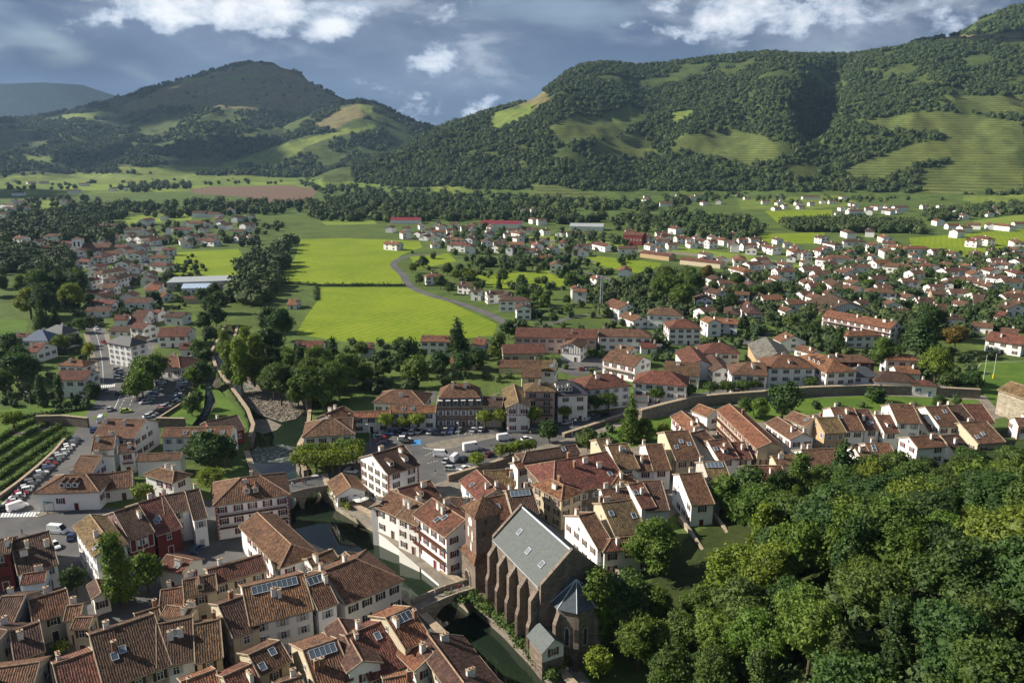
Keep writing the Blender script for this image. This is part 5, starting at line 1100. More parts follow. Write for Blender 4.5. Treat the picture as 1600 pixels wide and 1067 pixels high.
p = at(125, 400, 0); wt = empty('parish_church', p.to_tuple(), .15, 'pale church with square white belfry west of the street', 'church')
mb = MB(); mb.box((-4, -4, 0), (4, 4, 16), 'white', top=False); mb.face([(-4.4, -4.4, 16), (4.4, -4.4, 16), (0, 0, 18)], 'tile', [(0, 0), (8, 0), (4, 4)]); mb.face([(4.4, -4.4, 16), (4.4, 4.4, 16), (0, 0, 18)], 'tile', [(0, 0), (8, 0), (4, 4)]); mb.face([(-4.4, 4.4, 16), (-4.4, -4.4, 16), (0, 0, 18)], 'tile', [(0, 0), (8, 0), (4, 4)]); mb.face([(4.4, 4.4, 16), (-4.4, 4.4, 16), (0, 0, 18)], 'tile', [(0, 0), (8, 0), (4, 4)]); mb.build('belfry', wt).color = c4(RC['b'])
mb = MB(); [mb.box((x - .7, -4.06, 9), (x + .7, -4.01, 13.5), 'pane') for x in (-1.8, 1.8)]; mb.build('louvres', wt)
mb = MB(); mb.box((4.02, -5, 0), (28, 9, 8), 'stone', top=False); mb.face([(4, -5.5, 8), (28.5, -5.5, 8), (28.5, 2, 11.5), (4, 2, 11.5)], 'tile', [(0, 0), (24, 0), (24, 8), (0, 8)]); mb.face([(28.5, 9.5, 8), (4, 9.5, 8), (4, 2, 11.5), (28.5, 2, 11.5)], 'tile', [(0, 0), (24, 0), (24, 8), (0, 8)]); mb.face([(28, -5, 8), (28, 9, 8), (28, 2, 11.4)], 'stone'); mb.build('nave', wt).color = c4(RC['b'])
p = at(939, 487, 0); ms = empty('lattice_mast', p.to_tuple(), 0, 'grey steel lattice mast rising behind the gardens', 'mast')
mb = MB(); C4 = [(-.8, -.8), (.8, -.8), (.8, .8), (-.8, .8)]
for i in range(4):
    x, y = C4[i]; x2, y2 = C4[(i + 1) % 4]; mb.tube((x, y, 0), (x * .6, y * .6, 22), .14, .1, 'metal', 5)
    for k in range(11): f = 1 - .4 * k / 11; g = 1 - .4 * (k + 1) / 11; mb.tube((x * f, y * f, k * 2), (x2 * g, y2 * g, k * 2 + 2), .08, .08, 'metal', 4)
mb.build('lattice', ms)
mb = MB(); [mb.box((x - .2, -.75, z), (x + .2, -.55, z + 2), 'white_paint') for x, z in ((-.5, 19), (.5, 19), (0, 16.5))]; mb.build('antennas', ms)
# ------------------------------------------------------------------ walls
wall_line('town_wall', [(880, 683), (905, 675), (935, 665), (962, 656), (985, 648), (1005, 645)], 1.3, 1.2, -.5, 'greystone', 'weathered stone parapet wall running up beside the square')
wall_line('town_wall', [(1000, 655), (1040, 644), (1080, 634), (1130, 629), (1187, 625), (1262, 618), (1350, 615), (1412, 616), (1530, 622)], 3.6, 1.6, -.5, 'greystone', 'long curved medieval town wall north of the old town roofs')
wall_line('garden_wall', [(700, 752), (735, 742), (780, 728), (815, 715)], 2.0, 1.0, -.5, 'stone', 'stone wall dropping from the square to the old town roofs')
wall_line('garden_wall', [(58, 665), (100, 664), (139, 668)], 3.6, .9, -.5, 'stone', 'garden wall with arched coping beside the footpath lawn')
wall_line('garden_wall', [(246, 667), (290, 668)], 3.4, .9, -.5, 'stone', 'garden wall between the large white house and the mill lawn')
wall_line('car_park_wall', [(250, 655), (270, 642), (292, 628), (298, 616)], .9, .5, -.5, 'stone', 'low stone wall curving round the car park')
wall_line('terrace_wall', [(0, 782), (30, 760), (60, 735), (85, 712), (102, 692)], 1.6, .7, -.5, 'stone', 'stone retaining wall above the row of parked cars')
wall_line('garden_wall', [(1108, 800), (1130, 830), (1145, 862)], 1.5, .6, -.5, 'palestone', 'pale garden wall running down between allotments to the wood')
wall_line('garden_wall', [(1062, 815), (1080, 840), (1100, 872)], 1.5, .6, -.5, 'palestone', 'mossy garden wall beside the narrow allotment lawn')
wall_line('garden_wall', [(963, 900), (970, 935), (978, 975)], 2.0, .6, -.5, 'palestone', 'tall garden wall beside the church apse lawn')
wall_line('hotel_fence', [(806, 512 + 30), (808, 540)], .9, .3, -.5, 'white', 'short white forecourt wall at the pink school') if False else None
# hotel awning, restaurant terrace
p, q_ = at(70, 798, 0), at(182, 774, 0); d = q_ - p; e = empty('glass_awning', p.to_tuple(), math.atan2(d.y, d.x), 'green glazed terrace awning along the hotel front', 'awning'); L = d.length; mb = MB()
mb.face([(0, -1.5, 2.6), (L, -1.5, 2.6), (L, 2.6, 3.5), (0, 2.6, 3.5)], 'greenglass'); mb.face([(0, 2.6, 3.4), (L, 2.6, 3.4), (L, -1.5, 2.5), (0, -1.5, 2.5)], 'greenglass'); mb.build('glazing', e)
for k in range(9): m2 = MB(); x = L * k / 8; m2.tube((x, -1.5, 2.56), (x, 2.6, 3.56), .05, .05, 'iron', 4); m2.tube((x, -1.45, 0), (x, -1.45, 2.6), .06, .06, 'iron', 5); m2.build('rib', e)
# ------------------------------------------------------------------ trees
def crown_mesh(seed, lobes, n, leaf, core=.74, up=.25, droop=0.0):
    r = np.random.default_rng(seed); V = []; F = []
    vol = np.array([l[3] * l[4] + l[4] * l[5] for l in lobes]); vol = vol / vol.sum()
    ncl = max(6, n // 12)
    li = r.choice(len(lobes), ncl, p=vol); LB = np.array(lobes)
    d = r.normal(size=(ncl, 3)); d /= np.linalg.norm(d, axis=1)[:, None]; d[:, 2] = np.where(d[:, 2] < -.45, -d[:, 2], d[:, 2])
    rad = r.uniform(.80, 1.06, ncl)[:, None]; C = LB[li, :3] + d * LB[li, 3:6] * rad
    k = 12; P = np.repeat(C, k, 0) + r.normal(size=(ncl * k, 3)) * leaf * 1.15; N = np.repeat(d, k, 0) + r.normal(size=(ncl * k, 3)) * .75 + np.array([0, 0, up])
    N /= np.linalg.norm(N, axis=1)[:, None]; A = np.cross(N, r.normal(size=N.shape)); A /= np.linalg.norm(A, axis=1)[:, None] + 1e-9; B = np.cross(N, A); s = (leaf * r.uniform(.5, 1.25, len(P)))[:, None]
    q = np.stack([P - A * s, P - B * s * .62 + A * s * .1, P + A * s, P + B * s * .62 - N * s * .25], 1).reshape(-1, 3); V = q; F = np.arange(len(q)).reshape(-1, 4)
    verts = V.tolist(); faces = F.tolist()
    if core:
        for (x, y, z, a, b_, c) in lobes:
            bm = bmesh.new(); bmesh.ops.create_icosphere(bm, subdivisions=2, radius=1.0); o_ = len(verts)
            for v in bm.verts:
                w_ = 1 + .16 * math.sin(v.co.x * 7 + seed) * math.cos(v.co.y * 6 + x) + .1 * math.sin(v.co.z * 9 + y)
                verts.append((x + v.co.x * a * core * w_, y + v.co.y * b_ * core * w_, z + v.co.z * c * core * w_))
            faces += [[o_ + v.index for v in f.verts] for f in bm.faces]; bm.free()
    me = bpy.data.meshes.new('crown'); me.from_pydata(verts, [], faces); me.materials.append(MATS['leaf']); me.update(); return me
def trunk_mesh(h, r0, limbs, seed, top=.75):
    r = random.Random(seed); mb = MB(); p = Vector((0, 0, -1.0)); n = 4; pr = r0 * 1.25
    for i in range(n):
        q = Vector((r.uniform(-.3, .3), r.uniform(-.3, .3), -1 + (h * top + 1) * (i + 1) / n)); rr = r0 * (1 - .8 * (i + 1) / n) + .05; mb.tube(p, q, pr, rr, 'bark', 7, False); p, pr = q, rr
    for k in range(limbs):
        z = h * r.uniform(.25, .55); a = r.random() * 6.28; mb.tube((0, 0, z), (math.cos(a) * h * .24, math.sin(a) * h * .24, z + h * r.uniform(.12, .25)), r0 * .4, r0 * .12, 'bark', 5, False)
    return mb.mesh('trunk')
def broad_lobes(seed, w_, h, z0, n=7):
    r = random.Random(seed); L = [(0, 0, z0 + h * .5, w_ * .36, w_ * .36, h * .44)]
    for k in range(n):
        a = k * 6.28 / n + r.uniform(-.4, .4); f = r.uniform(.24, .36) * w_; z = z0 + h * r.uniform(.22, .72); s = r.uniform(.17, .27) * w_
        L.append((math.cos(a) * f, math.sin(a) * f, z, s, s, s * r.uniform(.8, 1.2)))
    for k in range(3): a = r.random() * 6.28; L.append((math.cos(a) * w_ * .14, math.sin(a) * w_ * .14, z0 + h * r.uniform(.74, .86), w_ * .2, w_ * .2, h * .17))
    return L
PRO = {}
for i in range(5): PRO['n%d' % i] = (trunk_mesh(15, .34, 5, i), crown_mesh(i, broad_lobes(i, 11.5 + (i % 3), 12.5, 2.6, 8 + i % 3), 6500, .36), 15)
for i in range(4): PRO['m%d' % i] = (trunk_mesh(12, .3, 4, i + 9), crown_mesh(i + 20, broad_lobes(i + 20, 9.5 + i % 2, 10, 2.0, 6 + i % 3), 1700, .52), 12)
def conif(seed, h, w_, n, leaf):
    r = random.Random(seed); L = []
    for k in range(11): f = k / 10; z = h * (.1 + .86 * f); s = w_ * .5 * (1 - f) ** .85 + .35; L.append((r.uniform(-.25, .25), r.uniform(-.25, .25), z, s, s, h * .075))
    return crown_mesh(seed + 50, L, n, leaf, .7, -.1)
for i in range(2): PRO['c%d' % i] = (trunk_mesh(18, .35, 0, i + 30, .9), conif(i, 18, 8.5, 3600, .42), 18)
PRO['y0'] = (trunk_mesh(13, .25, 0, 40, .9), crown_mesh(77, [(0, 0, 1.5 + k * 1.6, 1.35 - .12 * abs(k - 2.5), 1.35 - .12 * abs(k - 2.5), 1.6) for k in range(7)], 2200, .34, .85), 13)
for i in range(2): PRO['t%d' % i] = (trunk_mesh(19, .35, 4, i + 60), crown_mesh(i + 60, [(rh.uniform(-1, 1), rh.uniform(-1, 1), 3 + k * 2.3, 3.0 - .25 * abs(k - 2.5), 3.0 - .25 * abs(k - 2.5), 2.3) for k in range(7)], 4200, .42), 19)
for i in range(2): PRO['p%d' % i] = (trunk_mesh(7, .28, 5, i + 70, .6), crown_mesh(i + 70, [(0, 0, 4.6, 2.3, 2.3, 1.7)] + [(math.cos(a) * 1.5, math.sin(a) * 1.5, 4.8 + .3 * math.sin(3 * a), 1.25, 1.25, 1.3) for a in (0, 1.05, 2.1, 3.15, 4.2, 5.25)], 1500, .34), 7)
PRO['s0'] = (trunk_mesh(3, .1, 4, 80, .4), crown_mesh(80, [(0, 0, 1.4, 1.6, 1.6, 1.3), (1, .5, 1.2, 1, 1, 1), (-.9, .4, 1.3, 1.1, 1, 1.1)], 500, .32), 3)
rt = random.Random(5)
GREENS = dict(a=(1.0, 1.0, 1.0), l=(2.1, 1.75, 1.05), d=(.60, .72, .8), y=(2.3, 1.75, .7), b=(.8, .95, 1.35), r=(2.0, .95, .8), v=(1.25, 1.25, .9))
TREES_AT = []
def tree(x, y, h, key, tint, label, group, z=0.0, name='tree', cat='tree', wid=1.0):
    tr, cr, H0 = PRO[key]; s = h / H0; e = empty(name, (x, y, z), rt.random() * 6.28, label, cat, group); e.scale = (s * wid, s * wid, s)
    a = link('trunk', tr, e); b_ = link('crown', cr, e); g = GREENS[tint]; j = rt.uniform(.82, 1.2); b_.color = (g[0] * j * rt.uniform(.92, 1.1), g[1] * j, g[2] * j * rt.uniform(.85, 1.1), 1); TREES_AT.append((x, y)); return e
def tpx(u, v, h, key, tint, label, group=None, **kw):
    p = at(u, v, 0); return tree(p.x, p.y, h, key, tint, label, group, z=0.0, **kw)
# the wood on the hill
hx = []; tries = 0
while len(hx) < 128 and tries < 9000:
    tries += 1
    x, y = rt.uniform(22, 190), rt.uniform(68, 255); z = float(wood_hill(np.array(x), np.array(y)))
    u, v = proj(x, y, z)
    if not (-50 < u < 1700 and 600 < v < 1400): continue
    edge = 742 + (1560 - u) * .115 if u > 1090 else 860 + (1090 - u) * .9
    if v < edge or u < 905: continue
    if 1000 < u < 1185 and v < 985 - max(0, u - 1120) * 1.3: continue
    if u < 1000 and v < 985: continue
    if any((x - a) ** 2 + (y - b_) ** 2 < 6.9 ** 2 for a, b_, _ in hx): continue
    hx.append((x, y, z))
for k, (x, y, z) in enumerate(hx):
    u, v = proj(x, y, z); key, tint = rt.choice(('n0', 'n1', 'n2', 'n3', 'n4', 'n0', 'n2', 't0', 't1', 'm0')), rt.choice('aaaavvvldd'); lab = {'a': 'broad mid-green tree in the wood on the hillside', 'v': 'broad warm green tree in the wood on the hillside', 'l': 'light yellow-green tree in the wood on the hillside', 'd': 'dark bluish green tree in the wood on the hillside'}[tint]
    lab = lab.replace('in the wood on the hillside', 'at the wood edge below the old town roofs' if v < 850 else ('in the wood beside the church garden' if u < 1130 else 'in the wood on the hillside'))
    tree(x, y, rt.uniform(9, 16.0) if v > 820 else rt.uniform(8, 11), key, tint, lab, 'trees of the hillside wood', z - .2)
tpx(1310, 792, 20, 'c0', 'd', 'tall dark conifer towering over the old town roofs at the wood edge', wid=1.15)
tpx(1240, 800, 17, 't0', 'a', 'tall slender tree beside the dark conifer at the wood edge')
tpx(1215, 805, 13, 't1', 'd', 'dark narrow tree at the wood edge below the pinkish roof')
tpx(1165, 800, 13, 'm1', 'd', 'dark tree with pale trunk behind the allotment wall')
tpx(1130, 805, 11, 'm2', 'v', 'thin-crowned tree between two garden walls')
tpx(932, 1020, 18, 't1', 'v', 'tall ragged tree in front of the church apse')
tpx(955, 1000, 13, 'm0', 'b', 'grey-green tree beside the church apse')
tpx(1020, 905, 14, 'n1', 'v', 'round willow-green tree above the apse lawn')
tpx(985, 1010, 9, 'm1', 'a', 'low green tree on the bank below the apse')
tpx(935, 1058, 6, 'm3', 'l', 'bright green bush at the end of the church promenade', name='shrub', cat='shrub')
tpx(875, 1042, 2.2, 's0', 'y', 'yellow flowering shrub beside the church promenade', name='shrub', cat='shrub', wid=1.5)
# courtyard and river trees
tpx(192, 950, 17, 't0', 'v', 'tall dark green courtyard tree among the old town roofs')
tpx(232, 925, 9, 'm0', 'v', 'smaller rounded courtyard tree beside the tall one')
tpx(120, 925, 6, 'm0', 'd', 'dark bush in the shaded garden by the lane', name='shrub', cat='shrub')
tpx(95, 1020, 2.4, 's0', 'l', 'small green shrub in the dark yard', name='shrub', cat='shrub')
tpx(330, 735, 12, 'm0', 'd', 'dark spreading tree beside the long white house'); tpx(352, 730, 10, 'm3', 'd', 'dark tree leaning to the pool below the weir'); tpx(312, 720, 9, 'm1', 'a', 'green tree against the long white house wall')
tpx(332, 778, 9, 'p0', 'l', 'round pollarded tree with pale leaves behind the white hipped house'); tpx(225, 792, 7, 'p1', 'l', 'round pollarded tree beside the hipped cottage')
tpx(22, 678, 8.5, 'p1', 'l', 'round pale tree on the lawn beside the footpath')
for u, v, h in ((470, 740, 7.5), (482, 741, 7.5), (494, 741, 7.5), (506, 741, 7.5), (518, 740, 7.5), (530, 739, 7.5), (542, 737, 7.5), (554, 735, 8), (478, 729, 7.5), (492, 729, 7.5), (508, 728, 7.5), (524, 727, 7.5), (540, 725, 8.5), (556, 724, 8)):
    tpx(u, v, h, 'p%d' % rt.randrange(2), 'l', 'pollarded plane tree in the clipped block above the weir', 'clipped plane trees above the weir')
for u, v, h in ((603, 676, 7), (629, 675, 5.5), (652, 675, 7), (757, 671, 7), (784, 671, 7.5), (831, 671, 8.5), (882, 660, 6.5), (905, 655, 6)):
    tpx(u, v, h, 'p%d' % rt.randrange(2), 'l', 'small plane tree in the row along the market square', 'plane trees along the square')
for u, v, h in ((930, 648, 8), (950, 646, 8), (1025, 634, 7.5), (1048, 630, 7.5), (1075, 627, 7.5), (1110, 622, 7), (1135, 622, 7.5), (1160, 620, 7), (1178, 617, 7), (1265, 612, 6.5), (1295, 611, 5.5), (1362, 608, 5.5)):
    tpx(u, v, h, 'p%d' % rt.randrange(2), 'a', 'round street tree in the row along the town wall road', 'street trees along the town wall road')
for u, v, h in ((745, 736, 6), (783, 722, 6), (798, 719, 6), (812, 716, 6), (828, 712, 5.5)):
    tpx(u, v, h, 'p%d' % rt.randrange(2), 'l', 'low clipped tree along the wall below the square', 'clipped trees below the square')
tpx(858, 692, 8, 'm2', 'd', 'dark round tree at the corner of the square wall'); tpx(918, 705, 7.5, 'm0', 'a', 'green tree below the square parapet')
tpx(985, 690, 17, 'c1', 'v', 'tall olive-green conifer beside the town wall', wid=.95); tpx(1008, 690, 8, 'm2', 'v', 'olive bush-like tree next to the tall conifer'); tpx(1035, 688, 6, 'm1', 'l', 'leafy light fruit tree in the garden below the town wall')
tpx(1222, 655, 14, 'm0', 'd', 'large dark round tree inside the town wall'); tpx(1185, 655, 8, 'm2', 'v', 'mid-green garden tree inside the town wall'); tpx(1165, 650, 7, 'm3', 'a', 'garden tree behind the long cream house')
tpx(1465, 642, 6, 'm3', 'd', 'dark ivy-like bush against the town wall')
tpx(715, 553, 18, 'c1', 'd', 'broad dark cedar behind the square', wid=1.35); tpx(522, 592, 19, 'c0', 'd', 'tall dark fir among the river trees')
for u, v, h, t in ((635, 578, 14, 'd'), (652, 605, 13, 'v'), (686, 585, 10, 'd'), (720, 588, 11, 'd'), (745, 578, 10, 'd'), (600, 590, 8, 'a'), (565, 560, 8, 'a'), (625, 545, 6, 'v'), (660, 565, 6, 'd'), (780, 548, 9, 'a'), (795, 530, 10, 'd'), (770, 560, 6, 'l'), (570, 600, 9, 'v'), (700, 610, 6, 'd')):
    tpx(u, v, h, 'm%d' % rt.randrange(4), t, 'rounded garden tree in the gardens behind the square', 'garden trees behind the square')
tpx(1365, 628, 6, 's0', 'd', 'dark garden bush on the small lawn inside the town wall', name='shrub', cat='shrub')
for u, v, h, k, t in ((362, 600, 18, 't0', 'l'), (378, 606, 21, 't1', 'l'), (398, 600, 21, 't0', 'l'), (352, 565, 15, 't1', 'l'), (390, 572, 18, 't0', 'l'), (408, 590, 17, 't1', 'v'), (370, 585, 17, 't0', 'v'), (415, 602, 13, 't1', 'v'), (425, 560, 15, 'm0', 'd'), (438, 535, 17, 'n1', 'd'), (420, 520, 14, 'm2', 'd')):
    tpx(u, v, h, k, t, 'tall pale green riverside tree beside the rapids' if t == 'l' else 'tall darker riverside tree behind the rapids', 'riverside trees by the rapids')
for u, v, h in ((428, 618, 13), (440, 630, 15), (452, 612, 16), (466, 632, 15), (480, 640, 16), (494, 628, 17), (504, 640, 15), (516, 632, 16), (530, 624, 14), (540, 608, 15), (500, 605, 17), (470, 595, 15), (450, 588, 13), (550, 590, 12), (430, 590, 13)):
    tpx(u, v, h, rt.choice(('t0', 't1', 'n0', 'n1', 'n2')), rt.choice('avvd'), 'leafy tree in the clump above the gravel bar', 'trees above the gravel bar')
for u, v, h in ((214, 622, 11), (224, 624, 12), (234, 610, 13), (244, 596, 12), (228, 600, 12)): tpx(u, v, h, 'm%d' % rt.randrange(4), 'v', 'dark golden-green tree in the car park clump', 'car park trees')
for u, v, h, t in ((300, 650, 8, 'a'), (308, 640, 7, 'd'), (302, 604, 8, 'l'), (316, 602, 10, 'd'), (322, 575, 9, 'd'), (312, 560, 9, 'a'), (330, 540, 10, 'd'), (320, 520, 11, 'd'), (338, 510, 12, 'd'), (345, 490, 13, 'd')):
    tpx(u, v, h, 'm%d' % rt.randrange(4), t, 'bushy tree on the bank between car park and river', 'bank trees by the car park')
tpx(67, 635, 13, 'y0', 'b', 'slim blue-grey cypress standing on the corner lawn', 'cypresses on the corner lawn'); tpx(95, 631, 12, 'y0', 'b', 'slim blue-grey cypress standing on the corner lawn', 'cypresses on the corner lawn')
tpx(146, 622, 6.5, 'm1', 'd', 'dark round tree in front of the balconied chalet')
for k in range(20):
    u = rt.uniform(-20, 128); v = 505 + (u / 128) * -8 - rt.uniform(0, 70)
    tpx(u, v, rt.uniform(13, 20), 'n%d' % rt.randrange(5) if rt.random() < .8 else 'c0', rt.choice('ddavy'), 'big tree in the dark park above the blue slate houses', 'trees of the western park')
tpx(66, 516, 17, 'c1', 'a', 'bright green larch in front of the western park'); tpx(88, 514, 13, 'c0', 'd', 'dark cone tree in front of the western park')
for u, v, h, t in ((10, 590, 12, 'd'), (28, 600, 13, 'd'), (45, 595, 12, 'b'), (20, 560, 12, 'd'), (5, 615, 10, 'a'), (98, 552, 9, 'l'), (120, 545, 8, 'd'), (140, 560, 7, 'y'), (32, 575, 10, 'd'), (125, 520, 8, 'a'), (140, 480, 9, 'd'), (110, 490, 10, 'd'), (240, 480, 10, 'd'), (250, 478, 9, 'c'), (318, 478, 11, 'd'), (335, 465, 10, 'd'), (330, 490, 11, 'a')):
    tpx(u, v, h, 'c1' if t == 'c' else 'm%d' % rt.randrange(4), 'd' if t == 'c' else t, 'garden tree along the western road and gardens', 'garden trees of the western quarter')
for u, v, h, t in ((1035, 475, 18, 'v'), (1050, 470, 17, 'a'), (1065, 485, 16, 'v'), (1085, 462, 15, 'a'), (1075, 455, 16, 'v'), (1105, 440, 12, 'r'), (1150, 452, 12, 'a'), (1160, 470, 11, 'd'), (1210, 470, 12, 'd'), (1040, 450, 15, 'v')):
    tpx(u, v, h, 'n%d' % rt.randrange(5), t, 'tall leafy tree in the eastern grove' if t != 'r' else 'rusty brown autumn tree in the eastern grove', 'trees of the eastern grove')
tpx(1435, 556, 24, 'c1', 'b', 'large blue-grey cedar next to the long hotel', wid=1.5); tpx(1380, 580, 15, 'n1', 'v', 'broad green tree left of the blue-grey cedar'); tpx(1460, 600, 16, 'n3', 'l', 'bright yellow-green tree by the low school')
tpx(1310, 548, 14, 'c0', 'd', 'dark pine in front of the long hotel'); tpx(1478, 612, 8, 'm0', 'a', 'round green tree behind the town wall corner'); tpx(1520, 612, 8.5, 'm2', 'd', 'dark clipped tree beside the goal posts'); tpx(1500, 610, 7, 'm1', 'd', 'dark bush tree between the low school and the pitch')
tpx(1490, 550, 13, 'n4', 'r', 'bronze-leaved tree behind the pitch'); tpx(1450, 530, 18, 'n0', 'd', 'dark tree behind the blue-grey cedar'); tpx(1512, 508, 10, 'c0', 'b', 'silver-blue conifer near the lodge'); tpx(1425, 545, 12, 'n2', 'd', 'dark tree between hotel annex and cedar')
# gardens scattered through the eastern and northern suburbs, clear of houses
HC = [(o.location.x, o.location.y) for o in bpy.data.objects if o.parent is None and o.get('category') in ('house', 'hotel', 'hall', 'shop', 'shed', 'warehouse', 'apartments')]
def scatter(poly, n, h0, h1, label, group, tints='aadvl', sep=4.5, hs=9.0):
    us = [p[0] for p in poly]; vs = [p[1] for p in poly]; c = 0
    for _ in range(n * 30):
        if c >= n: break
        u, v = rt.uniform(min(us), max(us)), rt.uniform(min(vs), max(vs))
        if not inpoly(np.array([u]), np.array([v]), poly)[0]: continue
        p = at(u, v, 0)
        if any((p.x - a) ** 2 + (p.y - b_ + 3) ** 2 < hs * hs for a, b_ in HC) or any((p.x - a) ** 2 + (p.y - b_) ** 2 < sep * sep for a, b_ in TREES_AT): continue
        tree(p.x, p.y, rt.uniform(h0, h1), 'm%d' % rt.randrange(4) if rt.random() < .88 else 'c0', rt.choice(tints), label, group); c += 1
scatter([(1090, 470), (1300, 455), (1300, 545), (1240, 535), (1180, 500), (1110, 520)], 14, 6, 11, 'leafy garden tree between the eastern white houses', 'eastern garden trees')
scatter([(1300, 430), (1600, 440), (1600, 510), (1480, 520), (1300, 480)], 12, 5, 10, 'leafy garden tree along the railway lawns', 'railway garden trees')
scatter([(810, 470), (930, 455), (960, 500), (900, 505), (830, 510)], 8, 6, 10, 'orchard tree behind the pink school', 'orchard trees')
scatter([(640, 415), (740, 430), (860, 450), (930, 440), (900, 470), (790, 485), (700, 462), (650, 445)], 18, 7, 12, 'hedgerow tree along the country road', 'trees along the country road', 'aadvly')
# ------------------------------------------------------------------ the rest of the far settlement, too many and too small to pick apart
fm = MB(); nf = 0; FV = []
for poly, n in (([(960, 365), (1180, 372), (1300, 395), (1600, 400), (1600, 440), (1300, 440), (1150, 425), (1010, 400)], 60), ([(1100, 440), (1600, 445), (1600, 500), (1400, 500), (1100, 500)], 40), ([(110, 365), (270, 350), (400, 345), (400, 378), (260, 400), (120, 420)], 22), ([(650, 350), (940, 372), (940, 400), (760, 405), (650, 385)], 34), ([(110, 420), (260, 420), (240, 480), (150, 500)], 9), ([(1000, 298), (1180, 296), (1400, 322), (1600, 330), (1600, 345), (1300, 340), (1100, 318), (1000, 310)], 40), ([(0, 318), (60, 312), (140, 318), (60, 335), (0, 345)], 14)):
    us = [q_[0] for q_ in poly]; vs = [q_[1] for q_ in poly]; c_ = 0
    for _ in range(n * 25):
        if c_ >= n: break
        u, v = rt.uniform(min(us), max(us)), rt.uniform(min(vs), max(vs))
        if not inpoly(np.array([u]), np.array([v]), poly)[0] or any(inpoly(np.array([u]), np.array([v]), P_)[0] for P_ in FIELDS): continue
        q_ = at(u, v, 0)
        if any((q_.x - a) ** 2 + (q_.y - b_) ** 2 < 15 ** 2 for a, b_ in HC): continue
        c_ += 1; HC.append((q_.x, q_.y)); l_, w_, e_ = rt.uniform(4.5, 7.5), rt.uniform(3.6, 5), rt.uniform(3.6, 5.6); t_ = e_ + w_ * .45; M_ = Matrix.Translation(q_) @ Matrix.Rotation(rt.choice((0, .4, 1.3, 1.6, 1.9)) + rt.uniform(-.2, .2), 4, 'Z'); F_ = lambda pts, mn, uv=None: fm.face([M_ @ Vector(k) for k in pts], mn, uv)
        fm.box((-l_, -w_, -.3), (l_, w_, e_), 'white', M_, top=False); [F_([(s * l_, -w_, e_), (s * l_, w_, e_), (s * l_, 0, t_)], 'white') for s in (-1, 1)]
        for s in (-1, 1): F_([(-l_ - .5, s * (w_ + .6), e_ - .25), (l_ + .5, s * (w_ + .6), e_ - .25), (l_ + .5, 0, t_ + .05), (-l_ - .5, 0, t_ + .05)], 'tile', [(0, 0), (2 * l_, 0), (2 * l_, w_), (0, w_)])
        for s in (-1, 1):
            for k in (-.5, .5): fm.box((k * l_ - .6, s * w_ - .04, e_ * .45), (k * l_ + .6, s * w_ + .04, e_ * .45 + 1.3), 'sh_brown', M_)
            fm.box((s * l_ - .04, -.7, e_ * .5), (s * l_ + .04, .7, e_ * .5 + 1.3), 'sh_brown', M_)
        fm.box((l_ * .4 - .35, .5, t_ - 1.2), (l_ * .4 + .35, 1.2, t_ + .9), 'white', M_)
fv = fm.build('far_settlement'); fv.color = c4((.15, .078, .05)); tag(fv, 'scattered mass of tiny far white houses with red-brown roofs across the valley', 'houses', kind='stuff')
# ------------------------------------------------------------------ hedges
def hedge(name, pts, width, h, n, tint, label, group=None, leaf=.3):
    P = [at(u, v, 0) for u, v in pts]; o0 = P[0]; r = np.random.default_rng(len(pts) * 7 + int(pts[0][0])); lobes = []
    for i in range(len(P) - 1):
        d = P[i + 1] - P[i]; k = max(2, int(d.length / (width * .8)))
        for j in range(k): q = P[i] + d * (j / k) - o0; lobes.append((q.x, q.y, h * .5, width * .6 * rt.uniform(.85, 1.2), width * .6 * rt.uniform(.85, 1.2), h * .52 * rt.uniform(.85, 1.15)))
    me = crown_mesh(int(pts[0][1]), lobes, n, leaf, .85); o_ = link(name, me, None, (o0.x, o0.y, 0)); o_.color = c4(GREENS[tint]); tag(o_, label, 'hedge', group)
for k in range(5): hedge('hedge', [(0 - 4 * k, 765 - 17 * k), (40 - 5 * k, 738 - 16 * k), (78 - 6 * k, 710 - 13 * k), (112 - 8 * k, 682 - 8 * k)], 1.7, 1.4, 1500, 'v', 'long clipped hedge row on the terraced slope above the parked cars', 'hedge rows on the terraced slope', .3)
hedge('ivy_hedge', [(738, 938), (775, 965), (808, 1000), (840, 1035), (872, 1072)], 2.2, 1.9, 3600, 'a', 'thick ivy hedge on top of the quay wall along the promenade')
hedge('ivy_hedge', [(700, 935), (735, 945)], 1.4, 1.2, 500, 'a', 'ivy clump hanging beside the footbridge')
hedge('hedge', [(446, 443), (500, 447), (570, 447), (636, 447)], 2.2, 1.8, 1200, 'd', 'dark field hedge dividing the two great meadows', leaf=.5)
hedge('hedge', [(494, 450), (494, 470)], 2.2, 1.8, 500, 'd', 'short dark hedge along the meadow corner', leaf=.5)
hedge('flower_hedge', [(516, 768), (530, 786), (548, 797)], 1.0, 1.3, 600, 'y', 'yellow-green flower hedge around the restaurant terrace')
hedge('hedge', [(130, 640), (60, 650), (20, 656)], 1.6, 1.4, 700, 'd', 'dark clipped hedge around the corner lawn')
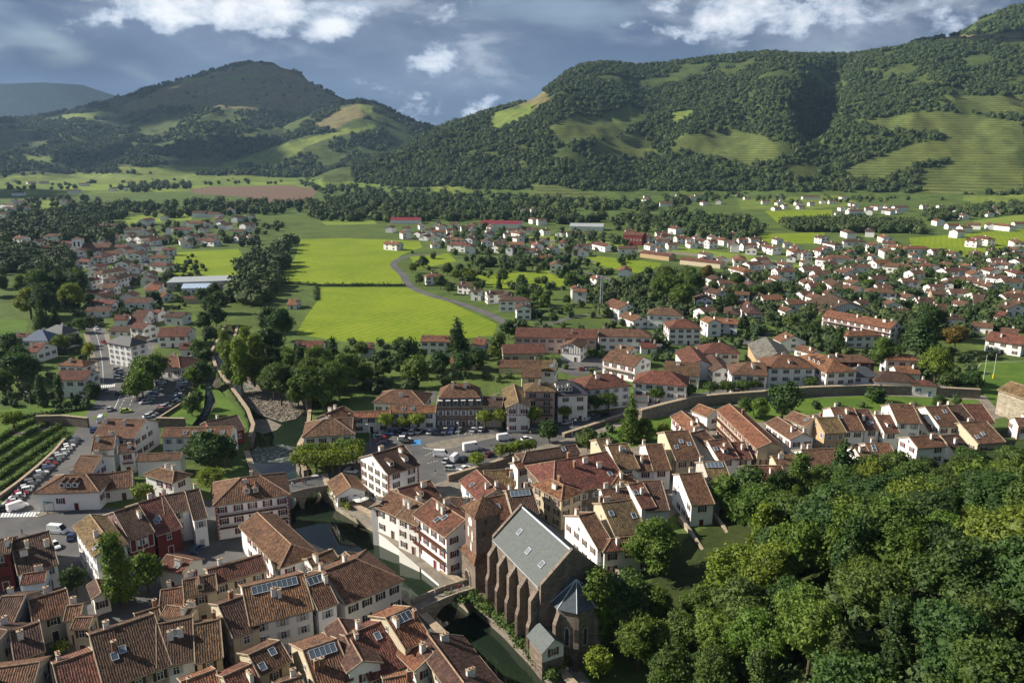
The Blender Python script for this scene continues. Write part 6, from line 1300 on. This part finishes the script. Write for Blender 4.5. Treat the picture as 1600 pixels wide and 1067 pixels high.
# ------------------------------------------------------------------ woods seen as one mass
def blob_tree(seed):
    me = crown_mesh(seed, [(0, 0, 3.0, 3.4, 3.4, 3.6), (1.6, .8, 4.2, 2.4, 2.4, 2.4), (-1.5, .9, 3.6, 2.5, 2.5, 2.6), (.2, -1.7, 3.9, 2.3, 2.3, 2.6)], 96, 1.0, .92); me.materials.clear(); me.materials.append(MATS['far_leaf']); return bpy.data.objects.new('wood_crown', me)
BLOBS = [blob_tree(k + 200) for k in range(3)]
rg = np.random.default_rng(11); px = []
def zone_of(x, y, z):
    u = 800 + FPX * x / (y * CP - (z - CH) * SP); v = 533.5 - FPX * (y * SP + (z - CH) * CP) / (y * CP - (z - CH) * SP)
    ju = u + fbm(x / 60, y / 60, 3, 5) * 14; jv = v + fbm(x / 60 + 40, y / 60, 3, 6) * 5; k = np.zeros(len(x), int)
    for i, polys in enumerate((HEATHS, PASTURES, VINES)):
        for P in polys: k[inpoly(ju, jv, P)] = i + 1
    return k, u, v
def wood_points(t0, t1, r0, r1, n, s0, s1, keep=None, thr=-.20):
    th = rg.uniform(t0, t1, n); r = np.sqrt(rg.uniform(r0 * r0, r1 * r1, n)); x, y = r * np.sin(th), r * np.cos(th); z = mountains(x, y); k, u, v = zone_of(x, y, z)
    cl = fbm(x / 160, y / 160, 3, 33); ok = (k == 0) & (z > 10) & (cl > thr)
    ok |= (k == 1) & (rg.random(n) < .012) & (z > 10)
    if keep: ok &= keep(x, y, z, u, v)
    return np.stack([x, y, z - .8, s0 * .62 + (s1 * 1.15 - s0 * .62) * rg.random(n) ** 1.6], -1)[ok]
px.append(wood_points(-.20, .68, 1600, 3150, 46000, .9, 1.7))
px.append(wood_points(-.72, .02, 2550, 5100, 36000, 1.2, 2.3, thr=-.03))
px.append(wood_points(.40, .70, 3150, 4000, 5000, 1.3, 2.0))
def flat_wood(poly, n, s0, s1):
    n = int(n * (.6 if min(p[1] for p in poly) < 345 else 1)); us = [p[0] for p in poly]; vs = [p[1] for p in poly]; u = rg.uniform(min(us), max(us), n); v = rg.uniform(min(vs), max(vs), n); ok = inpoly(u, v, poly)
    P = np.array([[*at(a, b_, 0)] for a, b_ in zip(u[ok], v[ok])]).reshape(-1, 3); keep = np.ones(len(P), bool)
    for a, b_ in HC: keep &= (P[:, 0] - a) ** 2 + (P[:, 1] - b_ + 4) ** 2 > (11 if min(vs) < 345 else 7.5) ** 2
    px.append(np.concatenate([P, rg.uniform(s0, s1, (len(P), 1))], 1)[keep])
for poly, n, a, b_ in (([(95, 330), (170, 322), (300, 318), (420, 318), (500, 322), (470, 336), (330, 338), (180, 345), (90, 372), (60, 345)], 900, 1.1, 2.0), ([(0, 335), (60, 350), (150, 350), (190, 365), (170, 385), (60, 378), (0, 380)], 420, 1.1, 1.9), ([(30, 318), (110, 305), (160, 318), (100, 340), (30, 340)], 160, 1.0, 1.6), ([(180, 295), (280, 285), (300, 295), (200, 302)], 150, 1.2, 2.2), ([(0, 390), (110, 395), (120, 425), (0, 430)], 120, 1.0, 1.6),
    ([(480, 320), (560, 300), (700, 310), (850, 330), (950, 345), (900, 352), (760, 345), (600, 348), (490, 345)], 1500, 1.0, 1.9), ([(560, 285), (620, 270), (720, 300), (850, 310), (1000, 318), (1150, 300), (1180, 306), (1010, 330), (850, 330), (560, 305)], 1700, 1.1, 1.9), ([(960, 340), (1050, 330), (1180, 345), (1200, 365), (1150, 385), (1060, 370), (960, 362)], 500, .9, 1.6), ([(1220, 350), (1330, 345), (1440, 352), (1440, 366), (1230, 362)], 420, .9, 1.6), ([(1440, 335), (1600, 318), (1600, 335), (1450, 348)], 420, .9, 1.7), ([(370, 420), (430, 385), (465, 380), (462, 400), (440, 430), (430, 470), (405, 480), (360, 470), (385, 445)], 170, 1.0, 1.8), ([(700, 355), (950, 365), (1000, 380), (870, 400), (800, 418), (700, 395)], 170, .7, 1.2), ([(200, 355), (400, 345), (460, 350), (400, 385), (270, 390)], 140, .6, 1.1), ([(1100, 300), (1600, 290), (1600, 310), (1200, 320)], 520, .7, 1.3), ([(1480, 400), (1600, 395), (1600, 430), (1420, 432), (1240, 400), (1360, 392)], 170, .7, 1.3),
    ([(0, 260), (200, 262), (420, 262), (480, 268), (440, 278), (200, 276), (0, 276)], 520, 1.0, 1.7), ([(0, 285), (100, 288), (340, 280), (520, 285), (520, 290), (300, 292), (0, 300)], 260, .9, 1.6), ([(470, 270), (560, 268), (560, 300), (500, 305), (470, 290)], 260, 1.0, 1.8), ([(740, 415), (900, 405), (910, 420), (740, 428)], 40, .9, 1.4), ([(1000, 430), (1600, 410), (1600, 520), (1300, 545), (1100, 520), (950, 500), (900, 460)], 2000, .3, 1.0), ([(100, 400), (330, 400), (330, 470), (140, 520), (100, 470)], 260, .3, .8), ([(540, 540), (780, 535), (800, 600), (600, 625), (545, 600)], 110, .25, .6), ([(640, 360), (900, 370), (1000, 400), (900, 470), (700, 450), (640, 420)], 260, .35, .9), ([(1020, 690), (1180, 645), (1400, 626), (1530, 630), (1400, 638), (1200, 655), (1060, 665)], 150, .2, .5), ([(800, 480), (1010, 480), (1070, 560), (940, 585), (880, 590), (800, 545)], 130, .25, .7), ([(1050, 530), (1320, 530), (1560, 560), (1500, 600), (1250, 560), (1060, 580)], 150, .25, .65), ([(880, 690), (1000, 662), (1010, 690), (900, 705)], 40, .2, .5), ([(0, 530), (140, 500), (140, 640), (0, 640)], 90, .25, .6)):
    flat_wood(poly, n, a, b_)
qx, qy = rg.uniform(22, 190, 1500), rg.uniform(68, 250, 1500); qz = wood_hill(qx, qy); qd = qy * CP - (qz - CH) * SP; qu, qv = 800 + FPX * qx / qd, 533.5 - FPX * (qy * SP + (qz - CH) * CP) / qd
ok = (qz > 1.0) & (qv > np.where(qu > 1090, 775 + (1560 - qu) * .115, 940 + (1090 - qu) * .5)) & ((qu > 1180) | (qv > 985)) & (qu > 915)
px.append(np.stack([qx, qy, qz - .5, rg.uniform(.3, .75, 1500)], -1)[ok])
px = np.concatenate(px); sel = rg.integers(0, 3, len(px))
for k in range(3):
    Q = px[sel == k]; me = bpy.data.meshes.new('far_woodland'); me.vertices.add(len(Q)); me.vertices.foreach_set('co', Q[:, :3].ravel().astype(np.float32)); at_ = me.attributes.new('scl', 'FLOAT', 'POINT'); at_.data.foreach_set('value', Q[:, 3].astype(np.float32)); me.update()
    ob = tag(link('far_woodland', me), ('dense far woodland covering the mountain slopes and valley hedges', 'mixed far woodland crowns over the mountain slopes and valley', 'dark far woodland crowns over the mountain slopes and valley')[k], 'woodland', 'far woodland', kind='stuff')
    g = bpy.data.node_groups.new('woodland', 'GeometryNodeTree'); g.interface.new_socket('Geometry', in_out='INPUT', socket_type='NodeSocketGeometry'); g.interface.new_socket('Geometry', in_out='OUTPUT', socket_type='NodeSocketGeometry')
    N = NT(g); gi, go = N.add('NodeGroupInput'), N.add('NodeGroupOutput'); io = N.add('GeometryNodeInstanceOnPoints'); oi = N.add('GeometryNodeObjectInfo'); oi.inputs[0].default_value = BLOBS[k]; na = N.add('GeometryNodeInputNamedAttribute', data_type='FLOAT'); na.inputs[0].default_value = 'scl'
    rv = N.add('FunctionNodeRandomValue', data_type='FLOAT_VECTOR'); rv.inputs[0].default_value = (-.1, -.1, 0); rv.inputs[1].default_value = (.1, .1, 6.28); cxyz = N.add('ShaderNodeCombineXYZ'); N.l.new(na.outputs[0], cxyz.inputs[0]); N.l.new(na.outputs[0], cxyz.inputs[1]); N.l.new(na.outputs[0], cxyz.inputs[2])
    mp = N.add('GeometryNodeMeshToPoints'); N.l.new(gi.outputs[0], mp.inputs[0]); N.l.new(mp.outputs[0], io.inputs['Points']); N.l.new(oi.outputs['Geometry'], io.inputs['Instance']); N.l.new(rv.outputs[0], io.inputs['Rotation']); N.l.new(cxyz.outputs[0], io.inputs['Scale']); N.l.new(io.outputs[0], go.inputs[0])
    md = ob.modifiers.new('woodland', 'NODES'); md.node_group = g
# ------------------------------------------------------------------ cars
m, t, b, o = mat('carpaint'); oi = t.add('ShaderNodeObjectInfo'); t.l.new(oi.outputs['Color'], b.inputs['Base Color']); b.inputs['Roughness'].default_value = .28; b.inputs['Specular IOR Level'].default_value = .6
simple('tyre', (.02, .02, .02), .2, 3); simple('headlamp', (.7, .7, .66), .05, 2, .2); simple('tail', (.3, .01, .01), .1, 2, .3)
def car_parts(kind):
    L, Wd, hb, hr_ = {'car': (4.2, 1.75, .86, 1.48), 'estate': (4.6, 1.8, .9, 1.55), 'van': (5.2, 1.95, 1.15, 2.25), 'box': (6.4, 2.1, 1.1, 2.8)}[kind]
    l, w_ = L / 2, Wd / 2; mb = MB()
    xs = [(-l, .86, .35, hb * .82), (-l + .18, .97, .25, hb), (-l * .3, 1.0, .22, hb + .03), (l * .35, 1.0, .22, hb + .02), (l - .35, .95, .25, hb * .86), (l, .8, .36, hb * .66)]
    def ring(x, f, z0, z1): return [(x, -w_ * f, z0), (x, w_ * f, z0), (x, w_ * f, z1 * .75), (x, w_ * f * .93, z1), (x, -w_ * f * .93, z1), (x, -w_ * f, z1 * .75)]
    R_ = [ring(*q_) for q_ in xs]
    for a, c in zip(R_, R_[1:]):
        for k in range(6): j = (k + 1) % 6; mb.face([a[k], a[j], c[j], c[k]], 'carpaint')
    mb.face(R_[0][::-1], 'carpaint'); mb.face(R_[-1], 'carpaint')
    c0, c1, c2, c3 = {'car': (-l + .35, -l + .85, .15, .95), 'estate': (-l + .15, -l + .5, .2, 1.05), 'van': (-l + .06, -l + .1, l - 1.5, l - .7), 'box': (-l + .05, -l + .08, l - 1.7, l - .8)}[kind]
    tw = w_ * .78; bw = w_ * .93; zt = hr_
    rf = [(c1, -tw, zt), (c2, -tw, zt), (c2, tw, zt), (c1, tw, zt)]; bs = [(c0, -bw, hb), (c3, -bw, hb), (c3, bw, hb), (c0, bw, hb)]
    mb.box((c1 + .02, -tw + .02, zt - .06), (c2 - .02, tw - .02, zt + .03), 'carpaint')
    gl = MB()
    for k in range(4):
        j = (k + 1) % 4; solid = kind in ('van', 'box') and k != 1
        (mb if solid else gl).face([bs[k], bs[j], rf[j], rf[k]], 'carpaint' if solid else 'carglass')
    if kind in ('van', 'box'):
        for s in (-1, 1): gl.face([(c2 - .9, s * (bw - .08), hb + .28), (c2 + .15, s * (bw - .07), hb + .28), (c2 - .05, s * (tw + .07), zt - .35), (c2 - .9, s * (tw + .07), zt - .35)], 'carglass')
    else:
        for s in (-1, 1):
            for x in (c1 + .05, (c1 + c2) / 2, c2): mb.tube((x + (x - (c1 + c2) / 2) * .18, s * (bw - .01), hb), (x, s * (tw + .01), zt), .045, .045, 'carpaint', 4)
    for s in (-1, 1): mb.box((l - .12, s * w_ * .6 - .18, hb * .5), (l + .02, s * w_ * .6 + .18, hb * .66), 'headlamp'); mb.box((-l - .02, s * w_ * .66 - .14, hb * .6), (-l + .05, s * w_ * .66 + .14, hb * .8), 'tail')
    wh = MB(); wh.tube((0, -.11, 0), (0, .11, 0), .33, .33, 'tyre', 12); wh.tube((0, -.125, 0), (0, .125, 0), .19, .19, 'metal', 8)
    return mb.mesh('body'), gl.mesh('window_glass'), wh.mesh('wheel'), [(sx * l * .62, sy * w_ * .92, .33) for sx in (-1, 1) for sy in (-1, 1)]
CARM = {k: car_parts(k) for k in ('car', 'estate', 'van', 'box')}
CC = dict(white=(.72, .72, .72), silver=(.42, .43, .45), grey=(.14, .145, .15), black=(.018, .018, .02), blue=(.035, .06, .15), red=(.28, .02, .025), green=(.38, .50, .05), maroon=(.12, .015, .03))
rc_ = random.Random(8)
def car(u, v, du, dv, col, where, kind='car', flip=False):
    p, q_ = at(u, v, 0), at(u + du, v + dv, 0); d = q_ - p; a = math.atan2(d.y, d.x) + (math.pi if flip else 0) + rc_.uniform(-.05, .05)
    nm = {'car': 'car', 'estate': 'estate car', 'van': 'van', 'box': 'motorhome'}[kind]
    e = empty(nm.replace(' ', '_'), (p.x, p.y, .035), a, '%s %s %s' % (col, nm, where), nm.split()[-1], 'cars ' + where); bd, gl, wh, wp = CARM[kind]
    o_ = link('body', bd, e); o_.color = c4(CC[col]); link('window_glass', gl, e)
    for q_ in wp: link('wheel', wh, e, q_)
PAL = ['white', 'silver', 'grey', 'black', 'blue', 'silver', 'white', 'grey', 'silver', 'white', 'grey', 'red']
def row(u0, v0, u1, v1, n, du, dv, where, skip=()):
    for k in range(n):
        if k in skip: continue
        f = k / max(1, n - 1); car(u0 + (u1 - u0) * f, v0 + (v1 - v0) * f, du, dv, rc_.choice(PAL), where, rc_.choice(('car', 'car', 'estate')), rc_.random() < .5)
row(8, 797, 116, 690, 24, 6, -1.2, 'parked along the terraced slope')
row(288, 586, 279, 624, 10, 6, -.3, 'parked on the river side of the car park')
row(274, 629, 233, 652, 9, 6, -1.2, 'parked along the car park wall')
row(254, 596, 228, 630, 9, 6, -1.2, 'parked under the car park trees', (3,))
row(184, 578, 188, 596, 5, 6, -.5, 'parked below the slate pyramid town house')
row(292, 556, 300, 566, 3, 6, -.5, 'parked behind the half-timbered house')
row(605, 678, 654, 676, 6, 3, -3, 'parked in front of the low orange roofs')
row(672, 677, 752, 673, 8, 3, -3.2, 'parked in front of the brick mansion', (5,))
row(592, 681, 597, 694, 4, 5, -1, 'parked at the end of the square')
row(886, 662, 945, 650, 5, 5, -1.5, 'parked along the square parapet road')
row(908, 578, 930, 576, 4, 2, -3, 'parked in the yard behind the square')
row(1370, 478, 1385, 472, 4, 3, -2, 'parked behind the long hotel')
row(195, 470, 212, 445, 5, 2, -5, 'parked along the winding west street')
for q_ in ((738, 703, 6, -1.0, 'white', 'crossing the market square', 'box'), (788, 687, 6, -1.0, 'white', 'driving past the plane trees', 'van'), (690, 713, 6, .4, 'white', 'parked by the dashed bay line', 'van'), (698, 722, 4, -3, 'silver', 'parked beside two white vans', 'car'), (711, 719, 3.5, -3.5, 'white', 'parked in the bays by the wall', 'van'), (725, 719, 4, -3, 'black', 'parked beside a tall white van', 'car'), (764, 712, 4, -2.5, 'maroon', 'parked under the clipped trees', 'car'), (706, 735, 6, .6, 'silver', 'parked against the square wall', 'estate'), (727, 734, 5, -2, 'white', 'half hidden by the wall tree', 'car'),
           (632, 688, 6, 0, 'white', 'parked next to the blue bay', 'estate'), (637, 692, 6, 0, 'black', 'parked in front of the white one by the blue bay', 'car'), (835, 675, 6, -1.5, 'grey', 'leaving the market square', 'estate'), (823, 688, 6, -1, 'white', 'beside the square parapet', 'car'), (497, 750, 6, -.8, 'silver', 'crossing the road bridge', 'estate'), (548, 738, 6, .6, 'silver', 'passing the tall white quoined house', 'car'),
           (28, 795, 6, -2, 'white', 'waiting at the zebra crossing', 'van'), (91, 832, 6, .6, 'white', 'parked opposite the white chimneys house', 'van'), (112, 841, 1, -3, 'blue', 'parked at the yellow-roofed house', 'car'), (86, 855, 3, 3, 'white', 'behind the white chimneys house', 'car'), (172, 641, 1.5, -3, 'silver', 'driving down at the junction', 'car'), (197, 644, 6, -.5, 'green', 'turning at the junction', 'car'), (158, 658, 2, -4, 'white', 'leaving the junction', 'van'), (187, 616, 4, -2, 'black', 'waiting on the junction lanes', 'car'), (166, 613, 4, 2, 'grey', 'coming past the balconied chalet', 'car'), (151, 515, 3, 2, 'white', 'on the curved western road', 'car'), (163, 537, 4, 1, 'red', 'on the bend beside the slate pyramid house', 'car'), (202, 594, 2, -4, 'silver', 'beside the car park trees', 'estate'), (212, 580, 2, -4, 'grey', 'below the slate house corner', 'estate'), (275, 665, 6, 0, 'white', 'behind the garden wall by the mill', 'car'), (309, 860, 4, -3, 'blue', 'in the shaded car yard', 'car'), (146, 674, 2, -4, 'blue', 'next to the large white house', 'car'), (118, 790, 6, -1, 'white', 'parked beside the hotel awning', 'box')):
    car(*q_)
# ------------------------------------------------------------------ markings
def mark(name, pts, w_, label=None): strip(name, pts, w_, .045, 'white_paint')
def dashes(u0, v0, u1, v1, n, w_=.14):
    for k in range(n):
        f, g = k / n, (k + .55) / n; mark('lane_marking', [(u0 + (u1 - u0) * f, v0 + (v1 - v0) * f), (u0 + (u1 - u0) * g, v0 + (v1 - v0) * g)], w_)
for k in range(12): u = 2 + k * 5.0; mark('zebra_stripe', [(u, 808 - k * .1), (u + 3.6, 801 - k * .1)], .55)
for k in range(7): u = 158 + k * 3.3; mark('zebra_stripe', [(u, 606 - k * .3), (u + 1.3, 602 - k * .3)], .5)
mark('lane_marking', [(178, 640), (190, 614), (196, 604)], .18); dashes(187, 638, 201, 612, 5); dashes(200, 640, 210, 616, 4); mark('lane_marking', [(161, 600), (160, 570), (153, 530), (142, 506)], .15)
dashes(664, 712, 682, 703, 5, .2); dashes(668, 724, 686, 719, 4, .2); mark('lane_marking', [(660, 699), (682, 703)], .2)
for u in range(676, 756, 10): mark('bay_marking', [(u, 679), (u + 6, 671)], .12)
for u in range(600, 660, 10): mark('bay_marking', [(u, 681), (u + 6, 674)], .12)
simple('bluepaint', (.06, .22, .46), .15, 1); sheet('disabled_bay', [(643, 688), (658, 686), (658, 694), (643, 695)], .05, 'bluepaint')
sheet('worn_gravel_patch', [(700, 702), (735, 692), (790, 680), (800, 676), (740, 680), (690, 688), (664, 694), (672, 702)], .036, 'gravel'); simple('greenpaint', (.16, .36, .08), .2, 1); sheet('traffic_island', [(144, 652), (168, 645), (169, 650), (146, 656)], .05, 'lawn')
mark('touchline', [(1511, 599), (1532, 568)], .2); mark('touchline', [(1532, 567), (1640, 563)], .15)
# ------------------------------------------------------------------ posts and lamps
gp = at(1544, 592, 0); e = empty('goal_posts', gp.to_tuple(), 0.35, 'white rugby goal posts with yellow pad on the pitch', 'goal')
for x in (-2.8, 2.8): mb = MB(); mb.tube((x, 0, 0), (x, 0, 11), .09, .07, 'white_paint', 7); mb.build('post', e)
mb = MB(); mb.tube((-2.8, 0, 3), (2.8, 0, 3), .08, .08, 'white_paint', 6); mb.build('crossbar', e); mb = MB(); mb.tube((2.8, 0, 0), (2.8, 0, 1.8), .28, .28, 'yellow', 8); mb.build('pad', e)
def lamp(u, v, h, label):
    p = at(u, v, 0); e = empty('street_lamp', p.to_tuple(), rc_.random() * 3, label, 'lamp', 'street lamps'); mb = MB(); mb.tube((0, 0, 0), (0, 0, h), .08, .05, 'metal', 6); mb.build('pole', e); mb = MB(); mb.tube((0, 0, h), (.9, 0, h + .2), .04, .04, 'metal', 5); mb.box((.7, -.15, h + .12), (1.4, .15, h + .26), 'frame'); mb.build('lamp_head', e)
for q_ in ((579, 700, 8, 'tall grey street lamp behind the clipped plane trees'), (717, 694, 7, 'grey street lamp on the gravel patch of the square'), (795, 703, 7, 'grey street lamp beside the clipped square trees'), (894, 683, 6, 'grey street lamp behind the square parapet'), (49, 645, 8, 'pale street lamp on the corner lawn'), (146, 578, 8, 'street lamp beside the curved western road'), (745, 675, 5, 'street lamp in front of the brick mansion'), (824, 672, 7, 'street lamp beside the big plane tree of the square')): lamp(*q_)
# parasols and tables on the restaurant terrace
for k, (u, v) in enumerate(((549, 787), (556, 789), (562, 792), (553, 780), (562, 784), (570, 789))):
    p = at(u, v, .1); e = empty('parasol', (p.x, p.y, 0), k, 'pale parasol on the riverside restaurant terrace', 'parasol', 'terrace parasols'); mb = MB(); mb.tube((0, 0, 0), (0, 0, 2.5), .04, .04, 'wood', 5); mb.build('pole', e); mb = MB()
    for i in range(8): a, c = i * math.pi / 4, (i + 1) * math.pi / 4; mb.face([(1.3 * math.cos(a), 1.3 * math.sin(a), 2.15), (1.3 * math.cos(c), 1.3 * math.sin(c), 2.15), (0, 0, 2.65)], 'fabric'); mb.face([(0, 0, 2.62), (1.3 * math.cos(c), 1.3 * math.sin(c), 2.12), (1.3 * math.cos(a), 1.3 * math.sin(a), 2.12)], 'fabric')
    mb.build('canopy', e)
# ------------------------------------------------------------------ people on the bridges and promenade
simple('skin', (.45, .27, .19), .1, 3); simple('cloth_blue', (.05, .10, .22), .2, 4); simple('cloth_dark', (.03, .03, .035), .2, 4); simple('cloth_pale', (.5, .48, .44), .1, 4); simple('cloth_red', (.32, .04, .04), .1, 4); simple('hair', (.04, .028, .02), .2, 4)
def person_meshes(stride, top, bottom):
    jt = dict(pel=(0, 0, .93), che=(0, .02, 1.25), neck=(0, .02, 1.46), head=(0, .04, 1.60), crown=(0, .04, 1.70), hl=(-.10, 0, .88), kl=(-.11, stride * .28, .5), al=(-.11, stride * .32 - .06, .09), fl=(-.11, stride * .32 + .1, .04), hr=(.10, 0, .88), kr=(.11, -stride * .12, .49), ar=(.11, -stride * .42, .12), fr=(.11, -stride * .42 + .14, .04), sl=(-.19, .02, 1.40), el=(-.25, -stride * .12, 1.13), wl=(-.24, -stride * .1 + .12, .90), pl=(-.235, -stride * .1 + .16, .81), sr=(.19, .02, 1.40), er=(.25, stride * .12 - .04, 1.13), wr=(.24, stride * .25, .92), prh=(.235, stride * .3, .84))
    rad = dict(pel=.15, che=.155, neck=.06, head=.095, crown=.075, hl=.10, kl=.065, al=.045, fl=.04, hr=.10, kr=.065, ar=.045, fr=.04, sl=.065, el=.045, wl=.034, pl=.04, sr=.065, er=.045, wr=.034, prh=.04)
    ks = list(jt); ed = [('pel', 'che'), ('che', 'neck'), ('neck', 'head'), ('head', 'crown'), ('pel', 'hl'), ('hl', 'kl'), ('kl', 'al'), ('al', 'fl'), ('pel', 'hr'), ('hr', 'kr'), ('kr', 'ar'), ('ar', 'fr'), ('che', 'sl'), ('sl', 'el'), ('el', 'wl'), ('wl', 'pl'), ('che', 'sr'), ('sr', 'er'), ('er', 'wr'), ('wr', 'prh')]
    me = bpy.data.meshes.new('body'); me.from_pydata([jt[k] for k in ks], [(ks.index(a), ks.index(c)) for a, c in ed], []); ob = bpy.data.objects.new('tmp', me); COL.objects.link(ob); ob.modifiers.new('s', 'SKIN'); ob.modifiers.new('d', 'SUBSURF').levels = 1
    for k, s in zip(ks, me.skin_vertices[0].data): s.radius = (rad[k], rad[k]); s.use_root = k == 'pel'
    dg = bpy.context.evaluated_depsgraph_get(); out = bpy.data.meshes.new_from_object(ob.evaluated_get(dg)); bpy.data.objects.remove(ob); out.name = 'body'
    out.materials.clear(); [out.materials.append(MATS[q_]) for q_ in ('skin', top, bottom, 'cloth_dark')]
    for f in out.polygons: c = f.center; f.material_index = 0 if c.z > 1.47 or (abs(c.x) > .2 and c.z < .95) else (1 if c.z > .9 else (2 if c.z > .12 else 3)); f.use_smooth = True
    hm = MB(); 
    for i in range(3):
        a, c = i * .5, (i + 1) * .5
        for k in range(10): t0_, t1_ = k * .628, (k + 1) * .628; P_ = lambda ph, th: (.108 * math.cos(ph) * math.cos(th), .03 + .115 * math.cos(ph) * math.sin(th), 1.645 + .115 * math.sin(ph)); hm.face([P_(a, t0_), P_(a, t1_), P_(c, t1_), P_(c, t0_)], 'hair')
    return out, hm.mesh('hair')
PM = [person_meshes(.9, 'cloth_blue', 'cloth_dark'), person_meshes(.5, 'cloth_pale', 'cloth_blue'), person_meshes(.7, 'cloth_red', 'cloth_dark'), person_meshes(.2, 'cloth_dark', 'cloth_pale')]
PD = ['person in a blue top walking', 'person in a pale top and blue trousers walking', 'person in a red top walking', 'person in a dark top standing']
for u, v, z, k, where in ((680, 931, 1.1, 1, 'on the stone footbridge'), (696, 928, 1.2, 3, 'on the stone footbridge'), (706, 926, 1.2, 0, 'on the stone footbridge'), (718, 922, 1.0, 2, 'on the stone footbridge'), (724, 918, .9, 3, 'near the tower gate'), (808, 982, .03, 3, 'below the church buttresses'), (813, 986, .03, 0, 'below the church buttresses'), (886, 1052, .03, 1, 'on the church promenade'), (880, 1040, .03, 2, 'by the yellow shrub'), (457, 760, .9, 1, 'on the road bridge'), (461, 760, .9, 3, 'on the road bridge'), (474, 757, .9, 2, 'on the road bridge'), (478, 757, .9, 0, 'on the road bridge'), (680, 741, .04, 3, 'at the edge of the market square'), (35, 835, .04, 0, 'at the road crossing')):
    p = at(u, v, z); e = empty('person', p.to_tuple(), rc_.random() * 6.28, PD[k] + ' ' + where, 'person', 'people on foot'); link('body', PM[k][0], e); link('hair', PM[k][1], e)
# ------------------------------------------------------------------ clouds whose shadow lies on the bare peak and the western valley
m, t, b, o = mat('cloud_white'); b.inputs['Base Color'].default_value = (.85, .86, .88, 1); b.inputs['Roughness'].default_value = 1
def cloud(tx, ty, tz, alt, rx, ry, seed):
    s = (alt - tz) / SUNV.z; c = Vector((tx, ty, tz)) + SUNV * s; r = random.Random(seed); verts = []; faces = []
    for k in range(16):
        a = r.random() * 6.28; f = math.sqrt(r.random()) * .8; x, y = math.cos(a) * f * rx, math.sin(a) * f * ry; s_ = r.uniform(.26, .48) * min(rx, ry); bm = bmesh.new(); bmesh.ops.create_icosphere(bm, subdivisions=3, radius=1.0); o_ = len(verts)
        for v in bm.verts: w_ = 1 + .14 * math.sin(v.co.x * 6 + k) * math.cos(v.co.y * 7 - k) + .08 * math.sin(v.co.z * 11 + v.co.x * 9); verts.append((x + v.co.x * s_ * w_, y + v.co.y * s_ * w_, v.co.z * s_ * .55 * w_))
        faces += [[o_ + v.index for v in f_.verts] for f_ in bm.faces]; bm.free()
    me = bpy.data.meshes.new('cloud'); me.from_pydata(verts, [], faces); me.materials.append(MATS['cloud_white']); me.polygons.foreach_set('use_smooth', [True] * len(faces)); return link('cloud', me, None, c)
for k, q_ in enumerate(((-1400, 4350, 320, 2600, 1150, 640), (-2600, 3600, 100, 2500, 900, 600), (-1150, 3000, 60, 2500, 480, 260), (1950, 2850, 350, 2500, 420, 350), (-1250, 1750, 0, 2400, 360, 210), (-350, 3750, 250, 2500, 330, 300), (-7200, 10500, 700, 2600, 3400, 2600))):
    tag(cloud(*q_, 30 + k), 'heavy rain cloud drifting above the valley', 'cloud', 'rain clouds', kind='stuff')
# ------------------------------------------------------------------ air
m = bpy.data.materials.new('haze'); m.use_nodes = True; t = NT(m.node_tree); t.n.clear(); oo = t.add('ShaderNodeOutputMaterial'); pv = t.add('ShaderNodeVolumePrincipled'); pv.inputs['Color'].default_value = (.45, .68, 1.0, 1); pv.inputs['Density'].default_value = .000036; pv.inputs['Anisotropy'].default_value = .2; t.l.new(pv.outputs[0], oo.inputs['Volume']); MATS['haze'] = m
mb = MB(); mb.box((-17500, -17500, -8), (17500, 17500, 1500), 'haze'); tag(mb.build('haze'), 'thin blue air over the whole valley', 'haze', kind='stuff')
